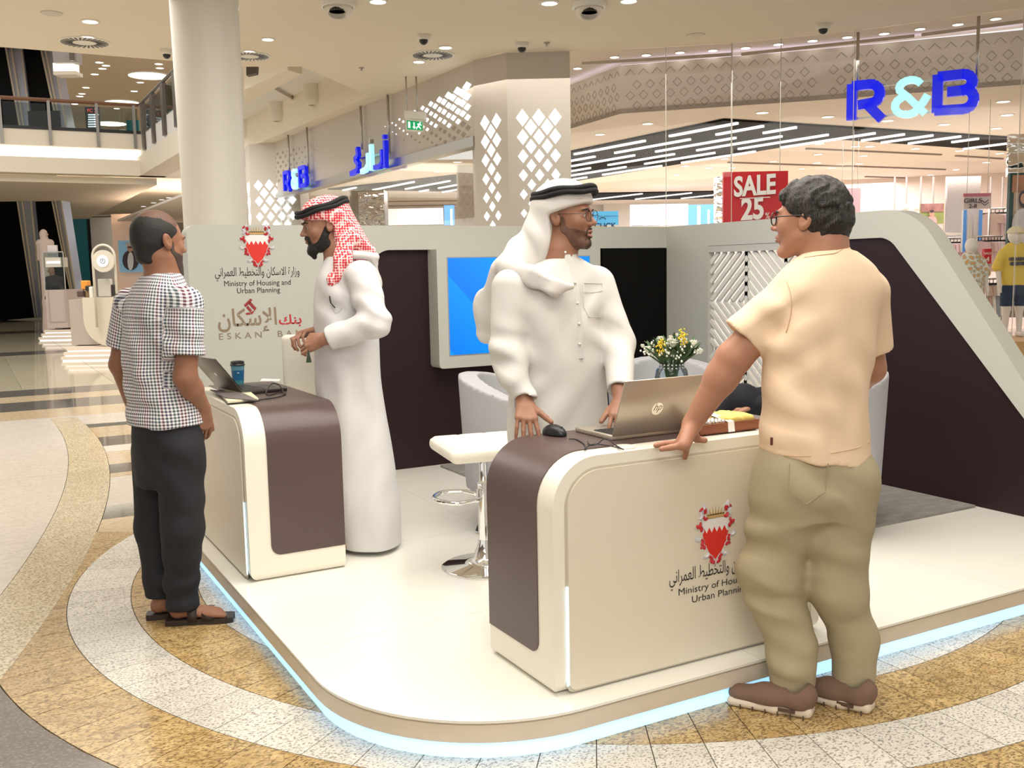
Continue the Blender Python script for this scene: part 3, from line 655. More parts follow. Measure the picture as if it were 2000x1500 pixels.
def beardzone(W, B, top=-.030, back=.012):
    g = AND(plane(W(0, 0, top), B[1]*.28+B[2]*.96), plane(W(0, back, -.04), -B[1]*.9-B[2]*.42), .02); g = AND(g, plane(W(0, 0, -.121), -B[2]-B[1]*.1), .006); g = U(g, cap(W(.070, .012, -.01), W(.062, .014, -.05), .012, .014), cap(W(-.070, .012, -.01), W(-.062, .014, -.05), .012, .014), k=.012); return SUB(g, ell(W(0, .103, -.060), (.019, .02, .009), B), .003)
def person(label, base): return thing('person', label, 'person', tuple(base))

# ---------- gingham cloth
def gingham():
    m = bpy.data.materials.new('gingham_cloth'); m.use_nodes = True; nt = m.node_tree; N = nt.nodes; L = nt.links; b = N['Principled BSDF']; b.inputs['Roughness'].default_value = .8
    uv = N.new('ShaderNodeUVMap'); sp = N.new('ShaderNodeSeparateXYZ'); L.new(uv.outputs[0], sp.inputs[0])
    def M(op, a, bb=None):
        n = N.new('ShaderNodeMath'); n.operation = op
        for i, v in enumerate((a, bb)):
            if v is None: continue
            if isinstance(v, (int, float)): n.inputs[i].default_value = v
            else: L.new(v, n.inputs[i])
        return n.outputs[0]
    msk = []
    for k in (0, 1): msk.append(M('LESS_THAN', M('FRACT', M('DIVIDE', sp.outputs[k], .0137)), .5))
    col = N.new('ShaderNodeValToRGB'); col.color_ramp.interpolation = 'CONSTANT'; e = col.color_ramp.elements
    e[0].color = (.035, .04, .09, 1); e[1].position = .34; e[1].color = (.10, .02, .05, 1); e.new(.67).color = (.03, .07, .09, 1)
    cu = M('FRACT', M('DIVIDE', M('FLOOR', M('DIVIDE', sp.outputs[0], .0137)), 5.3)); L.new(cu, col.inputs[0])
    s = M('MULTIPLY', M('ADD', msk[0], msk[1]), .5); mx = N.new('ShaderNodeMix'); mx.data_type = 'RGBA'; L.new(M('POWER', s, .9), mx.inputs[0]); mx.inputs[6].default_value = (.86, .85, .86, 1); L.new(col.outputs[0], mx.inputs[7]); L.new(mx.outputs[2], b.inputs['Base Color'])
    return m
# ================= 1. the man in the checked shirt (left)
def man_checked():
    D = 4.20; P = lambda x, y, d=0.: dep(x, y, D+d); fw = facing(47); B = frame(fw); O = P(327, 1000); O[2] = 0
    T = person('balding bearded man in a checked short-sleeved shirt and black trousers, hand in pocket', O)
    SK = skinmat('brown_skin_a', (.27, .125, .075))
    hB = frame(facing(40)-UP*.08); hc = P(311, 472); nk = P(318, 522)
    hf, W = head(hc, hB, 1.07, neck_to=nk)
    parts = [(hf, hc-vec(.14, .14, .27), hc+vec(.14, .14, .15), .0035)]
    sR, eR, wR = P(370, 590, -.13), P(362, 738, -.15), P(398, 797, -.03)
    arm = U(cap(sR-UP*.03, eR, .044, .047), cap(eR, eR+(wR-eR)*.35, .046, .045), cap(eR+(wR-eR)*.3, wR, .045, .028), k=.02)
    hd, hp = hand(wR, P(400, 850, .0)-wR, VR*.7-VD*.5, -1, ((.3, .3, .2),)*4, 1.0, (.35, .2))
    g = U(arm, hd, k=.01); lo, hi = around([sR, eR, wR]+hp, .07); parts.append((g, lo, hi, .005))
    sL, eL, wL = P(247, 590, .13), P(234, 712, .17), P(262, 800, .30)
    armL = U(cap(sL-UP*.03, eL, .042, .044), cap(eL, wL, .044, .03), k=.02); hL, hpL = hand(wL, P(275, 860, .3)-wL, -VR, 1, ((.3, .4, .3),)*4)
    lo, hi = around([sL, eL, wL]+hpL, .07); parts.append((U(armL, hL, k=.01), lo, hi, .006))
    # feet and shins
    hR, tR = onz(331, 1219, 0), onz(447, 1211, 0); hL2, tL2 = onz(293, 1208, 0), onz(400, 1199, 0)
    for h, t in ((hR, tR), (hL2, tL2)):
        h, t = h+UP*.024, t+UP*.024; d = (t-h)/np.linalg.norm(t-h); f = U(foot_sdf(h, t), cap(h+d*.055+UP*.05, h+d*.05+UP*.3, .036, .05), k=.02)
        lo, hi = around([h, t, h+UP*.3], .06); parts.append((f, lo, hi, .0045))
    kn = [P(357, 1030, -.07), P(303, 1030, .08)]
    link('body', skin_parts(parts, (nk-UP*.02, P(309, 680), P(325, 850)), [(P(350, 890, -.07), kn[0], hR+(tR-hR)*.22+UP*.1), (P(305, 890, .08), kn[1], hL2+(tL2-hL2)*.22+UP*.1)], [(sR, eR, wR), (sL, eL, wL)]), SK, T)
    eyes(W, hB, 1.07, T); brows(W, HAIRB, T)
    # hair round the back and sides, crown bare; close beard
    E = lambda x, y, z, r: ell(W(x, y, z), np.array(r)*1.045, hB)
    hair = U(E(0, -.019, .032, (.0795, .101, .0885)), cap(W(0, -.045, -.02), W(0, -.048, -.075), .066, .048), k=.03)
    pl = lambda y, z, ny, nz: plane(W(0, y, z), hB[1]*ny+hB[2]*nz)
    hair = AND(hair, pl(.046, .02, .93, -.35), .004); hair = AND(hair, pl(-.02, .110, .46, .89), .035); hair = AND(hair, pl(-.05, -.098, -.3, -.95), .02)
    for e in (-1, 1): hair = SUB(hair, ell(W(e*.08, .004, -.028), (.03, .025, .034), hB), .006)
    thin = AND(lambda p: E(0, -.018, .035, (.0772, .0985, .0885))(p), plane(W(0, .06, .06), hB[1]*.93-hB[2]*.35), .004); soft('scalp_fuzz', AND(thin, plane(W(0, 0, .05), -hB[2]), .004), hc-vec(.13, .13, .13), hc+vec(.13, .13, .14), .0038, mat('thin_scalp_hair', (.12, .06, .04), .6, noise=(30, .35, 3, (1, 1, 1))), T)
    soft('hair', lambda p: hair(p)+.0005*noise3(p, 220), hc-vec(.13, .13, .13), hc+vec(.13, .13, .14), .0035, HAIRB, T)
    beard = AND(lambda p: hf(p)-.0022, U(beardzone(W, hB), cap(W(-.025, .09, -.047), W(.025, .09, -.047), .009, .009), k=.005), .003)
    soft('beard', beard, W(0, .03, -.06)-.1, W(0, .03, -.06)+.1, .0035, STUB, T)
    # shirt
    spec = [(534, 317, .085, .07), (548, 314, .125, .085), (566, 311, .165, .10), (600, 309, .192, .118), (660, 309, .185, .13), (720, 309, .176, .13), (780, 317, .178, .135), (815, 322, .185, .145), (838, 324, .187, .147)]
    R = rows_from(spec, D, B, O); tor = loft(R, B, O, 2.25)
    up = [(sR-VR*.012-UP*.004, eR, .070, .076), (sL+VR*.012-UP*.004, eL, .066, .072)]
    sl = []
    for a, c, r0, r1 in up:
        cut = a+(c-a)*(.78 if a is sR else .7); s_ = cap(a, c, r0, r1); s_ = openend(s_, cut, c-a, r1, .04, .008); sl.append(s_)
    col = AND(cap(P(318, 535), P(317, 510), .068, .064), plane(P(316, 513), UP*.93+fw*.36), .003)
    sh = U(tor, sl[0], sl[1], k=.045); sh = U(sh, col, k=.012)
    sh = AND(sh, plane(P(322, 827), -UP), .004)
    sh = folds(sh, [((0, 0, 45), .003, 0, P(330, 640, -.1), .1), (tuple(B[0]*38+UP*16), .0055, 1, P(305, 700, -.1), .22), (tuple(B[0]*30-UP*26), .0055, 2, P(325, 790, -.1), .16), (tuple(UP*60+B[0]*14), .005, .4, P(250, 770, -.1), .13), (tuple(UP*70+VR*18), .0035, .4, P(365, 660, -.15), .1)])
    def uv(V):
        q = (V-O)@B.T; c = np.interp(q[:, 2], sorted(r[0] for r in R), [r[1] for r in sorted(R)]); c2 = np.interp(q[:, 2], sorted(r[0] for r in R), [r[2] for r in sorted(R)])
        u = np.arctan2(q[:, 0]-c, q[:, 1]-c2)*.165; v = q[:, 2]-.15*np.abs(q[:, 1]-c2)*(q[:, 2] > 1.33)
        for (a, b_, r0, r1) in up:
            d = (b_-a)/np.linalg.norm(b_-a); s_ = (V-a)@d; rad = np.linalg.norm(V-a-np.outer(s_, d), axis=1); m = (rad < .093) & (s_ > .02) & (np.abs(tor(V)) > .008)
            x = np.cross(d, fw); x /= np.linalg.norm(x); y = np.cross(d, x); w_ = V-a; u = np.where(m, np.arctan2(w_@x, w_@y)*.075, u); v = np.where(m, s_, v)
        return np.stack([u, v], 1)
    lo, hi = around([P(225, 520, -.25), P(400, 840, .3), P(225, 840, .3), P(400, 520, -.3)], .13)
    soft('checked_shirt', sh, lo, hi, .0065, gingham(), T, uv)
    # trousers
    TR = mat('black_trouser_cloth', (.012, .012, .016), .8, bump=(400, .2, .001))
    hip = loft(rows_from([(790, 322, .16, .12), (850, 327, .172, .135), (900, 330, .175, .135), (945, 332, .165, .125)], D, B, O), B, O)
    aR, aL = hR+UP*.09+(tR-hR)*.24, hL2+UP*.10+(tL2-hL2)*.22
    legR = U(fcap(P(352, 880, -.08), P(357, 1030, -.09), .098, .089, B[0], 1), cap(P(357, 1030, -.09), aR+UP*.10, .089, .070), cap(aR+UP*.1, aR-UP*.01, .070, .069), k=.03)
    legL = U(cap(P(303, 880, .08), P(303, 1030, .07), .098, .084), cap(P(303, 1030, .07), aL+UP*.08, .084, .066), cap(aL+UP*.08, aL, .066, .066), k=.03)
    legR = openend(legR, aR-UP*.02, -UP, .068, .05); legL = openend(legL, aL-UP*.0, -UP, .064, .05)
    tr = U(hip, legR, legL, k=.025)
    tr = folds(tr, [((0, 0, 55), .004, 0, P(350, 1150, -.1), .14), (tuple(UP*34+VR*30), .004, 1, P(345, 940, -.15), .18), (tuple(UP*26-VR*30), .003, 1, P(345, 1050, -.15), .2)])
    lo, hi = around([P(250, 780, -.2), P(420, 780, .2), aR-UP*.1, aL-UP*.1, aR+vec(.1, .1, 0), aL-vec(.1, .1, 0)], .14)
    soft('trousers', tr, lo, hi, .008, TR, T)
    # sandals
    for h, t in ((hR, tR), (hL2, tL2)):
        d = (t-h)/np.linalg.norm(t-h); x = np.cross(d, UP); L = np.linalg.norm(t-h); sd = thing('tmp', 'x', 'x') if False else None
        h0 = h-d*.012; LL = L+.03
        out = [(0, .028), (.03, .036), (.12, .034), (.2, .044), (.25, .045), (.285, .036), (LL, .012)]
        pts = [h0+d*a_+x*w_ for a_, w_ in out]+[h0+d*a_-x*w_ for a_, w_ in out[::-1]]
        MB().prism([p+UP*.001 for p in bez(pts+[pts[0]], 3)[:-1]], UP*.024).obj('sandal_sole', SHOEB, T, .6)
        m = MB()
        for k0, k1, hh0, hh1 in ((.095, .135, .086, .080), (.155, .205, .068, .055)):
            A_ = []; 
            for s_, hh in ((k0, hh0), (k1, hh1)):
                wd = .046; A_.append([h0+d*s_+x*math.cos(a_)*wd+UP*(.018+(hh-.018)*max(0, math.sin(a_))**.7) for a_ in np.linspace(0, PI, 13)])
            V = A_[0]+A_[1]; m.add(V, [(i, i+1, 14+i, 13+i) for i in range(12)])
        V = [h0+d*.125+x*.0+UP*.082, h0+d*.16-x*.02+UP*.075, h0+d*.17+x*.02+UP*.07]
        A_ = [[h0+d*s_+x*math.cos(a_)*.03+UP*(.02+(hh-.02)*max(0, math.sin(a_))**.7) for a_ in np.linspace(.5, PI-.5, 9)] for s_, hh in ((.13, .084), (.16, .072))]
        m.add(A_[0]+A_[1], [(i, i+1, 10+i, 9+i) for i in range(8)])
        o = m.obj('sandal_strap', SHOEB, T, True); md = o.modifiers.new('s', 'SOLIDIFY'); md.thickness = .004; md.offset = 1
    return T
man_checked()

# ================= 2. the man in the pale orange T-shirt (right)
def man_tshirt():
    D = 3.2; P = lambda x, y, d=0.: dep(x, y, D+d); fw = facing(-22); B = frame(fw, UP); O = P(1590, 1000); O[2] = 0
    T = person('man with glasses in a peach T-shirt and khaki trousers leaning on the right counter', O)
    SK = skinmat('brown_skin_b', (.42, .205, .13)); s = 1.07
    hB = frame(facing(-57)+UP*.05); hc = P(1581, 429, .03); nk = P(1612, 492, .0)
    hf, W = head(hc, hB, s, neck_to=nk, nose=1.0, jaw=1.1); parts = [(hf, hc-vec(.15, .15, .27), hc+vec(.15, .15, .15), .0035)]
    tz = 0.908; hk = onz(1343, 872, tz)
    sL, eL = P(1555, 572, -.02), P(1432, 700, .0); wL = onz(1352, 838, tz+.055)
    wL = dep(1352, 828, hk@VD-.0)
    arm = U(cap(sL, eL, .06, .056), cap(eL, eL+(wL-eL)*.3, .054, .054), cap(eL+(wL-eL)*.25, wL, .053, .032), k=.02)
    # hand pressed on the counter edge, thumb to the right, index down over the edge
    TZ = HP+.778; T_ = lambda x, y, r: onz(x, y, TZ+r)
    K = [T_(1328, 866, .016), T_(1332, 870, .017), T_(1339, 868, .02), T_(1350, 862, .02)]
    ff = lambda x, y, r: ony(x, y, 2.602-r)
    fing = [cap(K[0], T_(1302, 866, .011), .0115, .0105), cap(T_(1302, 866, .011), T_(1281, 870, .009), .0105, .009), cap(K[1], T_(1310, 874, .011), .0115, .0105), cap(T_(1310, 874, .011), T_(1292, 877, .009), .0105, .009),
            cap(K[2], ff(1341, 876, .012), .0125, .0112), cap(ff(1341, 876, .012), ff(1338, 893, .010), .0112, .0092), cap(wL-UP*.015, T_(1360, 857, .014), .018, .0135), cap(T_(1360, 857, .014), T_(1376, 860, .010), .0125, .0105)]
    pal = U(*[cap(wL, k_, .026, .0175) for k_ in K[:3]], k=.012); hd = U(pal, U(fing[0], fing[1], k=.003), U(fing[2], fing[3], k=.003), U(fing[4], fing[5], k=.003), U(fing[6], fing[7], k=.003), k=.006); hp = K+[ff(1338, 893, .01), T_(1281, 870, .01), T_(1376, 860, .01)]
    g = U(arm, hd, k=.012); lo, hi = around([sL, eL, wL]+hp, .07); parts.append((g, lo, hi, .004))
    sR, eR, wR = P(1690, 575, .08), P(1700, 720, .16), P(1640, 790, .34)
    aR_ = U(cap(sR, eR, .058, .05), cap(eR, wR, .048, .032), k=.02); hR_, hpR = hand(wR, -VR*.9+VD*.4, UP, -1, ((.5, .5, .4),)*4); lo, hi = around([sR, eR, wR]+hpR, .07); parts.append((U(aR_, hR_, k=.01), lo, hi, .006))
    link('body', skin_parts(parts, (nk-UP*.03, P(1600, 680), P(1590, 900)), [(P(1548, 950), P(1502, 1125, .05), onz(1560, 1380, 0)+UP*.07), (P(1645, 950), P(1634, 1140, .02), onz(1672, 1372, 0)+UP*.07)], [(sL, eL, wL), (sR, eR, wR)]), SK, T); eyes(W, hB, s, T); brows(W, HAIRG, T, s); lips(W, mat('lip_tone_b', (.36, .15, .11), .4), T, 0, s)
    hair = U(ell(W(0, -.016, .040), (.092, .114, .098), hB), ell(W(0, .042, .070), (.058, .048, .040), hB), cap(W(0, -.055, -.01), W(0, -.060, -.092), .080, .056), k=.03)
    pl = lambda y, z, ny, nz: plane(W(0, y, z), hB[1]*ny+hB[2]*nz)
    hair = AND(hair, pl(.080, .056, .72, -.70), .006)
    for e in (-1, 1): hair = SUB(hair, ell(W(e*.08, .002, -.022), (.03, .022, .034), hB), .006)
    hf2 = lambda p: hair(p)+.0035*np.sin(noise3(p, 38, 3)*9+(p-hc)@hB[1]*90)+.002*noise3(p, 150, 2)
    soft('hair', hf2, hc-vec(.14, .14, .15), hc+vec(.14, .14, .16), .003, HAIRG, T)
    # glasses
    GL = mat('dark_tortoise_frame', (.03, .015, .01), .25)
    m = MB()
    for e in (-1, 1):
        c = W(e*.033, .099, .0); m.tube([c+s*(hB[0]*.023*math.cos(a_)+hB[2]*.019*math.sin(a_)) for a_ in np.linspace(0, 2*PI, 25)[:-1]], .0021, 6, closed=True)
        m.tube([W(e*.055, .098, .006), W(e*.074, .078, .006), W(e*.084, .0, .010), W(e*.083, -.02, -.004)], .0022, 6)
    m.tube([W(-.010, .100, .004), W(0, .105, .006), W(.010, .100, .004)], .002, 6)
    m.obj('glasses', GL, T, True)
    # T-shirt
    TS = mat('peach_cotton', (.83, .62, .43), .8, bump=(500, .12, .001))
    spec = [(492, 1621, .085, .075, .0), (510, 1623, .130, .090), (530, 1623, .165, .102), (565, 1622, .195, .115), (620, 1607, .195, .128), (700, 1599, .188, .135), (780, 1592, .182, .138), (850, 1590, .184, .142), (905, 1590, .19, .15)]
    tor = loft(rows_from(spec, D, B, O), B, O, 2.2)
    sl = cap(P(1568, 562, -.01), P(1425, 678, .0), .078, .072); sl = openend(sl, P(1448, 658, .0), P(1425, 678)-P(1568, 562)-UP*.03, .072)
    sr = openend(cap(sR, eR, .075, .08), sR+(eR-sR)*.72, eR-sR, .08)
    col = SUB(cap(P(1618, 508), P(1609, 472), .074, .069), cap(P(1615, 500), P(1605, 470), .060, .064), .004)
    col = AND(col, plane(P(1611, 476), UP*.93+fw*.36), .003)
    ts = U(tor, sl, sr, k=.035); ts = U(ts, col, k=.015); hem = lambda p: p
    ts = AND(ts, plane(P(1590, 893), -UP*.98-VR*.16), .004)
    ts = SUB(ts, cap(nk-UP*.04, nk+UP*.1, .056, .062), .004)
    ts = folds(ts, [(tuple(VR*55+UP*24), .0045, 0, P(1660, 760, -.1), .17), (tuple(VR*26-UP*40), .005, 1, P(1520, 640, -.1), .13), (tuple(UP*44+VR*20), .004, 2, P(1520, 800, -.15), .18), (tuple(VR*30+UP*8), .004, .5, P(1620, 860, -.2), .16), (tuple(UP*50+VR*30), .003, 0, P(1500, 600, -.1), .1)])
    lo, hi = around([P(1425, 480, -.25), P(1715, 900, .3), P(1425, 900, .3), P(1715, 480, -.25)], .14)
    tsm = soft('t_shirt', ts, lo, hi, .0065, TS, T)
    def onshirt(x, y, off=.001):
        t_ = D-.5
        for _ in range(70):
            v = float(ts(dep(x, y, t_)[None])[0])
            if v < .0006: return dep(x, y, t_)-VD*off
            t_ += max(v*.75, .0005)
            if t_ > D+.4: return None
    SE = mat('peach_seam', (.60, .42, .27), .8)
    for pts_ in (((1512, 512), (1528, 532), (1540, 560), (1546, 590), (1543, 620), (1535, 650)), ((1570, 503), (1590, 500), (1612, 497), (1632, 494), (1645, 487)), ((1486, 884), (1530, 890), (1580, 891), (1630, 884), (1670, 876), (1698, 866))): MB().tube(bez([v_ for v_ in (onshirt(*q_) for q_ in pts_) if v_ is not None], 4), .0014, 5).obj('seam', SE, tsm, True)
    MB().obox(P(1507, 862, -.165), VR*.004, VD*.002, UP*.012).obj('hem_tag', mat('dark_red_tag', (.12, .03, .02), .6), T)
    # trousers
    KH = mat('khaki_cotton', (.40, .34, .215), .85, noise=(12, .07, 3, (1, 1, 1)), bump=(500, .15, .001))
    hip = loft(rows_from([(860, 1588, .168, .125), (920, 1590, .182, .145), (970, 1588, .180, .145), (1005, 1590, .150, .12)], D, B, O), B, O)
    gl, gr = onz(1560, 1378, 0), onz(1672, 1370, 0)
    aL, aR = gl+UP*.10, gr+UP*.10
    kL, kR = P(1502, 1125, .05), P(1634, 1140, .02)
    legL = U(cap(P(1548, 940, .0), kL, .122, .102), cap(kL, aL+UP*.12-VR*.03, .100, .080), cap(aL+UP*.12-VR*.03, aL-VR*.022, .080, .078), k=.04)
    legR = U(cap(P(1645, 940, .0), kR, .120, .092), cap(kR, aR+UP*.12-VR*.01, .092, .074), cap(aR+UP*.12-VR*.01, aR-VR*.01, .074, .073), k=.04)
    tr = U(hip, openend(legL, aL-UP*.045, -UP, .078, .05), k=.07); tr = U(tr, openend(legR, aR-UP*.045, -UP, .073, .05), k=.04)
    F_ = [(tuple(UP*42+VR*12), .010, 0, P(1470, 1110, -.05), .17), (tuple(UP*30-VR*22), .005, 1, P(1510, 1290, -.1), .17), (tuple(UP*34+VR*26), .007, 2, P(1640, 1080, -.12), .15), (tuple(UP*36-VR*14), .005, .5, P(1650, 1230, -.1), .18), (tuple(UP*48+VR*10), .008, .5, P(1530, 1340, -.1), .1), (tuple(UP*48-VR*10), .007, 2.5, P(1650, 1320, -.1), .1), (tuple(VR*26+UP*30), .006, 1, P(1600, 1000, -.16), .16), (tuple(UP*70+VR*20), .004, 1, P(1520, 1200, -.12), .2)]
    tr = folds(tr, F_)
    lo, hi = around([P(1450, 850, -.2), P(1710, 850, .25), aL-UP*.08-VR*.12, aR-UP*.08+VR*.1, aL-VD*.1, aR+VD*.1], .15)
    trm = soft('trousers', tr, lo, hi, .0075, KH, T)
    pk = MB(); pts = [P(1542, 905, -.17), P(1540, 958, -.18), P(1575, 985, -.18), P(1612, 960, -.17), P(1618, 905, -.16)]
    MB().tube(pts, .0016, 6).obj('pocket_seam', mat('khaki_seam', (.33, .28, .18), .9), trm)
    # slip-on shoes
    MESH = mat('brown_knit', (.20, .12, .085), .8, bump=(600, .8, .002)); SOLE = mat('cream_foam_sole', (.70, .60, .48), .6)
    for toe, heel in ((onz(1419, 1368, 0), onz(1592, 1401, 0)), (onz(1552, 1354, 0), onz(1708, 1393, 0))):
        d = (toe-heel); L = np.linalg.norm(d); d = d/L; x = np.cross(d, UP); h = heel+d*.03
        up_ = U(cap(h+UP*.075, h+UP*.05+d*.02, .036, .038), cap(h+d*.02+UP*.055, heel+d*L*.55+UP*.048, .043, .040), fcap(heel+d*L*.5+UP*.045, heel+d*L*.84+UP*.038, .046, .040, UP, .75), k=.03)
        up_ = AND(up_, plane(h+UP*.028, -UP), .003); up_ = SUB(up_, cap(h+UP*.09+d*.03, h+UP*.2+d*.05, .034, .05), .004)
        lo, hi = around([heel, toe, heel+UP*.1], .05); so_ = soft('shoe_upper', up_, lo, hi, .004, MESH, T)
        sf = U(rbox(heel+d*.075+UP*.021, (.037, .07, .021), np.array([x, d, UP]), .018), rbox(heel+d*(L-.10)+UP*.017, (.045, .09, .016), np.array([x, d, UP]), .016), k=.02)
        soft('shoe_sole', sf, lo, hi, .0045, SOLE, T)
        m = MB()
        for k in range(6): m.obox(heel+d*(.03+.042*k)-x*.0455+UP*.008, d*.0018, x*.003, UP*.008)
        m.obox(heel+d*.085-x*.044+UP*.024, d*.028, x*.002, UP*.006); m.obj('sole_groove', mat('sole_groove', (.10, .06, .04), .7), T, kind='stuff')
    return T
man_tshirt()
# ---------- cloths
def shemagh_mat():
    m = bpy.data.materials.new('red_white_headcloth'); m.use_nodes = True; nt = m.node_tree; N = nt.nodes; L = nt.links; b = N['Principled BSDF']; b.inputs['Roughness'].default_value = .85
    tc = N.new('ShaderNodeTexCoord'); v = N.new('ShaderNodeTexVoronoi'); v.inputs['Scale'].default_value = 80; v.inputs['Randomness'].default_value = .22
    r = N.new('ShaderNodeValToRGB'); r.color_ramp.elements[0].position = .47; r.color_ramp.elements[0].color = (.55, .035, .05, 1); r.color_ramp.elements[1].position = .56; r.color_ramp.elements[1].color = (.84, .62, .60, 1)
    L.new(tc.outputs['Object'], v.inputs['Vector']); L.new(v.outputs['Distance'], r.inputs[0]); L.new(r.outputs[0], b.inputs['Base Color']); return m
AGAL = mat('black_cord_rope', (.006, .006, .007), .75, bump=(420, .7, .002))
def agal(W, hB, T, s, y0=-.012, z0=.072, rx=.090, ry=.112, tilt=.2, rr=.0105):
    for k in range(2):
        P = [W(rx*math.cos(a)*(1-.03*k), y0+ry*math.sin(a)*(1-.03*k), z0+k*.015+ry*math.sin(a)*tilt+.003*math.sin(5*a+k)) for a in np.linspace(0, 2*PI, 41)[:-1]]
        MB().tube(P, rr*s, 10, closed=True).obj('agal_cord', AGAL, T, True)
# ================= 3. the man in the white headcloth (middle)
def man_white():
    D = 3.84; P = lambda x, y, d=0.: dep(x, y, D+d); fw = facing(150); B = frame(fw); O = P(1092, 1000); O[2] = HP
    T = person('man in a white robe and white headcloth with glasses standing behind the right counter', O)
    SK = skinmat('brown_skin_c', (.30, .145, .09)); s = 1.04
    hB = frame(facing(117)+UP*.0); hc = P(1107, 424); nk = P(1092, 505, .0)
    hf, W = head(hc, hB, s, neck_to=nk, mouth=.9); parts = [(hf, hc-vec(.15, .15, .27), hc+vec(.15, .15, .15), .0032)]
    hand_pt = onz(1030, 853, .907); dh = hand_pt@VD
    wR = dep(1025, 784, dh+.11); sR, eR = P(998, 562, -.09), P(992, 690, -.14)
    hd, hp = hand(wR, -UP*.62+VR*.04-VD*.78, UP*.78-VD*.62, -1, ((.42, .22, .1), (.45, .2, .1), (.42, .22, .1), (.4, .3, .2)), 1.02, (.75, .1), .13, .028)
    lo, hi = around([wR+(eR-wR)*.3]+hp, .05); parts.append((U(hd, cap(wR+(eR-wR)*.3, wR, .030, .027), k=.012), lo, hi, .0032))
    sL, eL, wL = P(1165, 556, .09), P(1208, 672, .02), P(1212, 782, -.20)
    hl, hpl = hand(wL, -VD*.7-UP*.4-VR*.1, UP, 1, ((.3, .3, .2),)*4, 1.0); lo, hi = around([wL]+hpl, .06); parts.append((U(hl, cap(wL+UP*.06+VD*.05, wL, .032, .028), k=.01), lo, hi, .0045))
    # feet under the robe
    for e in (-1, 1):
        h = O+B[0]*.11*e-fw*.06; t = h+fw*.25; lo, hi = around([h, t, h+UP*.1], .06); parts.append((foot_sdf(h+UP*.015, t+UP*.015), lo, hi, .006))
    link('body', skin_parts(parts, (nk-UP*.02, P(1092, 700), O+UP*.86), [(O+B[0]*.1*e+UP*.8, O+B[0]*.1*e+UP*.45, O+B[0]*.11*e+UP*.06) for e in (-1, 1)], [(sR, eR, wR), (sL, eL, wL)]), SK, T); eyes(W, hB, s, T, look=(-.25, 1, 0)); brows(W, HAIRB, T, s); lips(W, mat('lip_tone_c', (.38, .17, .14), .4), T, .9, s)
    E = lambda x, y, z, r: ell(W(x, y, z), r, hB)
    q = U(beardzone(W, hB, -.028, .006), cap(W(-.02, .094, -.046), W(0, .102, -.043), .0055, .006), cap(W(.02, .094, -.046), W(0, .102, -.043), .0055, .006), k=.003)
    beard = AND(lambda p: hf(p)-.0012, q, .004); soft('beard', beard, W(0, .03, -.06)-.1, W(0, .03, -.06)+.1, .0032, mat('brown_stubble', (.13, .062, .04), .6, noise=(60, .4, 3, (1, 1, 1)), bump=(300, .6, .002)), T)
    gt = AND(lambda p: hf(p)-.003, U(cap(W(-.02, .094, -.046), W(0, .102, -.043), .0055, .006), cap(W(.02, .094, -.046), W(0, .102, -.043), .0055, .006), cap(W(0, .095, -.080), W(0, .09, -.11), .006, .02), cap(W(.02, .09, -.05), W(.022, .085, -.085), .003, .005), k=.003), .003); soft('moustache', gt, W(0, .08, -.07)-.06, W(0, .08, -.07)+.06, .0028, STUB, T)
    m = MB()
    for e in (-1, 1):
        c = W(e*.033, .100, .0); m.tube([c+s*(hB[0]*.025*math.cos(a_)+hB[2]*.021*math.sin(a_)) for a_ in np.linspace(0, 2*PI, 25)[:-1]], .0013, 6, closed=True)
        m.tube([W(e*.057, .099, .006), W(e*.075, .078, .006), W(e*.084, -.0, .008)], .0012, 6)
    m.tube([W(-.009, .101, .004), W(0, .106, .006), W(.009, .101, .004)], .0012, 6); m.obj('glasses', mat('thin_dark_frame', (.04, .03, .03), .3), T, True)
    # robe
    spec = [(505, 1097, .075, .068), (530, 1095, .165, .095, .01), (565, 1090, .197, .122, .01), (650, 1088, .195, .140), (760, 1090, .200, .150), (860, 1092, .213, .165), (960, 1096, .218, .168), (1060, 1098, .225, .172), (1180, 1100, .23, .175)]
    R = rows_from(spec, D, B, O); R = [r for r in R if r[0] > .05]+[(.06, R[-1][1], 0., .235, .18)]
    tor = loft(R, B, O, 2.2)
    def sleeve(a, e_, w_, r0, r1, r2):
        f = U(cap(a, e_, r0, r1), cap(e_, w_, r1, r2), k=.03); d = w_-e_; d /= np.linalg.norm(d); return openend(f, w_-d*.004, d, r2+.004)
    wRs = wR+(wR-eR)*.04; slR = sleeve(sR, eR, wRs, .074, .066, .050); slL = sleeve(sL, eL, wL+UP*.03+VD*.03, .074, .062, .05)
    rb = U(tor, slR, slL, k=.03)
    col = cap(P(1092, 520), P(1100, 474, -.005), .070, .0625); col = AND(col, plane(P(1103, 484, -.005), UP*.93+fw*.36), .003); rb = U(rb, col, k=.010)
    rb = SUB(rb, cap(nk-UP*.02, P(1103, 470), .054, .058), .003)
    F_ = [(tuple(UP*62+VR*22), .006, 0, P(985, 700, -.2), .10), (tuple(UP*48-VR*30), .006, 1, P(1000, 760, -.22), .10), (tuple(VR*34+UP*14), .004, 2, P(1060, 640, -.15), .16), (tuple(VR*24-UP*6), .006, 0, P(1090, 820, -.2), .25), (tuple(UP*40+VR*30), .005, 2, P(1200, 650, -.05), .1), (tuple(VR*40-UP*26), .004, 1, P(1170, 600, -.1), .12), (tuple(B[0]*26), .008, 1, None, 1)]
    F_[-1] = (tuple(B[0]*26), .007, 1, P(1095, 1050, 0), .35)
    rb = folds(rb, F_)
    lo, hi = around([P(950, 490, -.25), P(1230, 490, .25), O+vec(-.25, -.25, 0), O+vec(.25, .25, 0), wR, wL], .14); lo[2] = HP+.02
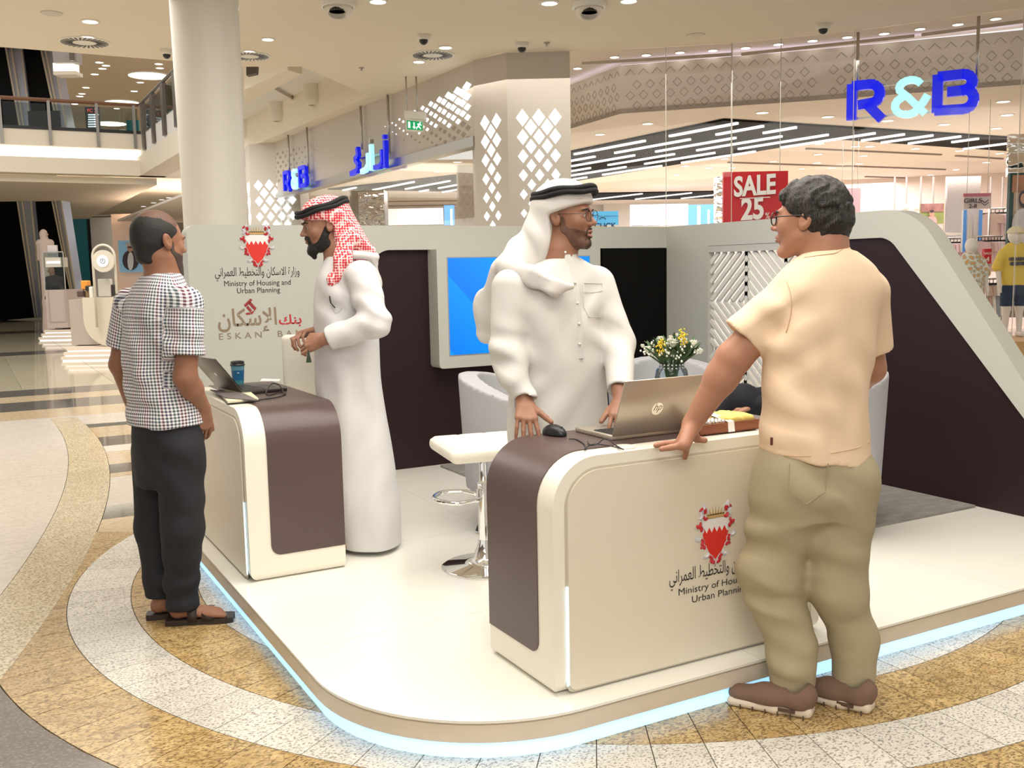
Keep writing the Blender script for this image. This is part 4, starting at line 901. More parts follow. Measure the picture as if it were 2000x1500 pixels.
    robe = soft('white_robe', rb, lo, hi, .0068, THOBE, T)
    # placket, buttons and pocket follow the front of the robe
    def onrobe(x, y, off=.002):
        "march along the pixel ray to the robe surface"
        t = D-.45
        for _ in range(60):
            p = dep(x, y, t); v = float(rb(p[None])[0]); 
            if v < .0005: break
            t += max(v*.8, .0005)
        return dep(x, y, t)-VD*off
    def ribbon(pts, wd, th, name, m, par):
        A = [onrobe(x, y, th) for x, y in pts]; V = []; F = []
        for i, a in enumerate(A):
            V += [a-VR*wd/2, a+VR*wd/2, a-VR*wd/2+VD*.012, a+VR*wd/2+VD*.012]
            if i: k = 4*i; F += [(k-4, k-3, k+1, k), (k-4, k, k+2, k-2), (k-3, k-1, k+3, k+1)]
        k = len(V); F += [(k-4, k-3, k-1, k-2), (0, 2, 3, 1)]
        return link(name, pyd(V, F), m, par, .6)
    ribbon([(1107, 497), (1116, 520), (1122, 548), (1126, 580), (1129, 615), (1131, 650), (1132, 680), (1133, 700)], .026, .0035, 'placket', THOBE, robe)
    for x, y in ((1104, 493), (1123, 552), (1128, 592), (1131, 632), (1132, 672)):
        p = onrobe(x, y, .006); MB().sphere(p, .0052, 10, 6).obj('button', mat('pearl_button', (.7, .68, .62), .3), robe, True)
    pts = [(1140, 553), (1140, 600), (1150, 619), (1172, 620), (1177, 600), (1176, 553)]
    A = [onrobe(*q_, .002) for q_ in pts]; MB().tube(A+[A[0]], .0012, 6).obj('pocket_seam', mat('robe_seam', (.62, .6, .55), .8), robe, True)
    A = [onrobe(*q_, .002) for q_ in ((1140, 570), (1158, 571), (1177, 568))]; MB().tube(A, .001, 6).obj('pocket_seam', MATS['robe_seam'], robe, True)
    # headcloth
    capf = U(ell(W(0, -.012, .050), (.094, .116, .094), hB), k=.02)
    pl = lambda y, z, ny, nz: plane(W(0, y, z), hB[1]*ny+hB[2]*nz)
    drape = U(capf, cap(W(0, -.045, .02), W(0, -.075, -.07), .094, .096), cap(W(0, -.075, -.07), P(1030, 508, .03), .090, .085), k=.05)
    drape = U(drape, cap(P(1020, 500, .02), P(1000, 520, -.02), .07, .055), k=.04)
    face = AND(pl(.102, .052, .76, -.65), plane(W(0, .0, 0), -hB[2]*0+hB[1]*-1), .001) if False else pl(.104, .050, .64, -.768)
    drape = SUB(drape, AND(plane(W(0, .104, .050), hB[2]*.956-hB[1]*.294), plane(W(0, -.034, 0), -hB[1]-hB[2]*.12), .012), .010)
    drape = SUB(drape, cap(W(0, .01, -.09), P(1112, 530, -.09), .075, .085), .02)
    roll = U(fcap(P(990, 518, -.07), P(1040, 540, -.14), .038, .034, fw, .7), fcap(P(1040, 540, -.14), P(1085, 562, -.165), .034, .026, fw, .7), fcap(P(1085, 562, -.165), P(1116, 560, -.16), .026, .012, fw, .7), k=.025)
    roll = U(roll, cap(P(1015, 505, .0), P(988, 520, -.05), .05, .042), k=.03)
    tail = U(fcap(P(985, 530, .0), P(960, 600, .06), .055, .060, VD, .35), fcap(P(960, 600, .06), P(952, 650, .08), .060, .045, VD, .3), k=.03)
    cl = U(drape, roll, tail, k=.02)
    cl = folds(cl, [(tuple(VR*60+UP*34), .005, 0, P(1030, 470, -.05), .09), (tuple(VR*30+UP*80), .004, 1, P(1060, 545, -.15), .08), (tuple(VR*80+UP*10), .004, 1, P(965, 600, 0), .1), (tuple(hB[1]*40+hB[2]*50), .003, 0, W(-.08, 0, .03), .07)])
    lo, hi = around([P(935, 340, -.25), P(1180, 340, .2), P(935, 690, .2), P(1180, 600, -.25)], .1)
    soft('headcloth', cl, lo, hi, .0048, mat('white_voile', (.66, .63, .605), .8, bump=(500, .15, .001)), T)
    agal(W, hB, T, s, y0=-.010, z0=.078, rx=.098, ry=.120, tilt=.10)
    return T
man_white()
# ================= 4. the man in the red chequered headcloth
def man_red():
    D = 4.88; P = lambda x, y, d=0.: dep(x, y, D+d); fw = facing(-103); B = frame(fw); O = P(712, 1000); O[2] = HP
    T = person('bearded man in a white robe and red chequered headcloth facing left behind the left counter', O)
    SK = skinmat('brown_skin_d', (.31, .155, .10)); s = 1.06
    hB = frame(facing(-112)-UP*.16); hc = P(633, 440); nk = P(662, 505)
    hf, W = head(hc, hB, s, neck_to=nk); parts = [(hf, hc-vec(.15, .15, .27), hc+vec(.15, .15, .15), .0035)]
    wL, eL, sL = P(634, 662, -.24), P(733, 630, -.25), P(706, 540, -.17)
    hd, hp = hand(wL, -VR*.92-UP*.1+VD*.3, UP*.55-VD*.8-VR*.2, -1, ((.5, .7, .5), (.6, .75, .55), (.7, .75, .55), (.8, .75, .5)), 1.0, (.5, .4))
    lo, hi = around([wL+VR*.08]+hp, .06); parts.append((U(hd, cap(wL+VR*.09, wL, .032, .028), k=.012), lo, hi, .0035))
    wR, eR, sR = P(620, 646, -.02), P(672, 640, .15), P(690, 540, .16)
    hr, hp2 = hand(wR, -VR*.75-VD*.62-UP*.05, UP*.85+VD*.3, 1, ((.6, .8, .5), (.7, .8, .55), (.75, .8, .5), (.8, .8, .5)), 1.0, (.5, .4))
    lo, hi = around([wR]+hp2, .06); parts.append((U(hr, cap(wR+(eR-wR)*.3, wR, .034, .028), k=.012), lo, hi, .0035))
    for e in (-1, 1):
        h = O+VR*.05+VD*.10*e-UP*.0; t = h+fw*.25; lo, hi = around([h, t, h+UP*.1], .06); parts.append((foot_sdf(h+UP*.02, t+UP*.02), lo, hi, .006))
    link('body', skin_parts(parts, (nk-UP*.03, P(676, 680), P(690, 830)), [(O+VD*.1*e+UP*.8, O+VD*.1*e+UP*.45, O+VR*.05+VD*.10*e+UP*.06) for e in (-1, 1)], [(sL, eL, wL), (sR, eR, wR)]), SK, T); eyes(W, hB, s, T); brows(W, HAIRB, T, s); lips(W, mat('lip_tone_d', (.26, .12, .10), .4), T, 0, s)
    q = U(cap(W(.066, .004, -.02), W(.046, .03, -.075), .016, .026), cap(W(-.066, .004, -.02), W(-.046, .03, -.075), .016, .026), cap(W(.05, .02, -.080), W(0, .08, -.110), .028, .032), cap(W(-.05, .02, -.080), W(0, .08, -.110), .028, .032), cap(W(-.022, .094, -.046), W(.022, .094, -.046), .009, .009), cap(W(.026, .09, -.05), W(.022, .085, -.085), .009, .012), cap(W(-.026, .09, -.05), W(-.022, .085, -.085), .009, .012), k=.008)
    beard = U(AND(lambda p: hf(p)-.0045, q, .003), cap(W(0, .078, -.112), W(0, .072, -.135), .024, .012), k=.012)
    beard = SUB(beard, ell(W(0, .103, -.061), (.019, .016, .0075), hB), .003)
    soft('beard', lambda p: beard(p)+.001*noise3(p, 220), W(0, .03, -.07)-.11, W(0, .03, -.07)+.11, .0035, HAIRB, T)
    # robe
    spec = [(502, 665, .085, .07), (525, 668, .155, .105), (560, 671, .18, .14), (640, 676, .18, .158), (760, 682, .185, .162), (880, 700, .195, .165), (1000, 718, .215, .165), (1060, 724, .22, .155)]
    R = rows_from(spec, D, B, O); tor = loft(R, B, O, 2.2)
    def sleeve(a, e_, w_, r0, r1, r2, cut=.0):
        f = U(cap(a, e_, r0, r1), cap(e_, w_, r1, r2), k=.03); d = w_-e_; d /= np.linalg.norm(d); return openend(f, w_-d*cut, d, r2+.004)
    rb = U(tor, sleeve(sL, eL, wL+VR*.02, .078, .070, .055), sleeve(sR, eR, wR+VR*.02+VD*.03, .075, .065, .055), k=.028)
    col = cap(P(664, 515), P(655, 485), .070, .066); col = AND(col, plane(P(656, 487), UP*.93+fw*.36), .003); rb = U(rb, col, k=.012)
    rb = SUB(rb, cap(nk, P(652, 468), .056, .06), .003)
    rb = folds(rb, [(tuple(UP*60+VR*30), .006, 0, P(735, 610, -.25), .10), (tuple(UP*40-VR*50), .005, 1, P(690, 640, -.27), .12), (tuple(VR*44+UP*8), .004, 2, P(680, 760, -.2), .25), (tuple(VR*30-UP*3), .005, 0, P(715, 950, -.2), .35), (tuple(VR*30+UP*34), .004, 0, P(660, 580, -.15), .14)])
    lo, hi = around([P(600, 480, -.3), P(770, 480, .3), O+vec(-.22, -.25, 0), O+vec(.22, .25, 0)], .14); lo[2] = HP+.02
    robe = soft('white_robe', rb, lo, hi, .0072, THOBE2, T)
    def onrobe(x, y, off=.002):
        t = D-.5
        for _ in range(60):
            v = float(rb(dep(x, y, t)[None])[0])
            if v < .0005: break
            t += max(v*.8, .0005)
        return dep(x, y, t)-VD*off
    A = [onrobe(*q_) for q_ in ((649, 553), (666, 552), (667, 605), (656, 612), (648, 600), (649, 553))]; MB().tube(A, .0012, 6).obj('pocket_seam', MATS['robe_seam'], robe, True)
    A = [onrobe(*q_, .006) for q_ in ((644, 578), (646, 590), (651, 597), (655, 601))]; MB().tube(bez(A, 4), .0028, 6).obj('pen', BLACKP, T, True)
    # headcloth: cap, falls behind the ear, one strand down the chest, a plain white tail down the back
    RW = shemagh_mat(); pl = lambda y, z, ny, nz: plane(W(0, y, z), hB[1]*ny+hB[2]*nz)
    drape = U(ell(W(0, -.012, .048), (.094, .118, .090), hB), cap(W(0, -.045, .02), W(0, -.068, -.05), .094, .092), cap(W(0, -.068, -.05), P(690, 487, .0), .088, .088), k=.05)
    drape = U(drape, fcap(P(690, 470, -.1), P(722, 490, -.06), .04, .03, VD, .6), k=.03)
    drape = SUB(drape, AND(plane(W(0, .108, .045), hB[2]*.956-hB[1]*.294), plane(W(0, -.026, 0), -hB[1]-hB[2]*.12), .012), .010)
    drape = SUB(drape, cap(W(0, .03, -.08), P(640, 540, 0), .070, .08), .02)
    strand = U(fcap(P(676, 470, -.115), P(668, 510, -.155), .042, .040, VD, .5), fcap(P(668, 510, -.155), P(650, 548, -.17), .038, .022, VD, .5), fcap(P(650, 548, -.17), P(647, 558, -.17), .022, .006, VD, .5), k=.02)
    cl = U(drape, strand, k=.025); cl = folds(cl, [(tuple(VR*70+UP*26), .004, 0, P(690, 450, -.1), .08), (tuple(hB[1]*50+hB[2]*60), .003, 0, W(-.08, 0, .03), .08), (tuple(VR*90+UP*30), .004, 0, P(664, 515, -.15), .08)])
    lo, hi = around([P(570, 370, -.25), P(740, 370, .2), P(740, 570, -.25), P(570, 570, .2)], .08)
    soft('headcloth', cl, lo, hi, .0046, RW, T)
    tl = U(fcap(P(690, 497, -.10), P(728, 500, -.04), .035, .034, UP, .6), fcap(P(728, 500, -.04), P(742, 555, .0), .036, .026, VR, .4), k=.02)
    tl = folds(tl, [(tuple(UP*60+VR*40), .004, 0, P(730, 520, 0), .1)]); lo, hi = around([P(690, 480, -.1), P(745, 570, .0)], .07)
    soft('headcloth_tail', tl, lo, hi, .0048, mat('white_voile', (.66, .63, .605), .8), T)
    agal(W, hB, T, s, y0=-.005, z0=.074, rx=.098, ry=.121, tilt=-.16)
    # prayer-bead tassel held in the hand
    ts_ = MB(); tp = P(602, 682, -.29)
    for k in range(9): a = k*.7; ts_.tube([tp, tp+VR*.008*math.cos(a)+VD*.008*math.sin(a)-UP*.062], [.002, .0055], 5)
    o = ts_.obj('bead_tassel', mat('dark_green_thread', (.03, .045, .03), .8)); tag(o, 'dark green bead tassel hanging from the clasped hands over the left counter', 'tassel')
    # shoe
    for k, (x, y) in enumerate(((748, 1062), (760, 1046))):
        heel = onz(x, y, HP)-UP*0; toe = heel+fw*.27; d = fw; h = heel+d*.03
        if k: heel = heel+VD*.12; toe = toe+VD*.12; h = h+VD*.12
        up_ = U(cap(h+UP*.06, h+UP*.05+d*.03, .034, .036), cap(h+UP*.05, heel+d*.16+UP*.042, .040, .036), fcap(heel+d*.16+UP*.04, heel+d*.235+UP*.034, .042, .034, UP, .7), k=.03); up_ = AND(up_, plane(h+UP*.025, -UP), .003)
        lo, hi = around([heel, toe, heel+UP*.1], .05); soft('shoe_upper', up_, lo, hi, .0048, mat('black_sneaker_cloth', (.02, .02, .02), .6), T)
        soft('shoe_sole', U(rbox(heel+d*.13+UP*.014, (.042, .14, .0135), np.array([np.cross(d, UP), d, UP]), .012), k=.01), lo, hi, .0048, mat('white_rubber', (.75, .73, .7), .5), T)
    return T
man_red()
# ================================================================== MALL SHELL
CEIL = mat('ceiling_plaster', (.80, .72, .60), .8)
CEILC = mat('cool_ceiling_plaster', (.74, .72, .68), .8)
STORE = mat('shop_ceiling_plaster', (.86, .77, .72), .7)
GREIGE = mat('warm_grey_cladding', (.56, .51, .45), .55)
PALEC = mat('pale_column_paint', (.70, .67, .60), .45)
def glow(name, c, e): return mat(name, (.8, .8, .8), .5, emit=c, es=e)
LAMP = glow('downlight_glow', (1, .93, .82), 5.)
LITE = glow('lit_acrylic', (.86, .95, 1), 1.25)
STRIP = glow('warm_cove_light', (1, .93, .76), 1.35)
ZC = 3.6
def slab(name, pts, z0, z1, m, parent=None, kind='structure'):
    o = MB().prism([(p[0], p[1], z0) for p in pts], (0, 0, z1-z0)).obj(name, m, parent)
    if kind and parent is None: o['kind'] = kind
    return o
gl = [np.array(p) for p in ((5.31, 8.38), (6.07, 7.85), (6.55, 7.45), (7.26, 6.61), (7.94, 5.42), (8.5, 3.6), (8.6, 1.5))]
t1, t2, t3 = onz(590, 130, ZC), onz(722, 188, ZC), onz(480, 290, ZC)
c1 = slab('ceiling', [(-14, -4), (-14, 10.32), (2.66, 10.32), t1, (4.71, 8.72), (5.31, 8.38)]+gl[1:]+[(8.6, -4)], ZC, ZC+.45, CEIL)
slab('ceiling', [t1+vec(0, .0, 0), t2, t3, (4.28, 17), (4.5, 17), (4.66, 9.15), (4.71, 8.72)], ZC, ZC+.45, CEIL)
# lower ceiling over the viewer's side, with a long curved edge
ZL = 3.5; edge = bez([onz(x, y, ZL)[:2] for x, y in ((-300, 25), (60, 5), (275, 0), (465, 30), (760, 62), (1100, 66), (1400, 52), (1700, 32), (2000, 8), (2300, -30))], 5)
slab('ceiling', [tuple(p) for p in edge]+[(8.58, -3.9), (-13.9, -3.9), (-13.9, edge[0][1])], ZL, ZC-.002, CEIL)
# bay beyond, higher and cooler, crossed by a beam
slab('ceiling', [(2.3, 10.33), t1, t2, t3, (4.27, 19), dep(430, 500, 18.8), dep(430, 500, 11.5)], 4.05, 4.2, CEILC)
b0, b1, b2, b3 = onz(478, 205, 3.75), onz(478, 175, 3.75), onz(562, 137, 3.75), onz(590, 145, 3.75)
slab('trim_1', [b0, b1, b2, b3], 3.75, 4.05, CEIL)
slab('trim_2', [onz(538, 176, 4.0), onz(536, 174, 4.0), onz(636, 232, 4.0), onz(638, 234, 4.0)], 4.0, 4.05, GREIGE)
# round column behind the booth
cb = dep(425, 500, 6.95)
struct(MB().lathe((cb[0], cb[1], 0), [(.215, 0), (.215, 2.2), (.232, 3.8)], 48).obj('wall_column', PALEC, smooth=.6))
# left facade: a cladding band above the shop windows with diamond cut-outs
FA, FB = np.array([4.66, 9.15, ZC]), np.array([4.5, 16.9, ZC])
fd = (FB-FA)/np.linalg.norm(FB-FA); fn = np.cross(fd, UP)  # pointing to +x
def onf(x, y): return onw(x, y, FA, FB)
facade = struct(MB().prism([FA+UP*(2.83-ZC), FB+UP*(2.78-ZC), FB, FA], fn*.2).obj('wall_left', GREIGE))
MB().prism([FA+UP*(2.76-ZC)-fn*.03, FB+UP*(2.71-ZC)-fn*.03, FB+UP*(2.80-ZC)-fn*.03, FA+UP*(2.86-ZC)-fn*.03], fn*.14).obj('shutter_rail', STEEL, facade)
def diamond(c, ex, ez, n, m, parent, name='diamond_light', th=.006):
    return MB().prism([c-ex, c-ez, c+ex, c+ez], n*th).obj(name, m, parent)
DIM = mat('unlit_cutout', (.36, .31, .26), .6)
for i in range(11):
    for j in range(11):
        px, pz = 922-i*24*(1-.022*i), 0
        y = FA[1]+.16+(i+.5*(j % 2))*.215; z = 3.40-j*.052*1.0
        if i+j*.9 > 11.5: continue
        size = .105*max(.0, 1-(i/11.5)-.045*j)
        if size < .012: continue
        c = FA+fd*(y-FA[1]); c[2] = z-.02-i*.012
        lit = j < 7-.35*i
        diamond(c-fn*.004, fd*size*.95, UP*size*.44, fn, LITE if lit else DIM, facade)
for i in range(9):
    for j in range(7):
        c = FA+fd*(6.95-.27*i-.13*(j % 2)); c[2] = 3.42-.07*j-.01*i
        sz = .075*(1-i/10)
        if i+j < 10: diamond(c-fn*.004, fd*sz, UP*sz*.4, fn, DIM, facade)
# pillars with lit diamonds
def pillar(label, base, faces, zs, z1=ZC):
    "faces: plan polyline of the visible faces; two faces with diamonds"
    t = thing('pillar', label, 'pillar', (base[0][0], base[0][1], 0))
    MB().prism([(x, y, 0) for x, y in base], (0, 0, z1)).obj('cladding', GREIGE, t)
    for (a, b, n_odd, n_rows, ztop, step, s0, s1, sp, asp) in faces:
        a = np.array((*a, 0.)); b = np.array((*b, 0.)); e = (b-a); Wd = np.linalg.norm(e); e /= Wd; nn = np.cross(e, UP); 
        for r in range(n_rows):
            k = n_odd if r % 2 == 0 else n_odd-1; hs = s0+(s1-s0)*r/(n_rows-1)
            for q in range(k):
                u = Wd*(.5+(q-(k-1)/2)*sp); c = a+e*u+UP*(ztop-step*r)+nn*.003
                diamond(c, e*hs*asp, UP*hs, -nn*1., LITE, t)
    return t
pB = [(5.31, 8.38), (4.78, 8.69), (4.64, 9.13), (4.9, 9.7), (5.6, 9.2)]
zt = onw(1105, 228, (4.78, 8.69, 0), (5.31, 8.38, 0))[2]; zt2 = onw(1105, 415, (4.78, 8.69, 0), (5.31, 8.38, 0))[2]
pillar('broad grey pillar with lit diamond cut-outs rising behind the booth in the centre', pB, [((4.78, 8.69), (5.31, 8.38), 3, 12, zt, (zt-zt2)/10, .083, .038, .26, .76), ((4.64, 9.13), (4.78, 8.69), 2, 12, zt-.01, (zt-zt2)/10, .076, .045, .35, .85)], 0)
pc = dep(492, 420, 16.3); pd = dep(588, 420, 16.0); pe = dep(484, 420, 16.8)
zz = dep(540, 375, 16.1)[2]
pillar('distant grey pillar with lit diamonds between the round column and the small blue sign', [tuple(pd[:2]), tuple(pc[:2]), tuple(pe[:2]), tuple((pe+VD*.7)[:2]), tuple((pd+VD*.7)[:2])], [(tuple(pc[:2]), tuple(pd[:2]), 4, 7, zz+.12, .125, .088, .068, .225, .95), (tuple(pe[:2]), tuple(pc[:2]), 2, 7, zz+.12, .125, .09, .07, .4, .9)], 0, 3.6)
# shop windows: frameless curved glass front and its joints
wn = 0
for i in range(len(gl)-2):
    a, b = gl[i], gl[i+1]; wn += 1
    d = (b-a)/np.linalg.norm(b-a)
    o = struct(MB().prism([(*(a+d*.008), 0.), (*(b-d*.008), 0.), (*(b-d*.008), ZC), (*(a+d*.008), ZC)], np.array((-d[1], d[0], 0))*.012).obj('window_%d' % wn, GLASS))
    MB().bar((*a, 0), (*a, ZC), .005, .005).obj('glass_joint', mat('joint_silicone', (.62, .58, .52), .5), o)
GLL = struct(MB().prism([(4.64, 9.2, 0), (4.5, 16.9, 0), (4.5, 16.9, 2.75), (4.64, 9.2, 2.8)], (.012, 0, 0)).obj('window_8', GLASS))
# shop: ceilings, floor, bulkhead, far walls
slab('ceiling', [tuple(p) for p in gl]+[(12.5, 1.5), (11.5, 5.5), (10.4, 7.3), (7.7, 10.9), (7.8, 12.5), (8.2, 16), (6, 17), (4.72, 17), (4.7, 9.6), (5.5, 9.2)], 4.06, 4.2, STORE)
S0 = [(12.5, 1.6), (10.27, 6.98), (8.9, 8.62), (7.28, 10.32), (7.4, 11.75), (8.3, 15.8), (6, 16.8), (4.7, 17)]
slab('ceiling', S0+[(4.7, 36), (20, 40), (36, 22), (30, 1.6)], 3.4, 3.46, STORE)
BULK = mat('pearl_bulkhead', (.76, .70, .66), .5)
BUL = [(10.27, 6.98), (8.9, 8.62), (7.28, 10.32), (7.4, 11.75), (8.3, 15.8)]
bk = MB()
for i in range(len(BUL)-1):
    a, b = BUL[i], BUL[i+1]; ins = .1
    bk.prism([(*a, 3.401), (*b, 3.401), (*b, 3.98), (*a, 3.98)], (.12, .12, 0))
bkh = struct(bk.obj('wall_bulkhead', BULK)); bkh['kind'] = 'structure'
LV = glow('lavender_cove', (.78, .75, 1), 1.1)
for i in range(len(BUL)-1):
    a, b = BUL[i], BUL[i+1]; MB().prism([(a[0]+.06, a[1]+.06, 3.985), (b[0]+.06, b[1]+.06, 3.985), (b[0]+.06, b[1]+.06, 4.0), (a[0]+.06, a[1]+.06, 4.0)], (.04, .04, 0)).obj('cove_light', LV, bkh)
GRV = mat('incised_line', (.42, .37, .33), .6)
for i in range(3):
    a, b = np.array((*BUL[i], 0.)), np.array((*BUL[i+1], 0.)); Ln = np.linalg.norm(b-a); e = (b-a)/Ln; nn = np.cross(e, UP); nn = nn if nn@VD < 0 else -nn
    st = .165; n_ = int(Ln/st)
    for q in range(n_):
        u = st*(q+.5)
        for r in range(4):
            z = 3.86-r*.125+(.0); uu = u+(st/2 if r % 2 else 0)
            if uu > Ln-.05: continue
            c = a+e*uu+UP*z+nn*.002; h = .052 if r else .062; m = MB(); w_ = .004
            P4 = [c-e*h, c+UP*h, c+e*h, c-UP*h]
            m.bar(P4[0], P4[1], .006, .004, up=nn); m.bar(P4[1], P4[2], .006, .004, up=nn)
            if r: m.bar(P4[2], P4[3], .006, .004, up=nn); m.bar(P4[3], P4[0], .006, .004, up=nn)
            m.obj('diamond_groove', GRV, bkh)
# rods, tracks and downlights
def clight(c, r, label, group, m=LAMP, z=None, name='ceiling_light'):
    t = thing(name, label, 'light', tuple(c), group)
    MB().lathe(c, [(r*1.28, 0), (r*1.28, -.006), (r, -.010), (r*.98, -.002)], 20).obj('trim_ring', WHITE, t, .5)
    MB().lathe(c, [(r*.97, -.004), (r*.5, -.007), (.001, -.007)], 16).obj('lens', m, t, True)
    return t
MAINL = {176: 'white recessed downlight nearest the top left corner, above the air diffuser', 171: 'white recessed downlight touching the left air diffuser', 523: 'small recessed downlight right of the round column', 487: 'small recessed downlight against the diffuser behind the column', 870: 'recessed downlight just right of the central air diffuser', 818: 'recessed downlight just below the central air diffuser', 615: 'recessed downlight at the top edge left of the large spotlight'}
for x, y, r in ((176, 41, .06), (171, 72, .055), (523, 76, .05), (487, 100, .05), (870, 92, .06), (818, 120, .055), (615, 0, .05)):
    c = onz(x, y, ZC); clight(c, r, MAINL[x], 'downlights in the main ceiling')
for x, y, q_ in ((738, 2, 'right of the left large spotlight'), (1073, 5, 'left of the right large spotlight'), (1228, 1, 'right of the right large spotlight')):
    clight(onz(x, y, ZL), .06, 'bright downlight at the top edge '+q_, 'downlights in the lower ceiling')
for i, (x, y) in enumerate(((660, 6), (1150, 8))):
    c = onz(x, y, ZL); t = thing('spotlight', 'large white adjustable ceiling spotlight, the %s of the two at the top edge' % ('left', 'right')[i], 'light', tuple(c), 'large ceiling spotlights')
    MB().lathe(c, [(.135, 0), (.13, -.03), (.11, -.035), (.10, -.0)], 28).obj('housing', WHITE, t, .5)
    f = U(ell(c-UP*.045, (.105, .105, .075)), k=.01); f = SUB(f, cap(c-UP*.09-VD*.05, c-UP*.2-VD*.08, .062, .07), .004)
    soft('lamp_ball', f, c-.14, c+vec(.14, .14, .05), .008, mat('satin_ball', (.75, .70, .62), .4), t)
    MB().lathe(c-UP*.075-VD*.045, [(.058, 0), (.001, .0)], 20).obj('lamp_mouth', mat('dim_reflector', (.16, .12, .10), .4), t)
for i, (x, y) in enumerate(((617, 180), (547, 215), (490, 250))):
    c = onz(x-4, y-14, 4.05); t = thing('spotlight', ('white ball spotlight nearest the hanging exit sign', 'middle white ball spotlight in the higher cool ceiling bay', 'white ball spotlight beside the round column')[i], 'light', tuple(c), 'ball spotlights in the ceiling bay')
    MB().lathe(c, [(.15, 0), (.13, -.09), (.145, -.18), (.11, -.26), (.085, -.27), (.08, -.2)], 24).obj('lamp_body', mat('warm_white_shade', (.72, .66, .56), .45), t, .8)
    c2 = onz(x+20, y-8, 4.05); clight(c2, .07, 'small bright downlight beside the %s ball spotlight in the ceiling bay' % ('nearest', 'middle', 'farthest')[i], 'downlights in the ceiling bay')
ORD = 'first second third fourth fifth sixth seventh eighth ninth tenth eleventh twelfth thirteenth fourteenth fifteenth sixteenth seventeenth eighteenth nineteenth twentieth'.split()
def ordn(i): return ORD[i] if i < 20 else ('twenty-'+ORD[i-20] if i < 29 else ('thirtieth' if i == 29 else 'thirty-'+ORD[i-30]))
def lights(pts_, z, r, label, group, m=LAMP):
    for i, (x, y) in enumerate(sorted(pts_)): clight(onz(x, y, z), r, '%s, %s from the left' % (label, ordn(i)), group, m)
# slotted round diffusers
for i, (x, y, r) in enumerate(((165, 82, .22), (487, 109, .2), (845, 107, .215))):
    c = onz(x, y, ZC); t = thing('air_diffuser', ('round slotted air diffuser left of the round column', 'round slotted air diffuser just right of the round column', 'round slotted air diffuser between the exit sign and the central pillar')[i], 'vent', tuple(c), 'round slotted air diffusers')
    MB().lathe(c, [(r, 0), (r, -.006), (r*.97, -.008), (.001, -.008)], 32).obj('diffuser_plate', WHITE, t, .5)
    for k in range(28):
        a = 2*PI*k/28; d = vec(math.cos(a), math.sin(a), 0); s_ = vec(math.cos(a+.35), math.sin(a+.35), 0); MB().bar(c+d*r*.46-UP*.009, c+d*r*.46+s_*r*.46-UP*.009, r*.075, .003).obj('slot', BLACKP, t)
# dome cameras, smoke heads
for x, y, lab, s_ in ((827, 68, 'black-eyed dome camera above the hanging exit sign', 1), (1019, 84, 'black-eyed dome camera above the central diamond pillar', 1), (1608, 47, 'grey dome camera above the shop glass on the right', 1), (325, 97, 'small dome camera left of the round column', .9)):
    c = onz(x, y, ZC); t = thing('dome_camera', lab, 'camera', tuple(c))
    MB().lathe(c, [(.062*s_, 0), (.062*s_, -.03), (.05*s_, -.045), (.046*s_, -.045)], 20).obj('camera_housing', WHITE, t, .5); MB().sphere(c-UP*.048, .040*s_, 16, 10).obj('camera_dome', mat('smoked_dome', (.03, .03, .03), .1), t, True)
for x, y, lab, z in ((101, 25, 'flat white round plate in the ceiling at the upper left', ZC), (1359, 68, 'flat white round plate in the ceiling above the shop glass', ZC)):
    c = onz(x, y, z); tag(MB().lathe(c, [(.085, 0), (.08, -.008), (.001, -.010)], 24).obj('ceiling_plate', mat('plate_white', (.62, .57, .5), .5), smooth=.5), lab, 'ceiling plate')
for x, y, lab in ((1068, 83, 'small dark sprinkler head beside the dome camera above the pillar'), (706, 132, 'small dark sprinkler head left of the exit sign')):
    c = onz(x, y, ZC); t = thing('sprinkler', lab, 'sprinkler', tuple(c)); MB().lathe(c, [(.03, 0), (.03, -.008), (.01, -.012), (.01, -.03)], 14).obj('collar', STEEL, t, .5); MB().lathe(c-UP*.032, [(.022, 0), (.001, -.003)], 12).obj('deflector', STEEL, t)
dbox_q = MB().prism([dep(481, 147, 10.9), dep(500, 143, 10.9), dep(501, 128, 10.9), dep(481, 126, 10.9)], VD*.1).obj('ceiling_bracket', mat('bronze_bracket', (.07, .05, .035), .5)); tag(dbox_q, 'small dark bronze bracket under the ceiling just right of the round column', 'bracket')
# exit sign hung on two rods
ed = 11.0; e0 = dep(790, 216, ed); pts = lambda x, y, d=0.: dep(x, y, ed+d)
t = thing('exit_sign', 'hanging green emergency exit sign with running figure and arrow', 'sign', tuple(pts(810, 236)))
MB().prism([pts(789, 215), pts(831, 219), pts(832, 234), pts(790, 231)], VD*.08).obj('sign_case', WHITE, t)
MB().prism([pts(792, 231), pts(826, 235), pts(827, 258), pts(793, 256)], VD*.03).obj('sign_border', WHITE, t)
GR = mat('exit_green', (.01, .30, .10), .4, emit=(.0, .32, .10), es=.5); WE = mat('lit_white_print', (.9, .9, .9), .4, emit=(1, 1, 1), es=.9)
MB().prism([pts(794.5, 235), pts(825, 238), pts(825.5, 255), pts(795.5, 252.5)], -VD*.004).obj('sign_panel', GR, t)
MB().prism([pts(797, 237.5, -.01), pts(801, 238, -.01), pts(801.5, 250, -.01), pts(797.5, 249.5, -.01)], -VD*.003).obj('door_mark', WE, t)
m = MB(); m.bar(pts(808.5, 239, -.01), pts(809, 248, -.01), .012, .003, up=VD); m.prism([pts(805.5, 247, -.01), pts(812.5, 248, -.01), pts(809, 252, -.01)], -VD*.003); m.obj('arrow_mark', WE, t)
m = MB(); q = lambda x, y: pts(x, y, -.012)
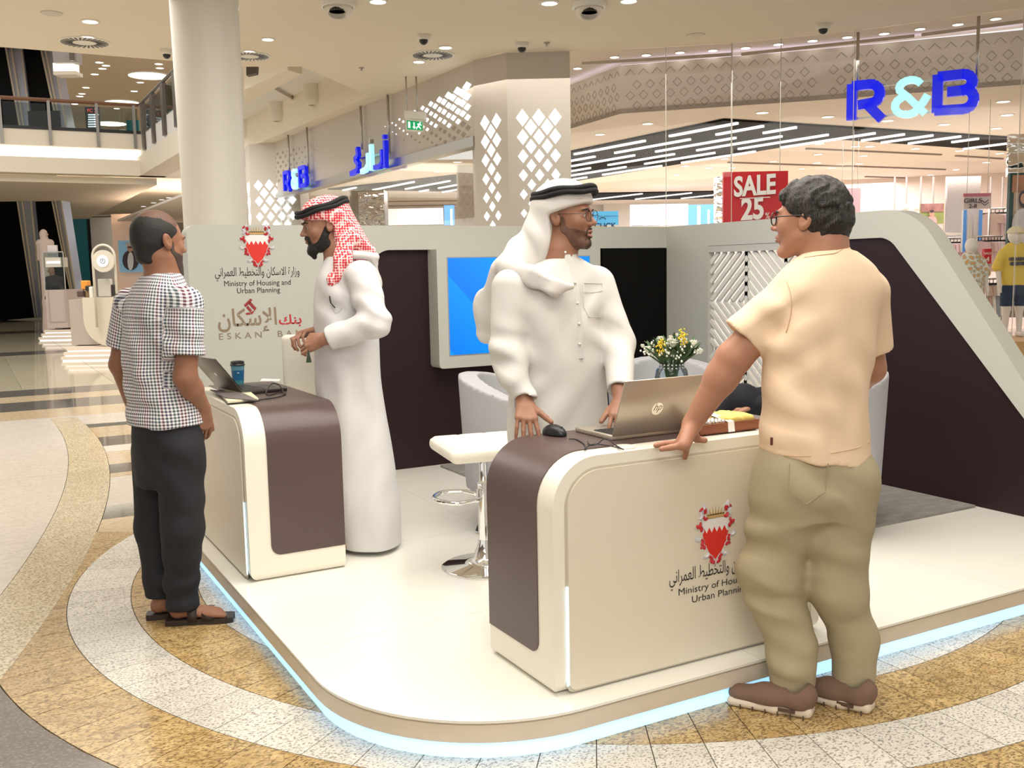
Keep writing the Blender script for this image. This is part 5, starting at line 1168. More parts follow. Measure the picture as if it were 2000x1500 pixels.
for a_, b_, w_ in (((819, 242), (817, 247), .016), ((817, 247), (820, 249), .011), ((820, 249), (822, 252), .009), ((817, 247), (814, 249), .011), ((814, 249), (813.5, 252.5), .009), ((819.5, 242.5), (823, 245), .009), ((819, 242), (815, 242.5), .009)): m.bar(q(*a_), q(*b_), w_, .003, up=VD)
m.sphere(q(820.5, 240), .009, 8, 6); m.obj('running_figure', WE, t)
for x0, y0, x1, y1 in ((792, 127, 797, 216), (812, 128, 817, 218)):
    a = onz(x0, y0, ZC) if False else dep(x0, y0, ed); b = dep(x1, y1, ed); b[:2] = a[:2]; a[2] = ZC; MB().tube([a, b], .009, 8).obj('hanging_rod', STEEL, t, True)
# ---- shop front letters
BLU = mat('deep_blue_letter', (.005, .008, .5), .3, emit=(.0, .01, .8), es=.55); CYA = mat('pale_cyan_letter', (.45, .8, .85), .3, emit=(.36, .83, .86), es=.75)
def strokes(name, segs, w, o, ex, ey, ez, m, parent, depth=.05):
    k = MB()
    for s_ in segs:
        P_ = [np.array(o)+ex*a+ey*b_ for a, b_ in s_]
        for i in range(len(P_)-1):
            d = P_[i+1]-P_[i]; d = d/np.linalg.norm(d); k.bar(P_[i]-d*w*.0, P_[i+1]+d*w*.22, w, depth, up=np.cross(d, ey) if False else ez)
    return k.obj(name, m, parent)
def arcp(cx, cy, rx, ry, a0, a1, n=10): return [(cx+rx*math.cos(math.radians(a0+(a1-a0)*k/n)), cy+ry*math.sin(math.radians(a0+(a1-a0)*k/n))) for k in range(n+1)]
def shop_sign(label, o, ex, ey, ez, W_, H_, w, rods, group=None):
    "letters R & B, laid out in units of W_ by H_"
    t = thing('shop_sign', label, 'sign', tuple(o)); ex = ex*W_; ey = ey*H_
    R_ = [[(.03, 0), (.03, .93)], [(.03, .93), (.17, .93)]+arcp(.17, .665, .085, .265, 90, -60, 9)+[(.10, .40)], [(.15, .42), (.265, 0)]]
    B_ = [[(.70, 0), (.70, .93)], [(.70, .93), (.88, .93)]+arcp(.88, .72, .075, .21, 90, -80, 8)+[(.79, .51)], [(.88, .51)]+arcp(.89, .28, .08, .25, 80, -90, 8)+[(.70, .05)]]
    A_ = [arcp(.49, .74, .085, .19, 20, 200, 8)+[(.47, .50), (.60, .04)], [(.45, .52)]+arcp(.475, .27, .10, .25, 120, 300, 8)+[(.59, .30), (.62, .46)]]
    strokes('blue_letter', R_, w, o, ex, ey, ez, BLU, t); strokes('blue_letter', B_, w, o, ex, ey, ez, BLU, t); strokes('cyan_letter', A_, w*.72, o, ex, ey, ez, CYA, t)
    for u in rods: a = np.array(o)+ex*u+ey*.6+ez*.05; b = a.copy(); b[2] = ZC; MB().tube([a, b], .014, 8).obj('hanging_rod', STEEL, t, True)
    m = MB(); m.bar(np.array(o)+ex*.05+ey*.9+ez*.05, np.array(o)+ex*.95+ey*.9+ez*.05, .02); m.bar(np.array(o)+ex*.05+ey*.06+ez*.05, np.array(o)+ex*.95+ey*.06+ez*.05, .02); m.obj('support_rail', STEEL, t)
ga, gb = onz(1668, 62, ZC), onz(1905, 30, ZC); gn = np.cross((gb-ga)/np.linalg.norm(gb-ga), UP); gn = gn if gn@VD > 0 else -gn
o_ = onw(1656, 236, ga, gb); o2 = onw(1910, 205, ga, gb); e_ = (o2-o_); e_[2] = 0; Wd = np.linalg.norm(e_); e_ /= Wd; Ht = onw(1656, 163, ga, gb)[2]-o_[2]
shop_sign('large blue and cyan letters hanging before the curved shop glass on the right', o_, e_, UP, gn, Wd, Ht*.98, .085, (.06, .98))
o_ = onf(571, 374)-fn*.12; o2 = onf(617, 360)-fn*.12; e_ = o2-o_; e_[2] = 0; Wd = np.linalg.norm(e_); e_ /= Wd
shop_sign('small blue and cyan letters on the left facade above the red chequered headcloth', o_, e_, UP, fn, Wd, onf(571, 336)[2]-onf(571, 374)[2], .055, (.12, .92))
t = thing('shop_sign', 'blue and cyan Arabic lettering hanging on the left facade beside the exit sign', 'sign', tuple(onf(740, 330)))
sf = lambda pts_: [onf(x, y)-fn*.12 for x, y in pts_]
def fstroke(pts_, w, m):
    P_ = sf(pts_); k = MB()
    for i in range(len(P_)-1): d = (P_[i+1]-P_[i]); d /= np.linalg.norm(d); k.bar(P_[i], P_[i+1]+d*w*.2, w, .05, up=fn)
    k.obj('arabic_letter', m, t)
fstroke([(771, 275), (772, 327)], .055, BLU); fstroke([(770, 264), (770, 271)], .05, BLU); fstroke([(765, 293), (766, 318), (761, 326), (751, 328)], .055, BLU)
fstroke([(743, 283), (745, 332)], .055, CYA); fstroke([(743, 273), (743, 279)], .05, STEEL); fstroke([(737, 300), (738, 322), (733, 332), (725, 336)], .06, CYA)
fstroke([(716, 289), (718, 305), (712, 312), (719, 322), (716, 334), (704, 340)], .06, BLU)
for x, y in ((716, 292), (770, 300)): b = onf(x, y)-fn*.06; a = b.copy(); a[2] = ZC-.01; MB().tube([a, b], .016, 8).obj('hanging_rod', STEEL, t, True)
MB().bar(onf(706, 312)-fn*.06, onf(770, 298)-fn*.06, .025).obj('support_rail', STEEL, t)
# ================================================================== SHOP INTERIOR (seen through the glass)
WALLP = mat('blush_shop_wall', (.82, .70, .66), .7); WALLW = mat('white_shop_wall', (.84, .80, .78), .7); LAVW = mat('lavender_shop_wall', (.62, .66, .80), .7)
def dwall(x0, x1, D0, D1, z1, m, name, z0=0., th=.1):
    a, b = dep(x0, 500, D0), dep(x1, 500, D1); a[2] = b[2] = z0; return struct(MB().prism([a, b, b+UP*(z1-z0), a+UP*(z1-z0)], VD*th).obj(name, m))
dwall(480, 800, 30, 30, 3.4, WALLP, 'wall_back_1'); dwall(800, 1180, 30.5, 30.5, 3.4, WALLW, 'wall_back_2'); dwall(1180, 1640, 30, 28, 3.4, WALLW, 'wall_back_3'); dwall(1640, 2400, 23, 20.5, 3.4, WALLP, 'wall_back_4')
tag(MB().box((4.7, 9.5, 0), (4.75, 9.6, .01)).obj('x', WHITE)) if False else None
# ceiling rafts: black panels carrying long white light bars
BLKR = mat('black_raft', (.004, .003, .003), .7, spec=.1); BARL = glow('white_light_bar', (1, .95, .97), 1.4)
def inside(p, poly):
    c = False; n = len(poly)
    for i in range(n):
        (x1, y1), (x2, y2) = poly[i], poly[i-1]
        if (y1 > p[1]) != (y2 > p[1]) and p[0] < (x2-x1)*(p[1]-y1)/(y2-y1)+x1: c = not c
    return c
def raft(label, pix, sp=.52, L=1.9, gap=.45, z=3.4):
    P_ = [onz(x, y, z) for x, y in pix]; t = thing('ceiling_raft', label, 'ceiling light', tuple(P_[0]), 'black ceiling rafts')
    MB().prism([(p[0], p[1], z-.03) for p in P_], (0, 0, .028)).obj('raft_panel', BLKR, t)
    poly = [(p[0], p[1]) for p in P_]; d = onz(1625, 268, z)-onz(1400, 303, z); d = d[:2]/np.linalg.norm(d[:2]); n = np.array([-d[1], d[0]]); A = np.array(poly); u0, u1 = (A@d).min(), (A@d).max(); v0, v1 = (A@n).min(), (A@n).max()
    r = 0; v = v0+sp*.5
    while v < v1:
        u = u0-(r*.83 % 1)*(L+gap)
        while u < u1:
            us = [q for q in np.arange(u, u+L, .15) if inside(tuple(d*q+n*v), poly)]
            if len(us) > 3:
                a = d*us[0]+n*v; b = d*us[-1]+n*v; MB().bar((*a, z-.045), (*b, z-.045), .04, .03).obj('light_bar', BARL, t)
            u += L+gap
        v += sp; r += 1
raft('large black ceiling raft with white light bars behind the shop glass', [(1100, 297), (1414, 231), (1968, 266), (1968, 292), (1625, 268), (1100, 355)])
raft('black ceiling raft with white light bars above the wavy mirror column', [(640, 368), (930, 336), (935, 376), (895, 372)], .6, 2.2, .4)
raft('distant thin black ceiling raft low behind the pillar', [(1110, 377), (1420, 372), (1430, 385), (1110, 390)], 1.1, 3, .6)
raft('distant black ceiling raft to the right of the greying hair', [(1660, 383), (1960, 378), (1960, 392), (1660, 398)], .9, 3, .6)
# ceiling downlights in the shop
lights(((1328, 102), (1392, 98), (1456, 93), (1520, 86), (1587, 79), (1655, 72), (1727, 65), (1797, 56), (1871, 47), (1945, 36), (1200, 111), (1262, 107), (1128, 133)), 4.06, .055, 'downlight in the row above the patterned bulkhead', 'downlights above the patterned bulkhead')
pl_ = [(540, 627), (905, 650), (1240, 672), (1555, 693), (1845, 715), (1905, 640), (1885, 565), (860, 800), (1060, 815), (1140, 815), (1395, 828), (1640, 840), (1865, 855), (850, 860), (1105, 868), (600, 900), (845, 908), (1080, 912), (1620, 945), (330, 885), (110, 925), (240, 935), (370, 935), (60, 975), (440, 960), (1150, 1030), (1240, 1010), (1790, 905), (1700, 980), (1480, 975), (930, 935), (760, 940)]
lights([(1300+x*.35, y*.35) for x, y in pl_], 3.4, .075, 'downlight in the shop ceiling behind the curved glass', 'downlights in the shop ceiling')
lights(((640, 348), (725, 333), (893, 316), (856, 335), (772, 354), (733, 362), (700, 385), (1172, 262), (1265, 241)), 3.4, .07, 'downlight in the cream shop ceiling beside the central pillar', 'downlights beside the central pillar')
TRL = ['thin grey ceiling track below the large ampersand letter', 'thin grey ceiling track right of the greying hair, second highest', 'thin grey ceiling track above the red sale poster', 'short thin grey ceiling track near the right rippled mirror column', 'thin grey ceiling track just above the baby poster', 'upper of two thin tracks left of the central pillar', 'lower of two thin tracks left of the central pillar']
for i, (a, b) in enumerate((((1575, 290), (1838, 302)), ((1650, 324), (1846, 331)), ((1422, 317), (1657, 325)), ((1867, 304), (1958, 310)), ((1690, 345), (1930, 352)), ((620, 395), (900, 392)), ((620, 405), (890, 400)))):
    tag(MB().bar(onz(*a, 3.39), onz(*b, 3.39), .05, .03).obj('ceiling_track', mat('track_grey', (.30, .24, .22), .5)), TRL[i], 'lighting track', 'lighting tracks on the shop ceiling')
for (a, b), q_ in ((((1137, 124), (1430, 106)), 'left'), (((1448, 106), (1786, 70)), 'middle'), (((1800, 68), (2010, 40)), 'right')):
    tag(MB().bar(onz(*a, 3.9), onz(*b, 3.9), .03, .03).obj('ceiling_track', STEEL), 'thin metal track bar before the patterned bulkhead, %s one of three' % q_, 'lighting track', 'track bars before the bulkhead')
# mirror column with rippled faces (left) and its far right twin
def wavy():
    m = bpy.data.materials.new('rippled_mirror'); m.use_nodes = True; nt = m.node_tree; b = nt.nodes['Principled BSDF']; b.inputs['Metallic'].default_value = 1; b.inputs['Roughness'].default_value = .03; b.inputs['Base Color'].default_value = (.75, .72, .68, 1)
    tc = nt.nodes.new('ShaderNodeTexCoord'); mp = nt.nodes.new('ShaderNodeMapping'); mp.inputs['Scale'].default_value = (1, 1, 2.2); n = nt.nodes.new('ShaderNodeTexNoise'); n.inputs['Scale'].default_value = 3.2; bp = nt.nodes.new('ShaderNodeBump'); bp.inputs['Strength'].default_value = .9; bp.inputs['Distance'].default_value = .12
    for p, q in ((tc.outputs['Object'], mp.inputs[0]), (mp.outputs[0], n.inputs[0]), (n.outputs[0], bp.inputs['Height']), (bp.outputs[0], b.inputs['Normal'])): nt.links.new(p, q)
    return m
WAVY = wavy()
def dbox(t, name, x0, x1, y0, y1, D, th, m, **k):
    "upright box whose front face spans the given view lines at depth D"
    a, b = dep(x0, y1, D), dep(x1, y1, D); z0 = a[2]; z1 = dep(x0, y0, D)[2]; b[2] = z0
    return MB().prism([a, b, b+UP*(z1-z0), a+UP*(z1-z0)], VD*th).obj(name, m, t, **k)
t = thing('mirror_column', 'column clad in rippled mirror under the black raft, left of the central pillar', 'column', tuple(dep(720, 450, 17)))
dbox(t, 'column_core', 690, 756, 372, 560, 17.02, .5, mat('bronze_edge', (.40, .36, .30), .25, .8)); dbox(t, 'mirror_face', 706, 755, 375, 560, 16.98, .04, WAVY)
t = thing('mirror_column', 'column clad in rippled mirror at the right edge above the woman poster', 'column', tuple(dep(1985, 450, 11.6)))
dbox(t, 'mirror_face', 1968, 2040, 262, 345, 12.2, .05, WAVY); dbox(t, 'column_core', 1969, 2040, 262, 620, 12.3, .06, mat('brown_core', (.30, .25, .22), .4))  # core in one even grey-brown colour
t = thing('mirror_column', 'distant slim mirror column left of the red sale poster', 'column', tuple(dep(1405, 450, 19))); dbox(t, 'mirror_face', 1400, 1413, 345, 470, 19, .3, WAVY)
# cream patterned column left of the central pillar
t = thing('patterned_column', 'cream column with incised diamonds directly left of the grey pillar', 'column', tuple(dep(915, 450, 13)))
dbox(t, 'column_core', 897, 935, 322, 560, 13, .5, mat('cream_column', (.80, .72, .64), .5))
for i in range(9):
    for j in range(2+(i % 2)):
        c = dep(906+8*j*1.6-(i % 2)*6, 345+i*10.5, 12.99); diamond(c, VR*.028, UP*.04, -VD, mat('incised_cream', (.68, .58, .50), .6), t, 'incised_diamond')
# panels on the far walls
def panel(label, cat, name, x0, x1, y0, y1, D, m, parts=(), hang=None, foot=None):
    t = thing(name, label, cat, tuple(dep((x0+x1)/2, y1, D))); dbox(t, 'board', x0, x1, y0, y1, D, .06, m)
    for (nm, a, b, c, d, mm) in parts: dbox(t, nm, a, b, c, d, D-.012, .012, mm)
    if hang is not None:
        for x in (x0+(x1-x0)*.12, x1-(x1-x0)*.12): a = dep(x, y0, D+.03); b = a.copy(); b[2] = hang; MB().tube([a, b], .004, 5).obj('hanging_wire', STEEL, t)
    if foot is not None:
        a = dep((x0+x1)/2, y1, D+.03); b = a.copy(); b[2] = foot; MB().tube([a, b], .012, 8).obj('stand_pole', STEEL, t, True)
    return t
BLUP = mat('sky_blue_panel', (.10, .30, .70), .5, emit=(.08, .26, .62), es=.3)
panel('blue wall panel between the mirror column and the patterned column', 'wall panel', 'wall_panel', 868, 888, 401, 440, 24, BLUP, [('light_slot', 880, 884, 408, 440, glow('cyan_slot', (.5, .85, 1), 1.))])
panel('blue wall panel with light slots left of the red sale poster', 'wall panel', 'wall_panel', 1345, 1400, 400, 440, 24, BLUP, [('light_slot', 1362, 1368, 402, 440, glow('cyan_slot', (.5, .85, 1), 1.)), ('light_slot', 1382, 1386, 410, 440, MATS['cyan_slot'])])
t = panel('lavender wall panel with three white scallops above the dark booth panel', 'wall panel', 'wall_panel', 1231, 1344, 400, 442, 24.2, LAVW)
for cx in (1245, 1277, 1312):
    MB().prism([dep(cx+15*math.cos(a), 440-24*math.sin(a), 24.17) for a in np.linspace(0, PI, 13)], -VD*.02).obj('scallop', mat('white_scallop', (.85, .85, .88), .6), t)
t = panel('long pale wall panel lit from below behind the white headcloth', 'wall panel', 'wall_panel', 757, 866, 408, 440, 24.5, mat('pale_pink_panel', (.80, .74, .76), .7))
# CLICK sign
t = panel('sky blue shop placard with dark lettering beside the white headcloth', 'sign', 'shop_placard', 1157, 1208, 413, 440, 13.0, mat('sky_blue_card', (.12, .52, .88), .5, emit=(.1, .45, .8), es=.4), foot=0.)
def dtext(t, body, px, py, D, h, m, name='lettering', bold=0., sx=1., spacing=1.):
    me = text_mesh(body, h*1930/1930, dep(px, py, D), VR, UP, -VD, .002, sx=sx, bold=bold, spacing=spacing); return link(name, me, m, t)
dtext(t, 'CLICK', 1182, 446, 12.98, .10, mat('navy_print', (.01, .05, .15), .5), bold=.002); dtext(t, 'Shop online, delivered to store', 1183, 423, 12.98, .026, MATS['navy_print'])
m = MB(); m.tube([dep(1177+6*math.cos(a), 429-4*math.sin(a), 12.97) for a in np.linspace(0, PI, 9)], .006, 6); m.obj('bag_mark', MATS['navy_print'], t)
# SALE poster
RED = mat('sale_red', (.55, .012, .02), .45); SD = 10.3
t = panel('red poster reading SALE 25 hung behind the glass left of the greying hair', 'poster', 'sale_poster', 1412.5, 1538, 336, 452, SD, RED, hang=4.06)
WP = mat('white_print', (.85, .82, .80), .5)
def slant(t, body, px, py, D, h, m, sx=.8, bold=.0): me = text_mesh(body, h, dep(px, py, D), VR*.998+UP*.055, UP, -VD, .002, sx=sx, bold=bold); return link('lettering', me, m, t)
slant(t, 'SALE', 1474, 380, SD-.015, .275, WP, .74, .009); slant(t, '25', 1470, 427, SD-.015, .30, WP, .8, .010); slant(t, '%', 1499, 427, SD-.015, .09, WP)
MB().bar(dep(1445, 388, SD-.015), dep(1504, 385, SD-.015), .004, .008).obj('rule_line', WP, t)
# other boards
panel('pink rounded board with a small star behind the greying hair', 'sign', 'pink_board', 1640, 1680, 368, 430, 15, mat('pink_board', (.85, .55, .62), .6), hang=3.4)
t = panel('white hanging board reading GIRLS 2-8 with a pink top edge', 'sign', 'hanging_board', 1882, 1935, 378, 408, 12, mat('white_board', (.80, .70, .72), .5), [('top_edge', 1882, 1935, 378, 384, mat('rose_edge', (.65, .18, .26), .5))], hang=3.4)
NV = mat('dark_print', (.06, .04, .06), .5); dtext(t, 'GIRLS', 1900, 396, 11.98, .075, NV, sx=1.15, bold=.001); dtext(t, '2-8', 1900, 406, 11.98, .065, NV, sx=1.15, bold=.001)
m = MB()
for dy in (0, 5): m.bar(dep(1917, 391+dy, 11.97), dep(1924, 396+dy, 11.97), .008, .004, up=VD); m.bar(dep(1924, 396+dy, 11.97), dep(1931, 390+dy, 11.97), .008, .004, up=VD)
m.obj('chevron_mark', NV, t)
t = panel('small red upright card reading SALE 4 between the two child mannequins', 'sign', 'sale_card', 1922, 1936, 486, 515, 11.4, RED, foot=0.); dtext(t, 'SALE', 1929, 497, 11.38, .038, WP); dtext(t, '4', 1929, 511, 11.38, .08, WP)
# photo poster of a seated baby
t = panel('photo poster of a baby in pink sitting on grass', 'poster', 'photo_poster', 1798, 1843, 398, 452, 14.5, mat('poster_green', (.38, .42, .14), .6, noise=(4, .5, 4, (1, 1, 1))), [('blossom_band', 1798, 1843, 398, 414, mat('poster_blossom', (.45, .22, .20), .6, noise=(14, .7, 3, (1, 1, 1)))), ('blanket', 1803, 1842, 438, 452, mat('poster_blanket', (.80, .60, .60), .6, noise=(10, .3, 3, (1, 1, 1))))])
def blob(t, name, px, py, rx, ry, D, m): return MB().prism([dep(px+rx*math.cos(a), py-ry*math.sin(a), D) for a in np.linspace(0, 2*PI, 17)[:-1]], -VD*.004).obj(name, m, t)
blob(t, 'printed_dress', 1820, 432, 10, 11, 14.46, mat('poster_pink', (.80, .45, .45), .6)); blob(t, 'printed_face', 1820, 417, 5, 5.5, 14.455, mat('poster_skin', (.65, .38, .28), .6)); blob(t, 'printed_hair', 1820, 412.5, 4.5, 2.5, 14.45, NV)
# poster of a woman at the far right edge
t = panel('tall photo poster of a smiling woman in a floral shirt at the right edge', 'poster', 'photo_poster', 1968, 2030, 338, 480, 12, mat('poster_teal', (.03, .09, .10), .6), [('brick_arch', 1977, 2030, 342, 376, mat('poster_brick', (.50, .25, .16), .6, noise=(10, .3, 3, (1, 1, 1)))), ('wall_print', 1977, 2030, 376, 480, mat('poster_wall', (.62, .50, .40), .6))])
blob(t, 'printed_shirt', 1996, 445, 20, 38, 11.96, mat('poster_shirt', (.68, .68, .74), .6, noise=(12, .35, 3, (1, 1, 1)))); blob(t, 'printed_hair', 1999, 389, 9, 17, 11.955, NV); blob(t, 'printed_face', 1999, 388, 6, 10, 11.95, MATS['poster_skin'])
# blue-edged dress display
t = panel('white dress display panel with bright blue edges below the hanging board', 'display', 'dress_display', 1880, 1917, 410, 492, 13.2, mat('display_white', (.82, .80, .86), .5), [('blue_edge', 1880, 1886, 410, 492, BLUP), ('blue_edge', 1911, 1917, 410, 480, BLUP)])
for cx in (1893, 1903): MB().prism([dep(cx-1.5, 418, 13.15), dep(cx+1.5, 418, 13.15), dep(cx+3, 440, 13.15), dep(cx+5.5, 478, 13.15), dep(cx-5.5, 478, 13.15), dep(cx-3, 440, 13.15)], -VD*.03).obj('hanging_dress', mat('dress_white', (.85, .84, .82), .8), t)
# garments on rails
GC = [(.82, .78, .72), (.72, .74, .82), (.80, .62, .62), (.60, .45, .38), (.85, .82, .80), (.35, .40, .50), (.78, .55, .60), (.9, .86, .7)]
GCN = ['cream', 'pale blue', 'rose', 'brown', 'white', 'slate blue', 'pink', 'ivory']
def rail(label, x0, x1, y, D, n, h, grp, where):
    a, b = dep(x0, y, D), dep(x1, y, D); b[2] = a[2]; t = thing('clothes_rail', label, 'clothes rail', (a[0], a[1], 0)); MB().tube([a, b], .012, 8).obj('rail_bar', STEEL, t, True)
    for p in (a, b): q = p.copy(); q[2] = 0; MB().tube([p, q], .012, 8).obj('rail_post', STEEL, t, True)
    for i in range(n):
        k = rnd.randrange(8); f = (i+.5)/n; c = a+(b-a)*f; w_ = .15; s_ = (b-a)/np.linalg.norm(b-a); dd = VD*.6-VR*.4; dd /= np.linalg.norm(dd); L = h*(.85+.3*rnd.random())
        g = thing('hanging_garment', '%s garment hung %d along the rail %s' % (GCN[k], i+1, where), 'garment', tuple(c), grp)
        g['label'] = '%s garment, %s from the left on the rail %s' % (GCN[k], ordn(i), where)
        m = MB(); m.tube([c, c-UP*.05], .005, 5); m.bar(c-UP*.06-dd*w_, c-UP*.06+dd*w_, .012, .02); m.obj('hanger', BLACKP, g)
        P_ = [c-UP*.06-dd*w_*.4, c-UP*.09-dd*w_, c-UP*.2-dd*w_*1.1, c-UP*.19-dd*w_*.7, c-UP*L-dd*w_*.85, c-UP*L+dd*w_*.85, c-UP*.19+dd*w_*.7, c-UP*.2+dd*w_*1.1, c-UP*.09+dd*w_, c-UP*.06+dd*w_*.4]
        MB().prism([p-s_*.015 for p in P_], s_*.035).obj('cloth', mat('garment_%d' % k, GC[k], .85, noise=(30, .12, 2, (1, 1, 1))), g)
rail('clothes rail of pale garments seen left of the floral mannequin', 1806, 1880, 466, 13.6, 11, .45, 'garments left of the floral mannequin', 'left of the floral mannequin')
rail('clothes rail of pastel garments between the two mannequins', 1908, 1958, 462, 13.0, 8, .45, 'garments between the mannequins', 'between the mannequins')
rail('upper clothes rail with a pink hooded top near the right edge', 1932, 1964, 408, 13.4, 4, .55, 'garments on the upper rail', 'high near the woman poster')
rail('low clothes rail of cream skirts under the red sale card', 1908, 1958, 545, 11.8, 7, .42, 'cream skirts on the low rail', 'under the sale card')
tag(MB().prism([dep(1806, 452, 13.8), dep(1880, 455, 13.8), dep(1880, 458, 13.8), dep(1806, 455, 13.8)], VD*.4).obj('shelf_board', WHITE), 'white wall shelf under the baby poster', 'shelf')
tag(MB().prism([dep(1905, 452, 13.5), dep(1962, 452, 13.5), dep(1962, 455, 13.5), dep(1905, 455, 13.5)], VD*.4).obj('shelf_board', WHITE), 'white wall shelf above the pastel garments', 'shelf')
# mannequins
MNQ = mat('white_mannequin', (.80, .76, .72), .35)
def mannequin(label, px, D, y_top, y_bot, top_m, top_name, low=None, cap_=False, headless=False):
    base = dep(px, y_bot, D); zt_ = dep(px, y_top, D)[2]; H = (zt_-base[2])/(1.02 if not headless else .86); z0 = base[2]; t = thing('mannequin', label, 'mannequin', tuple(base)); R_ = VR; Q = lambda x, y, z: base+(R_*x-VD*y+UP*z)*H
    g = [ell(Q(0, 0, .93), np.array((.058, .07, .075))*H)] if not headless else []
    tor = [cap(Q(0, 0, .86), Q(0, 0, .80), .03*H, .04*H), fcap(Q(0, 0, .76), Q(0, 0, .50), .10*H, .085*H, VD, .65)]
    arms = [cap(Q(s_*.11, 0, .76), Q(s_*.15, 0, .62), .034*H, .028*H) for s_ in (-1, 1)]+[cap(Q(s_*.15, 0, .62), Q(s_*.155, .05, .47), .026*H, .02*H) for s_ in (-1, 1)]+[fcap(Q(s_*.155, .05, .47), Q(s_*.15, .07, .41), .022*H, .014*H, VR, .6) for s_ in (-1, 1)]
    legs = [cap(Q(s_*.055, 0, .48), Q(s_*.06, 0, .27), .055*H, .038*H) for s_ in (-1, 1)]+[cap(Q(s_*.06, 0, .27), Q(s_*.065, 0, .04), .036*H, .022*H) for s_ in (-1, 1)]+[cap(Q(s_*.065, -.01, .02), Q(s_*.07, .09, .015), .024*H, .02*H) for s_ in (-1, 1)]
    f = U(*(g+tor+arms+legs), k=.02*H); soft('body', f, base-vec(.35, .35, .02), base+vec(.35, .35, H*1.05), .014, MNQ, t)
    sh = U(fcap(Q(0, 0, .765), Q(0, 0, .52 if low else .42), .118*H, .118*H if low else .14*H, VD, .7), *[cap(Q(s_*.11, 0, .765), Q(s_*.155, 0, .645), .045*H, .05*H) for s_ in (-1, 1)], k=.03*H); sh = SUB(sh, cap(Q(0, 0, .83), Q(0, 0, .9), .05*H, .05*H), .005)
    soft(top_name, sh, base-vec(.35, .35, .02), base+vec(.35, .35, H*1.05), .012, top_m, t)
    if low:
        s2 = U(fcap(Q(0, 0, .50), Q(0, 0, .44), .10*H, .105*H, VD, .75), *[cap(Q(s_*.055, 0, .44), Q(s_*.062, 0, .29), .062*H, .056*H) for s_ in (-1, 1)], k=.015*H); s2 = AND(s2, plane(Q(0, 0, .28), -UP), .003); soft('denim_shorts', s2, base-vec(.3, .3, 0), base+vec(.3, .3, H*.7), .012, low, t)
    if cap_:
        soft('baseball_cap', U(AND(ell(Q(0, 0, .955), np.array((.066, .08, .06))*H), plane(Q(0, 0, .95), -UP), .003), fcap(Q(-.02, .07, .955), Q(.02, .07, .955), .04*H, .04*H, UP, .2), k=.01), Q(0, 0, .95)-.16, Q(0, 0, .95)+.16, .008, mat('cream_cap', (.80, .72, .50), .7), t)
    for s_ in (-1, 1): soft('shoe', U(rbox(Q(s_*.068, .03, .02), (.03*H, .065*H, .024*H), np.array([VR, -VD, UP]), .015), k=.01), Q(s_*.068, .03, .02)-.14, Q(s_*.068, .03, .02)+.14, .009, mat('white_trainer', (.8, .78, .76), .5), t)
    return t, Q, H
YEL = mat('yellow_tee', (.80, .60, .12), .8); DEN = mat('dark_denim', (.03, .05, .10), .85)
t, Q, H = mannequin('child mannequin in a yellow printed T-shirt, denim shorts and cap', 1976, 10.6, 441, 656, YEL, 'yellow_t_shirt', DEN, True)
for z, n_, w_ in ((.715, 10, .19), (.672, 12, .17)):
    m = MB()
    for k in range(n_): m.obox(Q(0, .098, z)+VR*(w_*H*(k/(n_-1)-.5)), VR*.0045, VD*.012, UP*(.017 if k % 3 else .014)*H)
    m.obj('printed_word', mat('navy_tee_print', (.12, .12, .17), .7), t, kind='stuff')
FLO = bpy.data.materials.new('floral_cloth'); FLO.use_nodes = True; nt = FLO.node_tree; b = nt.nodes['Principled BSDF']; v = nt.nodes.new('ShaderNodeTexVoronoi'); v.inputs['Scale'].default_value = 26; tc = nt.nodes.new('ShaderNodeTexCoord'); r = nt.nodes.new('ShaderNodeValToRGB'); e = r.color_ramp.elements
e[0].position = .0; e[0].color = (.75, .22, .25, 1); e[1].position = .62; e[1].color = (.80, .78, .70, 1); e.new(.3).color = (.80, .45, .12, 1); e.new(.45).color = (.35, .42, .35, 1)
nt.links.new(tc.outputs['Object'], v.inputs['Vector']); nt.links.new(v.outputs['Distance'], r.inputs[0]); nt.links.new(r.outputs[0], b.inputs['Base Color'])
mannequin('child mannequin in a floral dress beside the sloping booth frame', 1892, 10.4, 463, 655, FLO, 'floral_dress')
for px, n in ((1766, 'left'), (1781, 'right')): mannequin('distant pink-clad mannequin, the %s one of a pair left of the baby poster' % n, px+(0 if n == 'left' else 5), 15.5, 396, 510, mat('pale_pink_top', (.80, .68, .64), .8), 'pink_top', mat('pale_shorts', (.8, .76, .74), .8))
tag(MB().prism([dep(1752, 511, 15.3), dep(1800, 511, 15.3), dep(1800, 511, 15.3)+VD*.6, dep(1752, 511, 15.3)+VD*.6], -UP*1.5).obj('display_plinth', WHITE), 'white plinth under the distant pair of pink-clad mannequins', 'plinth')
WOOD = mat('orange_wood', (.62, .36, .14), .5, noise=(8, .2, 4, (1, 6, 1)))
p0_, p1_ = dep(1860, 655, 9.9), dep(2060, 660, 9.9); zf = dep(1975, 657, 10.6)[2]
MBp = MB().prism([(p0_[0], p0_[1], 0), (p1_[0], p1_[1], 0), tuple((p1_+VD*1.4)[:2])+(0,), tuple((p0_+VD*1.4)[:2])+(0,)], (0, 0, zf)).obj('display_plinth', WOOD); tag(MBp, 'orange wooden plinth the child mannequins stand on behind the glass', 'plinth')
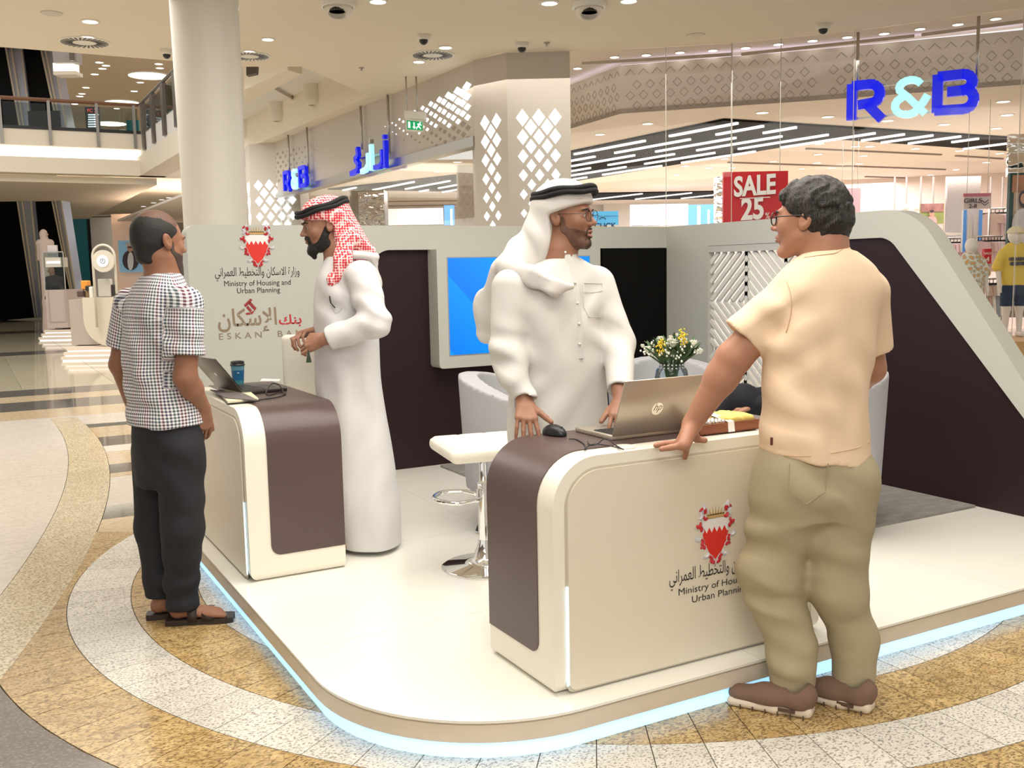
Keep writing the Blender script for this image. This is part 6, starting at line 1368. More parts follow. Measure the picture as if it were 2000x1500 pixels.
# tall panel frames on the right-hand far wall
for i, x in enumerate((1745, 1768, 1796, 1820, 1845, 1932, 1955)): tag(dbox(None, 'wall_post', x, x+2, 345, 470, 19.8, .05, mat('post_grey', (.45, .40, .38), .4, .5)), 'slim grey upright on the far right shop wall, %s from the left' % ordn(i), 'post', 'slim uprights on the far shop wall')
t = panel('grey mirror-like panel in the middle of the far right shop wall', 'wall panel', 'wall_panel', 1847, 1912, 345, 470, 19, mat('smoky_mirror', (.42, .37, .35), .15, .8))

# ================================================================== THE HALL ON THE LEFT
# upper floor: fascia, cove light, glass balustrade; its corner turns towards the viewer
BC = dep(275, 262, 28.); zF = BC[2]; zr = dep(275, 206, 28.)[2]; Yb, Xc = BC[1], BC[0]; TAN = mat('tan_ceiling', (.62, .50, .36), .8)
L0 = -14.
zc0, zc1 = ony(200, 289, Yb)[2], ony(200, 312, Yb)[2]; zb_ = ony(200, 342, Yb)[2]
fa = struct(MB().box((L0, Yb, zc0), (Xc, Yb+.3, zF)).obj('wall_fascia', CEIL)); MB().box((L0, Yb+.2, zc1), (Xc+.05, Yb+.5, zc0)).obj('cove_light', STRIP, fa)
struct(MB().box((L0, Yb-.15, zb_), (Xc+1.2, Yb+.4, zc1)).obj('trim_3', CEIL))
struct(MB().box((Xc, 10.8, zc0-.2), (Xc+.4, Yb+.3, zF)).obj('wall_fascia_side', CEILC)); struct(MB().box((Xc-.1, 10.8, zb_), (Xc+.6, Yb+.2, zc0-.2)).obj('trim_4', CEIL))
slab('ceiling', [(L0, Yb+.3), (Xc+.4, Yb+.3), (Xc+.4, 60), (L0, 60)], zb_-.2, zb_-.02, CEIL)
slab('floor', [(L0, Yb+.31), (Xc+.4, Yb+.31), (Xc+.4, 60), (L0, 60)], zF-.1, zF, CEIL)
t = thing('balustrade', 'glass balustrade with brown handrail along the upper floor on the left', 'railing', (0, Yb, zF))
MB().tube([(L0, Yb, zr), (Xc, Yb, zr)], .05, 8).obj('handrail', mat('brown_rail', (.22, .10, .05), .4), t, True); MB().tube([(Xc, Yb, zr), (Xc, 12, zr)], .05, 8).obj('handrail', STEEL, t, True)
MB().box((L0, Yb-.02, zF), (Xc, Yb, zF+.08)).obj('base_channel', BLACKP, t)
for x in (2, 97, 190, 262): q = ony(x, 250, Yb)[0]; MB().box((q-.035, Yb-.1, zF-.42), (q+.035, Yb-.02, zr-.02)).obj('post', mat('post_steel', (.30, .28, .26), .4, .6), t)
xs = [L0]+[ony(x, 250, Yb)[0] for x in (2, 97, 190, 275)]
for i in range(4): MB().box((xs[i]+.07, Yb-.015, zF+.08), (xs[i+1]-.07, Yb, zr-.1)).obj('glass_pane', GLASSD, t)
DST = mat('dark_steel', (.14, .11, .09), .35, .7)
for k in range(9): y = Yb-.6-k*1.55; MB().box((Xc-.06, y-.22, zF-.5), (Xc+.04, y+.1, zr-.05)).obj('post', DST, t); MB().box((Xc-.02, y-1.3, zF-.05), (Xc, y-.3, zr-.15)).obj('glass_pane', GLASSD, t)
# far tan ceilings with round light discs, upper storey
zU = 9.4
slab('ceiling', [tuple(dep(-60, 300, 31.)[:2]), tuple(dep(560, 300, 31.)[:2]), tuple(dep(560, 300, 70)[:2]), tuple(dep(-60, 300, 70)[:2])], zU, zU+.3, TAN)
for i, (x, y, r) in enumerate(((290, 146, .75), (238, 199, .75), (215, 240, .8))):
    c = onz(x, y, zU); t = thing('ceiling_disc', ('large round glowing ceiling disc nearest the round column', 'large round glowing ceiling disc above the brown handrail', 'faint far ceiling disc behind the glass balustrade')[i], 'light', tuple(c), 'round glowing ceiling discs'); MB().lathe(c, [(r*1.03, 0), (r*1.03, -.05), (r, -.05)], 36).obj('rim', WHITE, t); MB().lathe(c-UP*.055, [(r, 0), (.001, 0)], 36).obj('disc', glow('warm_disc', (1, .88, .55), 1.2), t)
lights(((207, 128), (194, 122), (200, 134), (185, 145), (168, 171), (160, 183), (156, 188), (150, 199), (146, 203), (310, 125), (312, 133), (274, 161), (262, 178), (228, 212)), zU, .14, 'downlight in the tan upper-storey ceiling', 'downlights in the upper-storey ceiling')
slab('ceiling', [tuple(dep(-40, 300, 29.5)[:2]), tuple(dep(150, 300, 29.5)[:2]), tuple(dep(170, 300, 33)[:2]), tuple(dep(-40, 300, 33)[:2])], 8.2, 8.6, CEIL) if False else None
t = thing('far_balcony', 'corner of a higher balcony with a bright cove light left of the tan ceiling', 'balcony', tuple(dep(120, 130, 30)))
dbox(t, 'fascia', 104, 150, 90, 122, 30, .4, mat('balcony_grey', (.36, .33, .30), .6)); dbox(t, 'cove_light', 104, 144, 123, 139, 30.2, .4, STRIP); dbox(t, 'lower_edge', 104, 148, 139, 146, 30, .5, CEIL); dbox(t, 'bracket', 136, 143, 98, 118, 29.8, .1, DST)
# dark back wall of the hall at both storeys
dwall(-80, 150, 48, 48, 12, mat('hall_dark_wall', (.05, .045, .045), .7), 'wall_hall_back'); dwall(150, 560, 60, 60, zU, mat('hall_back_beige', (.50, .42, .34), .7), 'wall_hall_back_2', z0=zF)
TEAL = mat('teal_wall', (.03, .22, .27), .6)
panel('teal wall piece behind the far end of the upper balustrade', 'wall panel', 'wall_panel', 248, 272, 235, 262, 40, TEAL); 
t = panel('small green exit sign far behind the upper balustrade', 'sign', 'exit_sign', 233, 245, 252, 262, 39, WHITE, [('sign_panel', 234, 244, 256, 261, GR)], hang=zU)
for x0, x1, lab in ((169, 196, 'black upper-floor directory screen with white and red lines behind the handrail'), (282, 292, 'black directory screen seen through the side balustrade')):
    t = panel(lab, 'screen', 'directory_screen', x0, x1, 209, 260, 29.5, BLACKP, foot=zF); W2 = mat('lit_white_text', (.8, .8, .9), .5, emit=(.8, .9, 1), es=.9); dtext(t, 'FC 2' if x0 < 200 else '2', (x0+x1)/2-3, 219, 29.4, .14, mat('lit_red_text', (.8, .1, .1), .5, emit=(1, .1, .08), es=.9))
    for k in range(6): dbox(t, 'text_line', x0+3, x1-4-(k*7 % 5), 223+k*4.6, 225.4+k*4.6, 29.43, .02, W2)
t = panel('dark box-like panel on the upper floor before the escalator', 'panel', 'dark_panel', 57, 119, 217, 258, 29, mat('box_black', (.012, .012, .012), .5), foot=zF)
# escalators: two tiers, seen from below and behind their glass sides
def escal(label, group, a0, a1, b0, b1, D0, D1, m_side):
    "left and right edges at the top (a0,a1) and bottom (b0,b1) as view lines"
    t = thing('escalator', label, 'escalator', tuple(dep((b0[0]+b1[0])/2, b0[1], D0)), group); P_ = lambda p, D: dep(p[0], p[1], D)
    A, B_, C_, D_ = P_(a0, D1), P_(a1, D1), P_(b1, D0), P_(b0, D0); MB().prism([A, B_, C_, D_], VD*.5).obj('underside', mat('matt_black_underside', (.004, .004, .004), .9, spec=.1), t)
    w_ = (B_-A)*.0; s_ = VR
    e1, e2 = (P_((a1[0]+m_side[0], a1[1]), D1), P_((b1[0]+m_side[1], b1[1]), D0))
    MB().prism([B_-VD*.05, e1-VD*.05, e2-VD*.05, C_-VD*.05], VD*.6).obj('side_cladding', mat('polished_side', (.50, .55, .72), .2, .4), t)
    for f_ in (.0, .35, 1.): MB().bar(B_+(e1-B_)*f_-VD*.12, C_+(e2-C_)*f_-VD*.12, .05, .08).obj('side_trim', mat('bright_trim', (.72, .66, .55), .25, .5), t)
    return t
escal('upper escalator nearest the left edge, black underside with blue-silver side', 'escalators', (-30, 90), (14, 92), (-20, 256), (44, 258), 31, 35, (30, 20))
escal('upper escalator second from the left edge above the brown handrail', 'escalators', (46, 92), (82, 93), (66, 258), (118, 259), 31, 35, (22, 16))
escal('lower escalator at the left edge, black underside with bronze side', 'escalators', (-30, 363), (33, 363), (-20, 628), (72, 620), 37, 33, (28, 14))
escal('lower escalator behind the beige mannequin and the glass case', 'escalators', (63, 365), (100, 365), (98, 617), (150, 615), 37.2, 33.2, (18, 8))
# lower storey back: teal wall, glazing, salmon wall with poster
slab('ceiling', [tuple(dep(110, 300, 29.5)[:2]), tuple(dep(345, 300, 29.5)[:2]), tuple(dep(560, 300, 60)[:2]), tuple(dep(60, 300, 60)[:2])], 4.45, 4.6, CEIL)
lights([(x, y+18) for x, y in ((150, 362), (205, 378), (219, 374), (237, 364), (250, 357), (262, 352), (278, 345), (190, 386), (178, 392), (140, 423), (160, 418), (280, 385), (300, 378), (316, 372), (330, 368), (325, 398), (312, 402))], 4.45, .11, 'downlight in the lower hall ceiling left of the column', 'downlights in the lower hall ceiling')
dwall(-80, 400, 47, 47, 4.4, mat('hall_wall_warm', (.42, .36, .30), .7), 'wall_hall_lower')
panel('teal wall with a dark screen edge behind the lower escalator', 'wall panel', 'wall_panel', 138, 186, 428, 590, 38, TEAL, [('screen_edge', 178, 186, 428, 560, BLACKP)])
panel('grey glazed shop screen right of the teal wall', 'wall panel', 'wall_panel', 187, 232, 425, 600, 37, mat('grey_glazing', (.42, .42, .40), .12))
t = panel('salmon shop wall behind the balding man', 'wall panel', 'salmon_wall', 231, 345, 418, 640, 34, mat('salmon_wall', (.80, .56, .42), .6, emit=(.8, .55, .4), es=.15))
t = panel('lit poster of a man in hat, sunglasses and dark jacket on a blue ground', 'poster', 'fashion_poster', 234, 282, 470, 532, 33.6, mat('poster_sky', (.25, .48, .66), .6, emit=(.2, .4, .55), es=.2))
blob(t, 'printed_jacket', 255, 508, 16, 20, 33.55, NV); blob(t, 'printed_shirt', 255, 510, 6, 18, 33.54, mat('poster_white', (.8, .8, .8), .6)); blob(t, 'printed_face', 254, 484, 6, 8, 33.53, MATS['poster_skin']); blob(t, 'printed_hat', 254, 476, 9, 3.5, 33.52, mat('poster_hat', (.6, .6, .6), .6)); blob(t, 'printed_glasses', 254, 483, 5, 1.6, 33.51, NV)
# kiosks with stepped lit plinths
KS = mat('kiosk_beige', (.70, .60, .50), .5); KSS = mat('kiosk_taupe', (.42, .36, .31), .4); LP = glow('plinth_white_light', (1, 1, 1), .7)
def plan(px0, px1, py, D, dx): a, b = dep(px0, py, D), dep(px1, py, D); a[2] = b[2] = 0; return a, b
def stepped(t, a, b, dv, n, z0=0.):
    for k in range(n):
        g = .14*(n-k); A = a-VR*g-VD*g; B_ = b+VR*g-VD*g; MB().prism([A, B_, B_+VD*(dv+g*2), A+VD*(dv+g*2)], (0, 0, .05)).obj('plinth_light', LP, t); 
        for o in [t.children[-1]] if False else []: pass
        A2, B2 = A+UP*(z0+.05+.10*k), B_+UP*(z0+.05+.10*k)
        MB().prism([A+UP*.1*k+UP*.05, B_+UP*.1*k+UP*.05, B_+VD*(dv+g*2)+UP*.1*k+UP*.05, A+VD*(dv+g*2)+UP*.1*k+UP*.05], (0, 0, .05)).obj('plinth_step', KS, t)
def kiosk_a():
    D = 24.5; gy = 655; a = dep(90, 640, D); a[2] = 0; a2, b2 = dep(94, 650, D), dep(134, 650, D); a2[2] = b2[2] = 0
    t = thing('kiosk', 'tall pinkish kiosk with a glass display case before the lower escalator', 'kiosk', tuple(a2)); zt_ = dep(110, 566, D)[2]
    for k in range(3): g = .15-.05*k; MB().prism([a2-VR*g-VD*g+UP*.085*k, b2+VR*g-VD*g+UP*.085*k, b2+VR*g+VD*1.2+UP*.085*k, a2-VR*g+VD*1.2+UP*.085*k], (0, 0, .025)).obj('plinth_light', LP, t); MB().prism([a2-VR*(g+.02)-VD*(g+.02)+UP*(.085*k+.025), b2+VR*(g+.02)-VD*(g+.02)+UP*(.085*k+.025), b2+VR*g+VD*1.2+UP*(.085*k+.025), a2-VR*(g+.02)+VD*1.2+UP*(.085*k+.025)], (0, 0, .06)).obj('plinth_step', KS, t)
    MB().prism([a2+UP*.3, b2+UP*.3, b2+VD+UP*.3, a2+VD+UP*.3], (0, 0, zt_-.3)).obj('kiosk_body', mat('kiosk_pink_beige', (.50, .41, .37), .5), t)
    w_ = b2-a2; m = MB(); z0, z1 = .45, zt_-.03
    for p, q in (((.15, z0), (.95, z0)), ((.95, z0), (.95, z1)), ((.15, z0), (.15, z1))): m.bar(a2+w_*p[0]+UP*p[1]-VD*.01, a2+w_*q[0]+UP*q[1]-VD*.01, .02, .01, up=VD)
    m.obj('door_outline', KSS, t); zg = dep(110, 492, D)[2]; m = MB()
    for u in (0., 1.): m.bar(a2+w_*u+UP*zt_, a2+w_*u+UP*zg, .025)
    m.bar(a2+UP*zg, b2+UP*zg, .025); m.obj('case_frame', STEEL, t); MB().prism([a2+w_*.03+UP*zt_, a2+w_*.97+UP*zt_, a2+w_*.97+UP*zg, a2+w_*.03+UP*zg], VD*.02).obj('case_glass', GLASSD, t)
    dbox(t, 'shelf_box', 89, 119, 503, 522, D-.05, .4, mat('box_cream', (.62, .58, .50), .5)); dbox(t, 'shelf_light', 91, 117, 511, 515, D-.08, .03, LP)
    k = panel('small pale carton standing on the glass kiosk case', 'box', 'carton', 94, 112, 479, 502, D+.1, mat('carton_pale', (.68, .62, .60), .6)); 
    for i, x in enumerate((93, 101, 108, 114)): tag(MB().sphere(np.append(dep(x, 557, D+.15)[:2], zt_+.066), .065, 10, 8).obj('headphone_set', BLACKP, smooth=True), 'dark headphone set on the pink kiosk, %s of four' % ('first', 'second', 'third', 'last')[i], 'headphones', 'headphone sets on the pink kiosk')
kiosk_a()
def kiosk_b():
    D = 18.3; t = thing('kiosk', 'cream curved kiosk with a tall arch hoop behind the checked shirt', 'kiosk', tuple(dep(180, 700, D)*vec(1, 1, 0))); a, b = dep(138, 690, D), dep(235, 690, D); a[2] = b[2] = 0; w_ = b-a; zt_ = dep(180, 581, D)[2]
    for k in range(3): g = .21-.07*k; MB().prism([a-VR*g*.3-VD*g+UP*.08*k, b+VR*g-VD*g+UP*.08*k, b+VR*g+VD*1.5+UP*.08*k, a-VR*(g+.1)+VD*1.5+UP*.08*k], (0, 0, .025)).obj('plinth_light', LP, t); MB().prism([a-VR*(g*.3+.02)-VD*(g+.02)+UP*(.08*k+.025), b+VR*g-VD*(g+.02)+UP*(.08*k+.025), b+VR*g+VD*1.5+UP*(.08*k+.025), a-VR*(g+.12)+VD*1.5+UP*(.08*k+.025)], (0, 0, .055)).obj('plinth_step', KS, t)
    MB().prism([a-VR*.10+VD*.3+UP*.26, a+w_*.4+VD*.3+UP*.26, a+w_*.4+VD*1.3+UP*.26, a-VR*.22+VD*1.3+UP*.26], (0, 0, zt_-.3)).obj('side_cabinet', KSS, t)
    o2 = rrect(.28, .24, 1.65, zt_, (.50, .5, .02, .02), 12); e_ = w_/np.linalg.norm(w_)
    MB().prism([a+e_*x+UP*z for x, z in o2], VD*.3).obj('curved_front', mat('kiosk_cream', (.60, .53, .43), .45), t, .5)
    hoop = [dep(194, 560, D-.1)]+[dep(194, y, D-.1) for y in (540, 510)]
    c = dep(202, 500, D-.1); R1 = .20; zb2 = dep(202, 650, D-.1)[2]; base_z = c[2]
    P_ = [c-VR*R1+UP*(zb2+.1-base_z)]+[c-VR*R1]+[c+VR*R1*math.cos(a_)+UP*R1*math.sin(a_) for a_ in np.linspace(PI, 0, 15)[1:]]+[c+VR*R1+UP*(zb2+.1-base_z)]
    MB().tube(P_, .022, 10).obj('arch_hoop', mat('hoop_cream', (.62, .57, .48), .4), t, True)
    cc = dep(203, 510, D-.14); MB().lathe(cc, [(.20, 0), (.20, .05), (.001, .05)], 32, ax=(VR, UP, -VD)).obj('sign_disc', MATS['hoop_cream'], t, .5); MB().lathe(cc, [(.11, .052), (.11, .06), (.001, .06)], 24, ax=(VR, UP, -VD)).obj('white_disc', mat('lit_white_disc', (.7, .72, .78), .4, emit=(.9, .95, 1), es=.15), t, .5)
    MB().tube([cc-VD*.062+VR*.042*math.cos(a_)+UP*.042*math.sin(a_) for a_ in np.linspace(0, 2*PI, 17)[:-1]], .005, 6, closed=True).obj('ring_logo', mat('logo_blue_grey', (.25, .28, .36), .5), t); link('logo_letter', text_mesh('P', .06, cc-VD*.064-UP*.02, VR, UP, -VD, .001), MATS['logo_blue_grey'], t)
    items = [('box', 150, 163, 568, 580, (.08, .05, .04), 'dark gift box'), ('box', 164, 173, 566, 581, (.30, .2, .1), 'brown case'), ('speaker', 174, 182, 560, 582, (.7, .68, .62), 'cream speaker'), ('box', 192, 216, 545, 580, (.55, .52, .46), 'tall beige carton'), ('headphones', 166, 178, 558, 568, (.02, .02, .02), 'black round headphone'), ('bag', 158, 172, 548, 566, (.75, .30, .04), 'orange felt bag'), ('camera', 217, 226, 556, 578, (.04, .03, .03), 'dark camera')]
    for c_, x0, x1, y0, y1, col, nm in items:
        nn_ = {'headphones': 'headphone_set'}.get(c_, c_); o = dbox(None, nn_, x0, x1, y0, y1, D+.05+(x0 % 3)*.05, .15, mat('ware_'+nm.replace(' ', '_'), col, .5)); bevel(o.data, .02, 2); tag(o, '%s standing on the cream kiosk behind the checked shirt' % nm, {'headphones': 'headphones'}.get(c_, c_))
kiosk_b()
# people and a draped mannequin around the kiosks
def small_figure(name, label, cat, px, D, ytop, cloth, head_m, lean=0., robe=True, hood=None, ybot=None):
    zt_ = dep(px, ytop, D)[2]; o = dep(px, 600, D); o[2] = 0; t = thing(name, label, cat, tuple(o)); H = zt_; B = o
    hc = B+UP*(H-.13)+VR*lean*.9; sh = B+UP*(H-.36)+VR*lean*.7
    g = U(cap(sh+VR*.14, sh-VR*.14, .09, .09), cap(sh-UP*.05, B+UP*.85, .17, .17), cap(B+UP*.85, B+UP*.1, .17, .22 if robe else .12), cap(sh+VR*.17, sh+VR*.24*(1 if lean >= 0 else -1)-UP*.5, .06, .045), cap(sh-VR*.17, sh-VR*.2-UP*.45, .06, .045), k=.06)
    soft('robe', g, B-vec(.6, .6, .05), B+vec(.6, .6, H+.1), .025, cloth, t)
    f = U(ell(hc, (.078, .095, .115)), cap(hc, sh, .055, .06), cap(hc-VR*(-.085 if lean >= 0 else .085)*1, hc+VR*(.10 if lean >= 0 else -.10)-UP*.02, .02, .014), k=.02); soft('body', f, hc-.35, hc+.25, .012, head_m, t)
    if hood is not None: h = U(ell(hc-VR*.02+UP*.01, (.10, .11, .13)), cap(hc-VR*.03, sh, .09, .12), k=.05); h = SUB(h, ell(hc+VR*.10, (.06, .075, .075)), .01); soft('headscarf' if name == 'person' else 'hood', h, hc-.4, hc+.3, .014, hood, t)
    return t
small_figure('mannequin', 'beige draped hooded mannequin figure above the glass kiosk case', 'mannequin', 97, 27.5, 448, mat('beige_abaya', (.58, .46, .40), .8), mat('beige_face', (.5, .36, .28), .5), 0, True, MATS['beige_abaya'])
small_figure('person', 'person in a dark brown top bending forward behind the glass kiosk', 'person', 122, 26.6, 519, mat('dark_brown_top', (.035, .02, .018), .8), skinmat('far_skin', (.35, .18, .12)), -.25, True, None)
# ================================================================== WRITING ON THE BOOTH
AF = {'ا': (0xFE8D, 0xFE8E, 0, 0), 'ب': (0xFE8F, 0xFE90, 0xFE91, 0xFE92), 'ة': (0xFE93, 0xFE94, 0, 0), 'ت': (0xFE95, 0xFE96, 0xFE97, 0xFE98), 'خ': (0xFEA5, 0xFEA6, 0xFEA7, 0xFEA8), 'ر': (0xFEAD, 0xFEAE, 0, 0), 'ز': (0xFEAF, 0xFEB0, 0, 0), 'س': (0xFEB1, 0xFEB2, 0xFEB3, 0xFEB4), 'ط': (0xFEC1, 0xFEC2, 0xFEC3, 0xFEC4), 'ع': (0xFEC9, 0xFECA, 0xFECB, 0xFECC), 'ك': (0xFED9, 0xFEDA, 0xFEDB, 0xFEDC), 'ل': (0xFEDD, 0xFEDE, 0xFEDF, 0xFEE0), 'م': (0xFEE1, 0xFEE2, 0xFEE3, 0xFEE4), 'ن': (0xFEE5, 0xFEE6, 0xFEE7, 0xFEE8), 'و': (0xFEED, 0xFEEE, 0, 0), 'ي': (0xFEF1, 0xFEF2, 0xFEF3, 0xFEF4), 'Z': (0xFEFB, 0xFEFC, 0, 0), 'Y': (0xFEF9, 0xFEFA, 0, 0)}
def arabic(s):
    s = s.replace('لا', 'Z').replace('لإ', 'Y'); out = []
    for i, c in enumerate(s):
        if c not in AF: out.append(c); continue
        prev = i > 0 and s[i-1] in AF and AF[s[i-1]][2] > 0; nxt = i+1 < len(s) and s[i+1] in AF and AF[c][2] > 0
        out.append(chr(AF[c][3 if prev and nxt else 1 if prev else 2 if nxt else 0]))
    return ''.join(out[::-1])
INK = mat('black_ink', (.02, .02, .02), .5); TAUPE = mat('taupe_letters', (.26, .19, .13), .5); CRIM = mat('crimson_mark', (.50, .02, .03), .5); MAROON = mat('maroon_mark', (.30, .03, .03), .5)
GOLDC = mat('gold_crown', (.55, .36, .14), .4); SILV = mat('silver_scroll', (.62, .62, .66), .4); SHR = mat('shield_red', (.68, .03, .02), .5); SHW = mat('shield_white', (.82, .80, .80), .5)
def fit_text(body, x0, x1, yb, h, plane_, nrm, m, parent, name, bold=0., spacing=1.):
    "lettering between view columns x0 and x1 with its baseline through yb, h metres tall, on a vertical plane"
    a, b = plane_(x0, yb[0]), plane_(x1, yb[1]); ex = b-a; ex[2] = 0; wd = np.linalg.norm(ex); ex /= wd; z = (a[2]+b[2])/2; o = a.copy(); o[2] = z
    me = text_mesh(body, 1., (0, 0, 0), (1, 0, 0), (0, 1, 0), (0, 0, 1), .0, 'LEFT', bold=bold/h, spacing=spacing); n = len(me.vertices); co = np.empty(n*3); me.vertices.foreach_get('co', co); co = co.reshape(-1, 3)
    x = (co[:, 0]-co[:, 0].min())/(co[:, 0].max()-co[:, 0].min())*wd; P_ = o+np.outer(x, ex)+np.outer(co[:, 1]*h, UP)+np.array(nrm)*.0015; me.vertices.foreach_set('co', P_.ravel()); me.update(); return link(name, me, m, parent)
def crest(c, ex, nrm, s, parent):
    "state crest: serrated shield, crown and mantling; c centre of the shield top edge, s half width"
    def pol(name, pts_, m, k=1): return MB().prism([c+ex*(x*s)+UP*(y*s)+nrm*.0008*k for x, y in pts_], nrm*.0008).obj(name, m, parent)
    side = [(1, 0), (.98, -.9), (.80, -1.5), (.45, -2.05), (0, -2.5)]; L_ = [(-x, y) for x, y in side[::-1]]
    pol('crest_field', side+L_[1:], SHW, 1)
    zig = [(-.97, -.85)]+[(-.97+1.94*(k+.5)/10, (-.5 if k % 2 == 0 else -.85)) for k in range(10)]+[(.98, -.85)]
    pol('crest_shield', zig[::1]+side[1:]+L_[1:-1][0:3], SHR, 2)
    m = MB(); q = lambda x, y: c+ex*(x*s)+UP*(y*s)+nrm*.002
    for i in range(7): x = -.55+i*.183; m.prism([q(x-.07, .22), q(x+.07, .22), q(x*1.35, .78-.12*abs(i-3)*.6)], nrm*.001)
    m.prism([q(-.62, .05), q(.62, .05), q(.68, .30), q(-.68, .30)], nrm*.001); m.obj('crown', GOLDC, parent)
    r = random.Random(3)
    for sd in (-1, 1):
        for k, (x, y, rr, aa) in enumerate(((.95, .45, .30, 20), (1.25, .25, .26, 80), (1.35, -.2, .24, 140), (1.2, -.6, .24, 30), (1.3, -1.0, .2, 200), (1.12, -1.35, .22, 80), (.95, -1.75, .2, 10), (.75, -2.1, .22, 140), (.45, -2.5, .24, 60), (.2, -2.75, .14, 10), (1.05, .75, .2, 100), (.8, .2, .2, 200))):
            a0 = math.radians(aa); P_ = [q(sd*(x+rr*math.cos(a0+t_*.5)*(1-t_*.09)), y+rr*math.sin(a0+t_*.5)*(1-t_*.09)) for t_ in range(8)]
            MB().tube(P_, [s*.035+s*.09*math.sin(PI*i/7) for i in range(8)], 5).obj('mantling', (CRIM, SILV, CRIM)[k % 3] if k not in (0, 8) else CRIM, parent)
            MB().tube([q(sd*(x+rr*1.25*math.cos(a0+1+t_*.45)), y+rr*1.25*math.sin(a0+1+t_*.45)) for t_ in range(6)], s*.035, 5).obj('mantling', SILV, parent)
by = lambda x, y: ony(x, y, YB-.0005); N0 = np.array([0, -1., 0]); EX = np.array([1., 0, 0])
crest(by(501, 459), EX, N0, .072, bw)
fit_text(arabic('وزارة الاسكان والتخطيط العمراني'), 420, 585, (538, 538), .075, by, N0, INK, bw, 'arabic_lettering')
fit_text('Ministry of Housing and', 438, 568, (558, 557), .048, by, N0, INK, bw, 'lettering'); fit_text('Urban Planning', 463, 547, (572, 571.5), .048, by, N0, INK, bw, 'lettering')
fit_text(arabic('الإسكان'), 426, 541, (637, 634), .15, by, N0, TAUPE, bw, 'arabic_lettering', bold=.0022); fit_text(arabic('بنك'), 545, 589, (633, 632), .085, by, N0, CRIM, bw, 'arabic_lettering', bold=.0012)
fit_text('ESKAN  BANK', 428, 610, (662, 656), .056, by, N0, TAUPE, bw, 'lettering', spacing=1.6)
for quad_ in (((489, 583), (493, 586), (480, 600), (476, 596)), ((485, 593), (489, 589), (501, 602), (497, 606)), ((481, 601), (484, 597), (492, 606), (489, 610)), ((486, 610), (490, 614), (482, 615), (479, 612)), ((497, 606), (501, 602), (492, 614), (488, 611))):
    MB().prism([ony(x, y, YB-.001) for x, y in quad_], N0*.002).obj('bank_mark', MAROON, bw)
fy = 2.61-.0071; pf_ = lambda x, y: ony(x, y, fy)
crest(ony(1397, 1012, fy), EX, N0, .058, cR)
fit_text(arabic('وزارة الاسكان والتخطيط العمراني'), 1307, 1505, (1141, 1098), .062, pf_, N0, INK, cR, 'arabic_lettering')
fit_text('Ministry of Housing and', 1325, 1494, (1165, 1124), .034, pf_, N0, INK, cR, 'lettering'); fit_text('Urban Planning', 1351, 1459, (1178, 1152), .034, pf_, N0, INK, cR, 'lettering')
lx = lambda x, y: onx(x, y, 1.03-.008)
# ================================================================== ON THE COUNTERS
TR_ = HP+.775+.0035; TL_ = TR_
ALU = mat('champagne_aluminium', (.50, .44, .36), .35, .6); KEYS = mat('dark_keys', (.05, .05, .05), .5); DKL = mat('dark_grey_laptop', (.06, .055, .055), .35, .5)
def laptop(label, o, ex, ey, w_, d_, open_deg, m_body, m_lid, z, h_=.215, logo=None):
    "o: hinge-side left corner; ex along the hinge, ey from hinge to front edge"
    t = thing('laptop', label, 'laptop', (o[0], o[1], z)); o = np.array([o[0], o[1], z]); Q = lambda u, v, k=0.: o+ex*u+ey*v+UP*k
    me = MB().prism([Q(0, 0, .001), Q(w_, 0, .001), Q(w_, d_, .001), Q(0, d_, .001)], UP*.015).mesh(); link('base', bevel(me, .003), m_body, t, .5)
    MB().prism([Q(.015, .02, .016), Q(w_-.015, .02, .016), Q(w_-.015, d_*.58, .016), Q(.015, d_*.58, .016)], UP*.0006).obj('keyboard_well', KEYS, t)
    ks = MB()
    for i in range(14):
        for j in range(5): ks.prism([Q(.02+i*(w_-.04)/14+.001, .024+j*(d_*.55)/5.3+.001, .0166), Q(.02+(i+.88)*(w_-.04)/14, .024+j*(d_*.55)/5.3+.001, .0166), Q(.02+(i+.88)*(w_-.04)/14, .024+(j+.86)*(d_*.55)/5.3, .0166), Q(.02+i*(w_-.04)/14+.001, .024+(j+.86)*(d_*.55)/5.3, .0166)], UP*.0016)
    ks.obj('keyboard', mat('key_caps', (.025, .025, .027), .4), t, kind='stuff')
    MB().prism([Q(w_*.33, d_*.64, .0161), Q(w_*.67, d_*.64, .0161), Q(w_*.67, d_*.96, .0161), Q(w_*.33, d_*.96, .0161)], UP*.0004).obj('touchpad', mat('touchpad_grey', (.40, .36, .31), .3, .4) if m_body is ALU else KEYS, t)
    a = math.radians(open_deg); ld = ey*math.cos(a)+UP*math.sin(a); nn = np.cross(ex, ld); nn = nn if nn@ey < 0 else -nn   # nn points out of the lid back
    me = MB().prism([Q(0, 0, .016), Q(w_, 0, .016), Q(w_, 0, .016)+ld*h_, Q(0, 0, .016)+ld*h_], nn*.006).mesh(); l_ = link('lid', bevel(me, .002), m_lid, t, .5)
    MB().prism([Q(.006, 0, .02)+ld*.008, Q(w_-.006, 0, .02)+ld*.008, Q(w_-.006, 0, .02)+ld*(h_-.01), Q(.006, 0, .02)+ld*(h_-.01)], -nn*.0012).obj('screen', mat('dark_screen', (.01, .01, .012), .1), l_)
    return t, Q, ld, nn, l_
h0, h1 = onz(1195, 861, TR_), onz(1352, 842, TR_); ex = h1-h0; wL_ = np.linalg.norm(ex); ex /= wL_; ey = np.cross(UP, ex)
lt = dep(1205, 745, h0@VD)
t, Q, ld, nn, lid = laptop('open champagne silver laptop on the right counter, lid back to the viewer', h0, ex, ey, .335, .235, 111, ALU, ALU, TR_, .213)
c = Q(.165, 0, .016)+ld*.095+nn*.0062
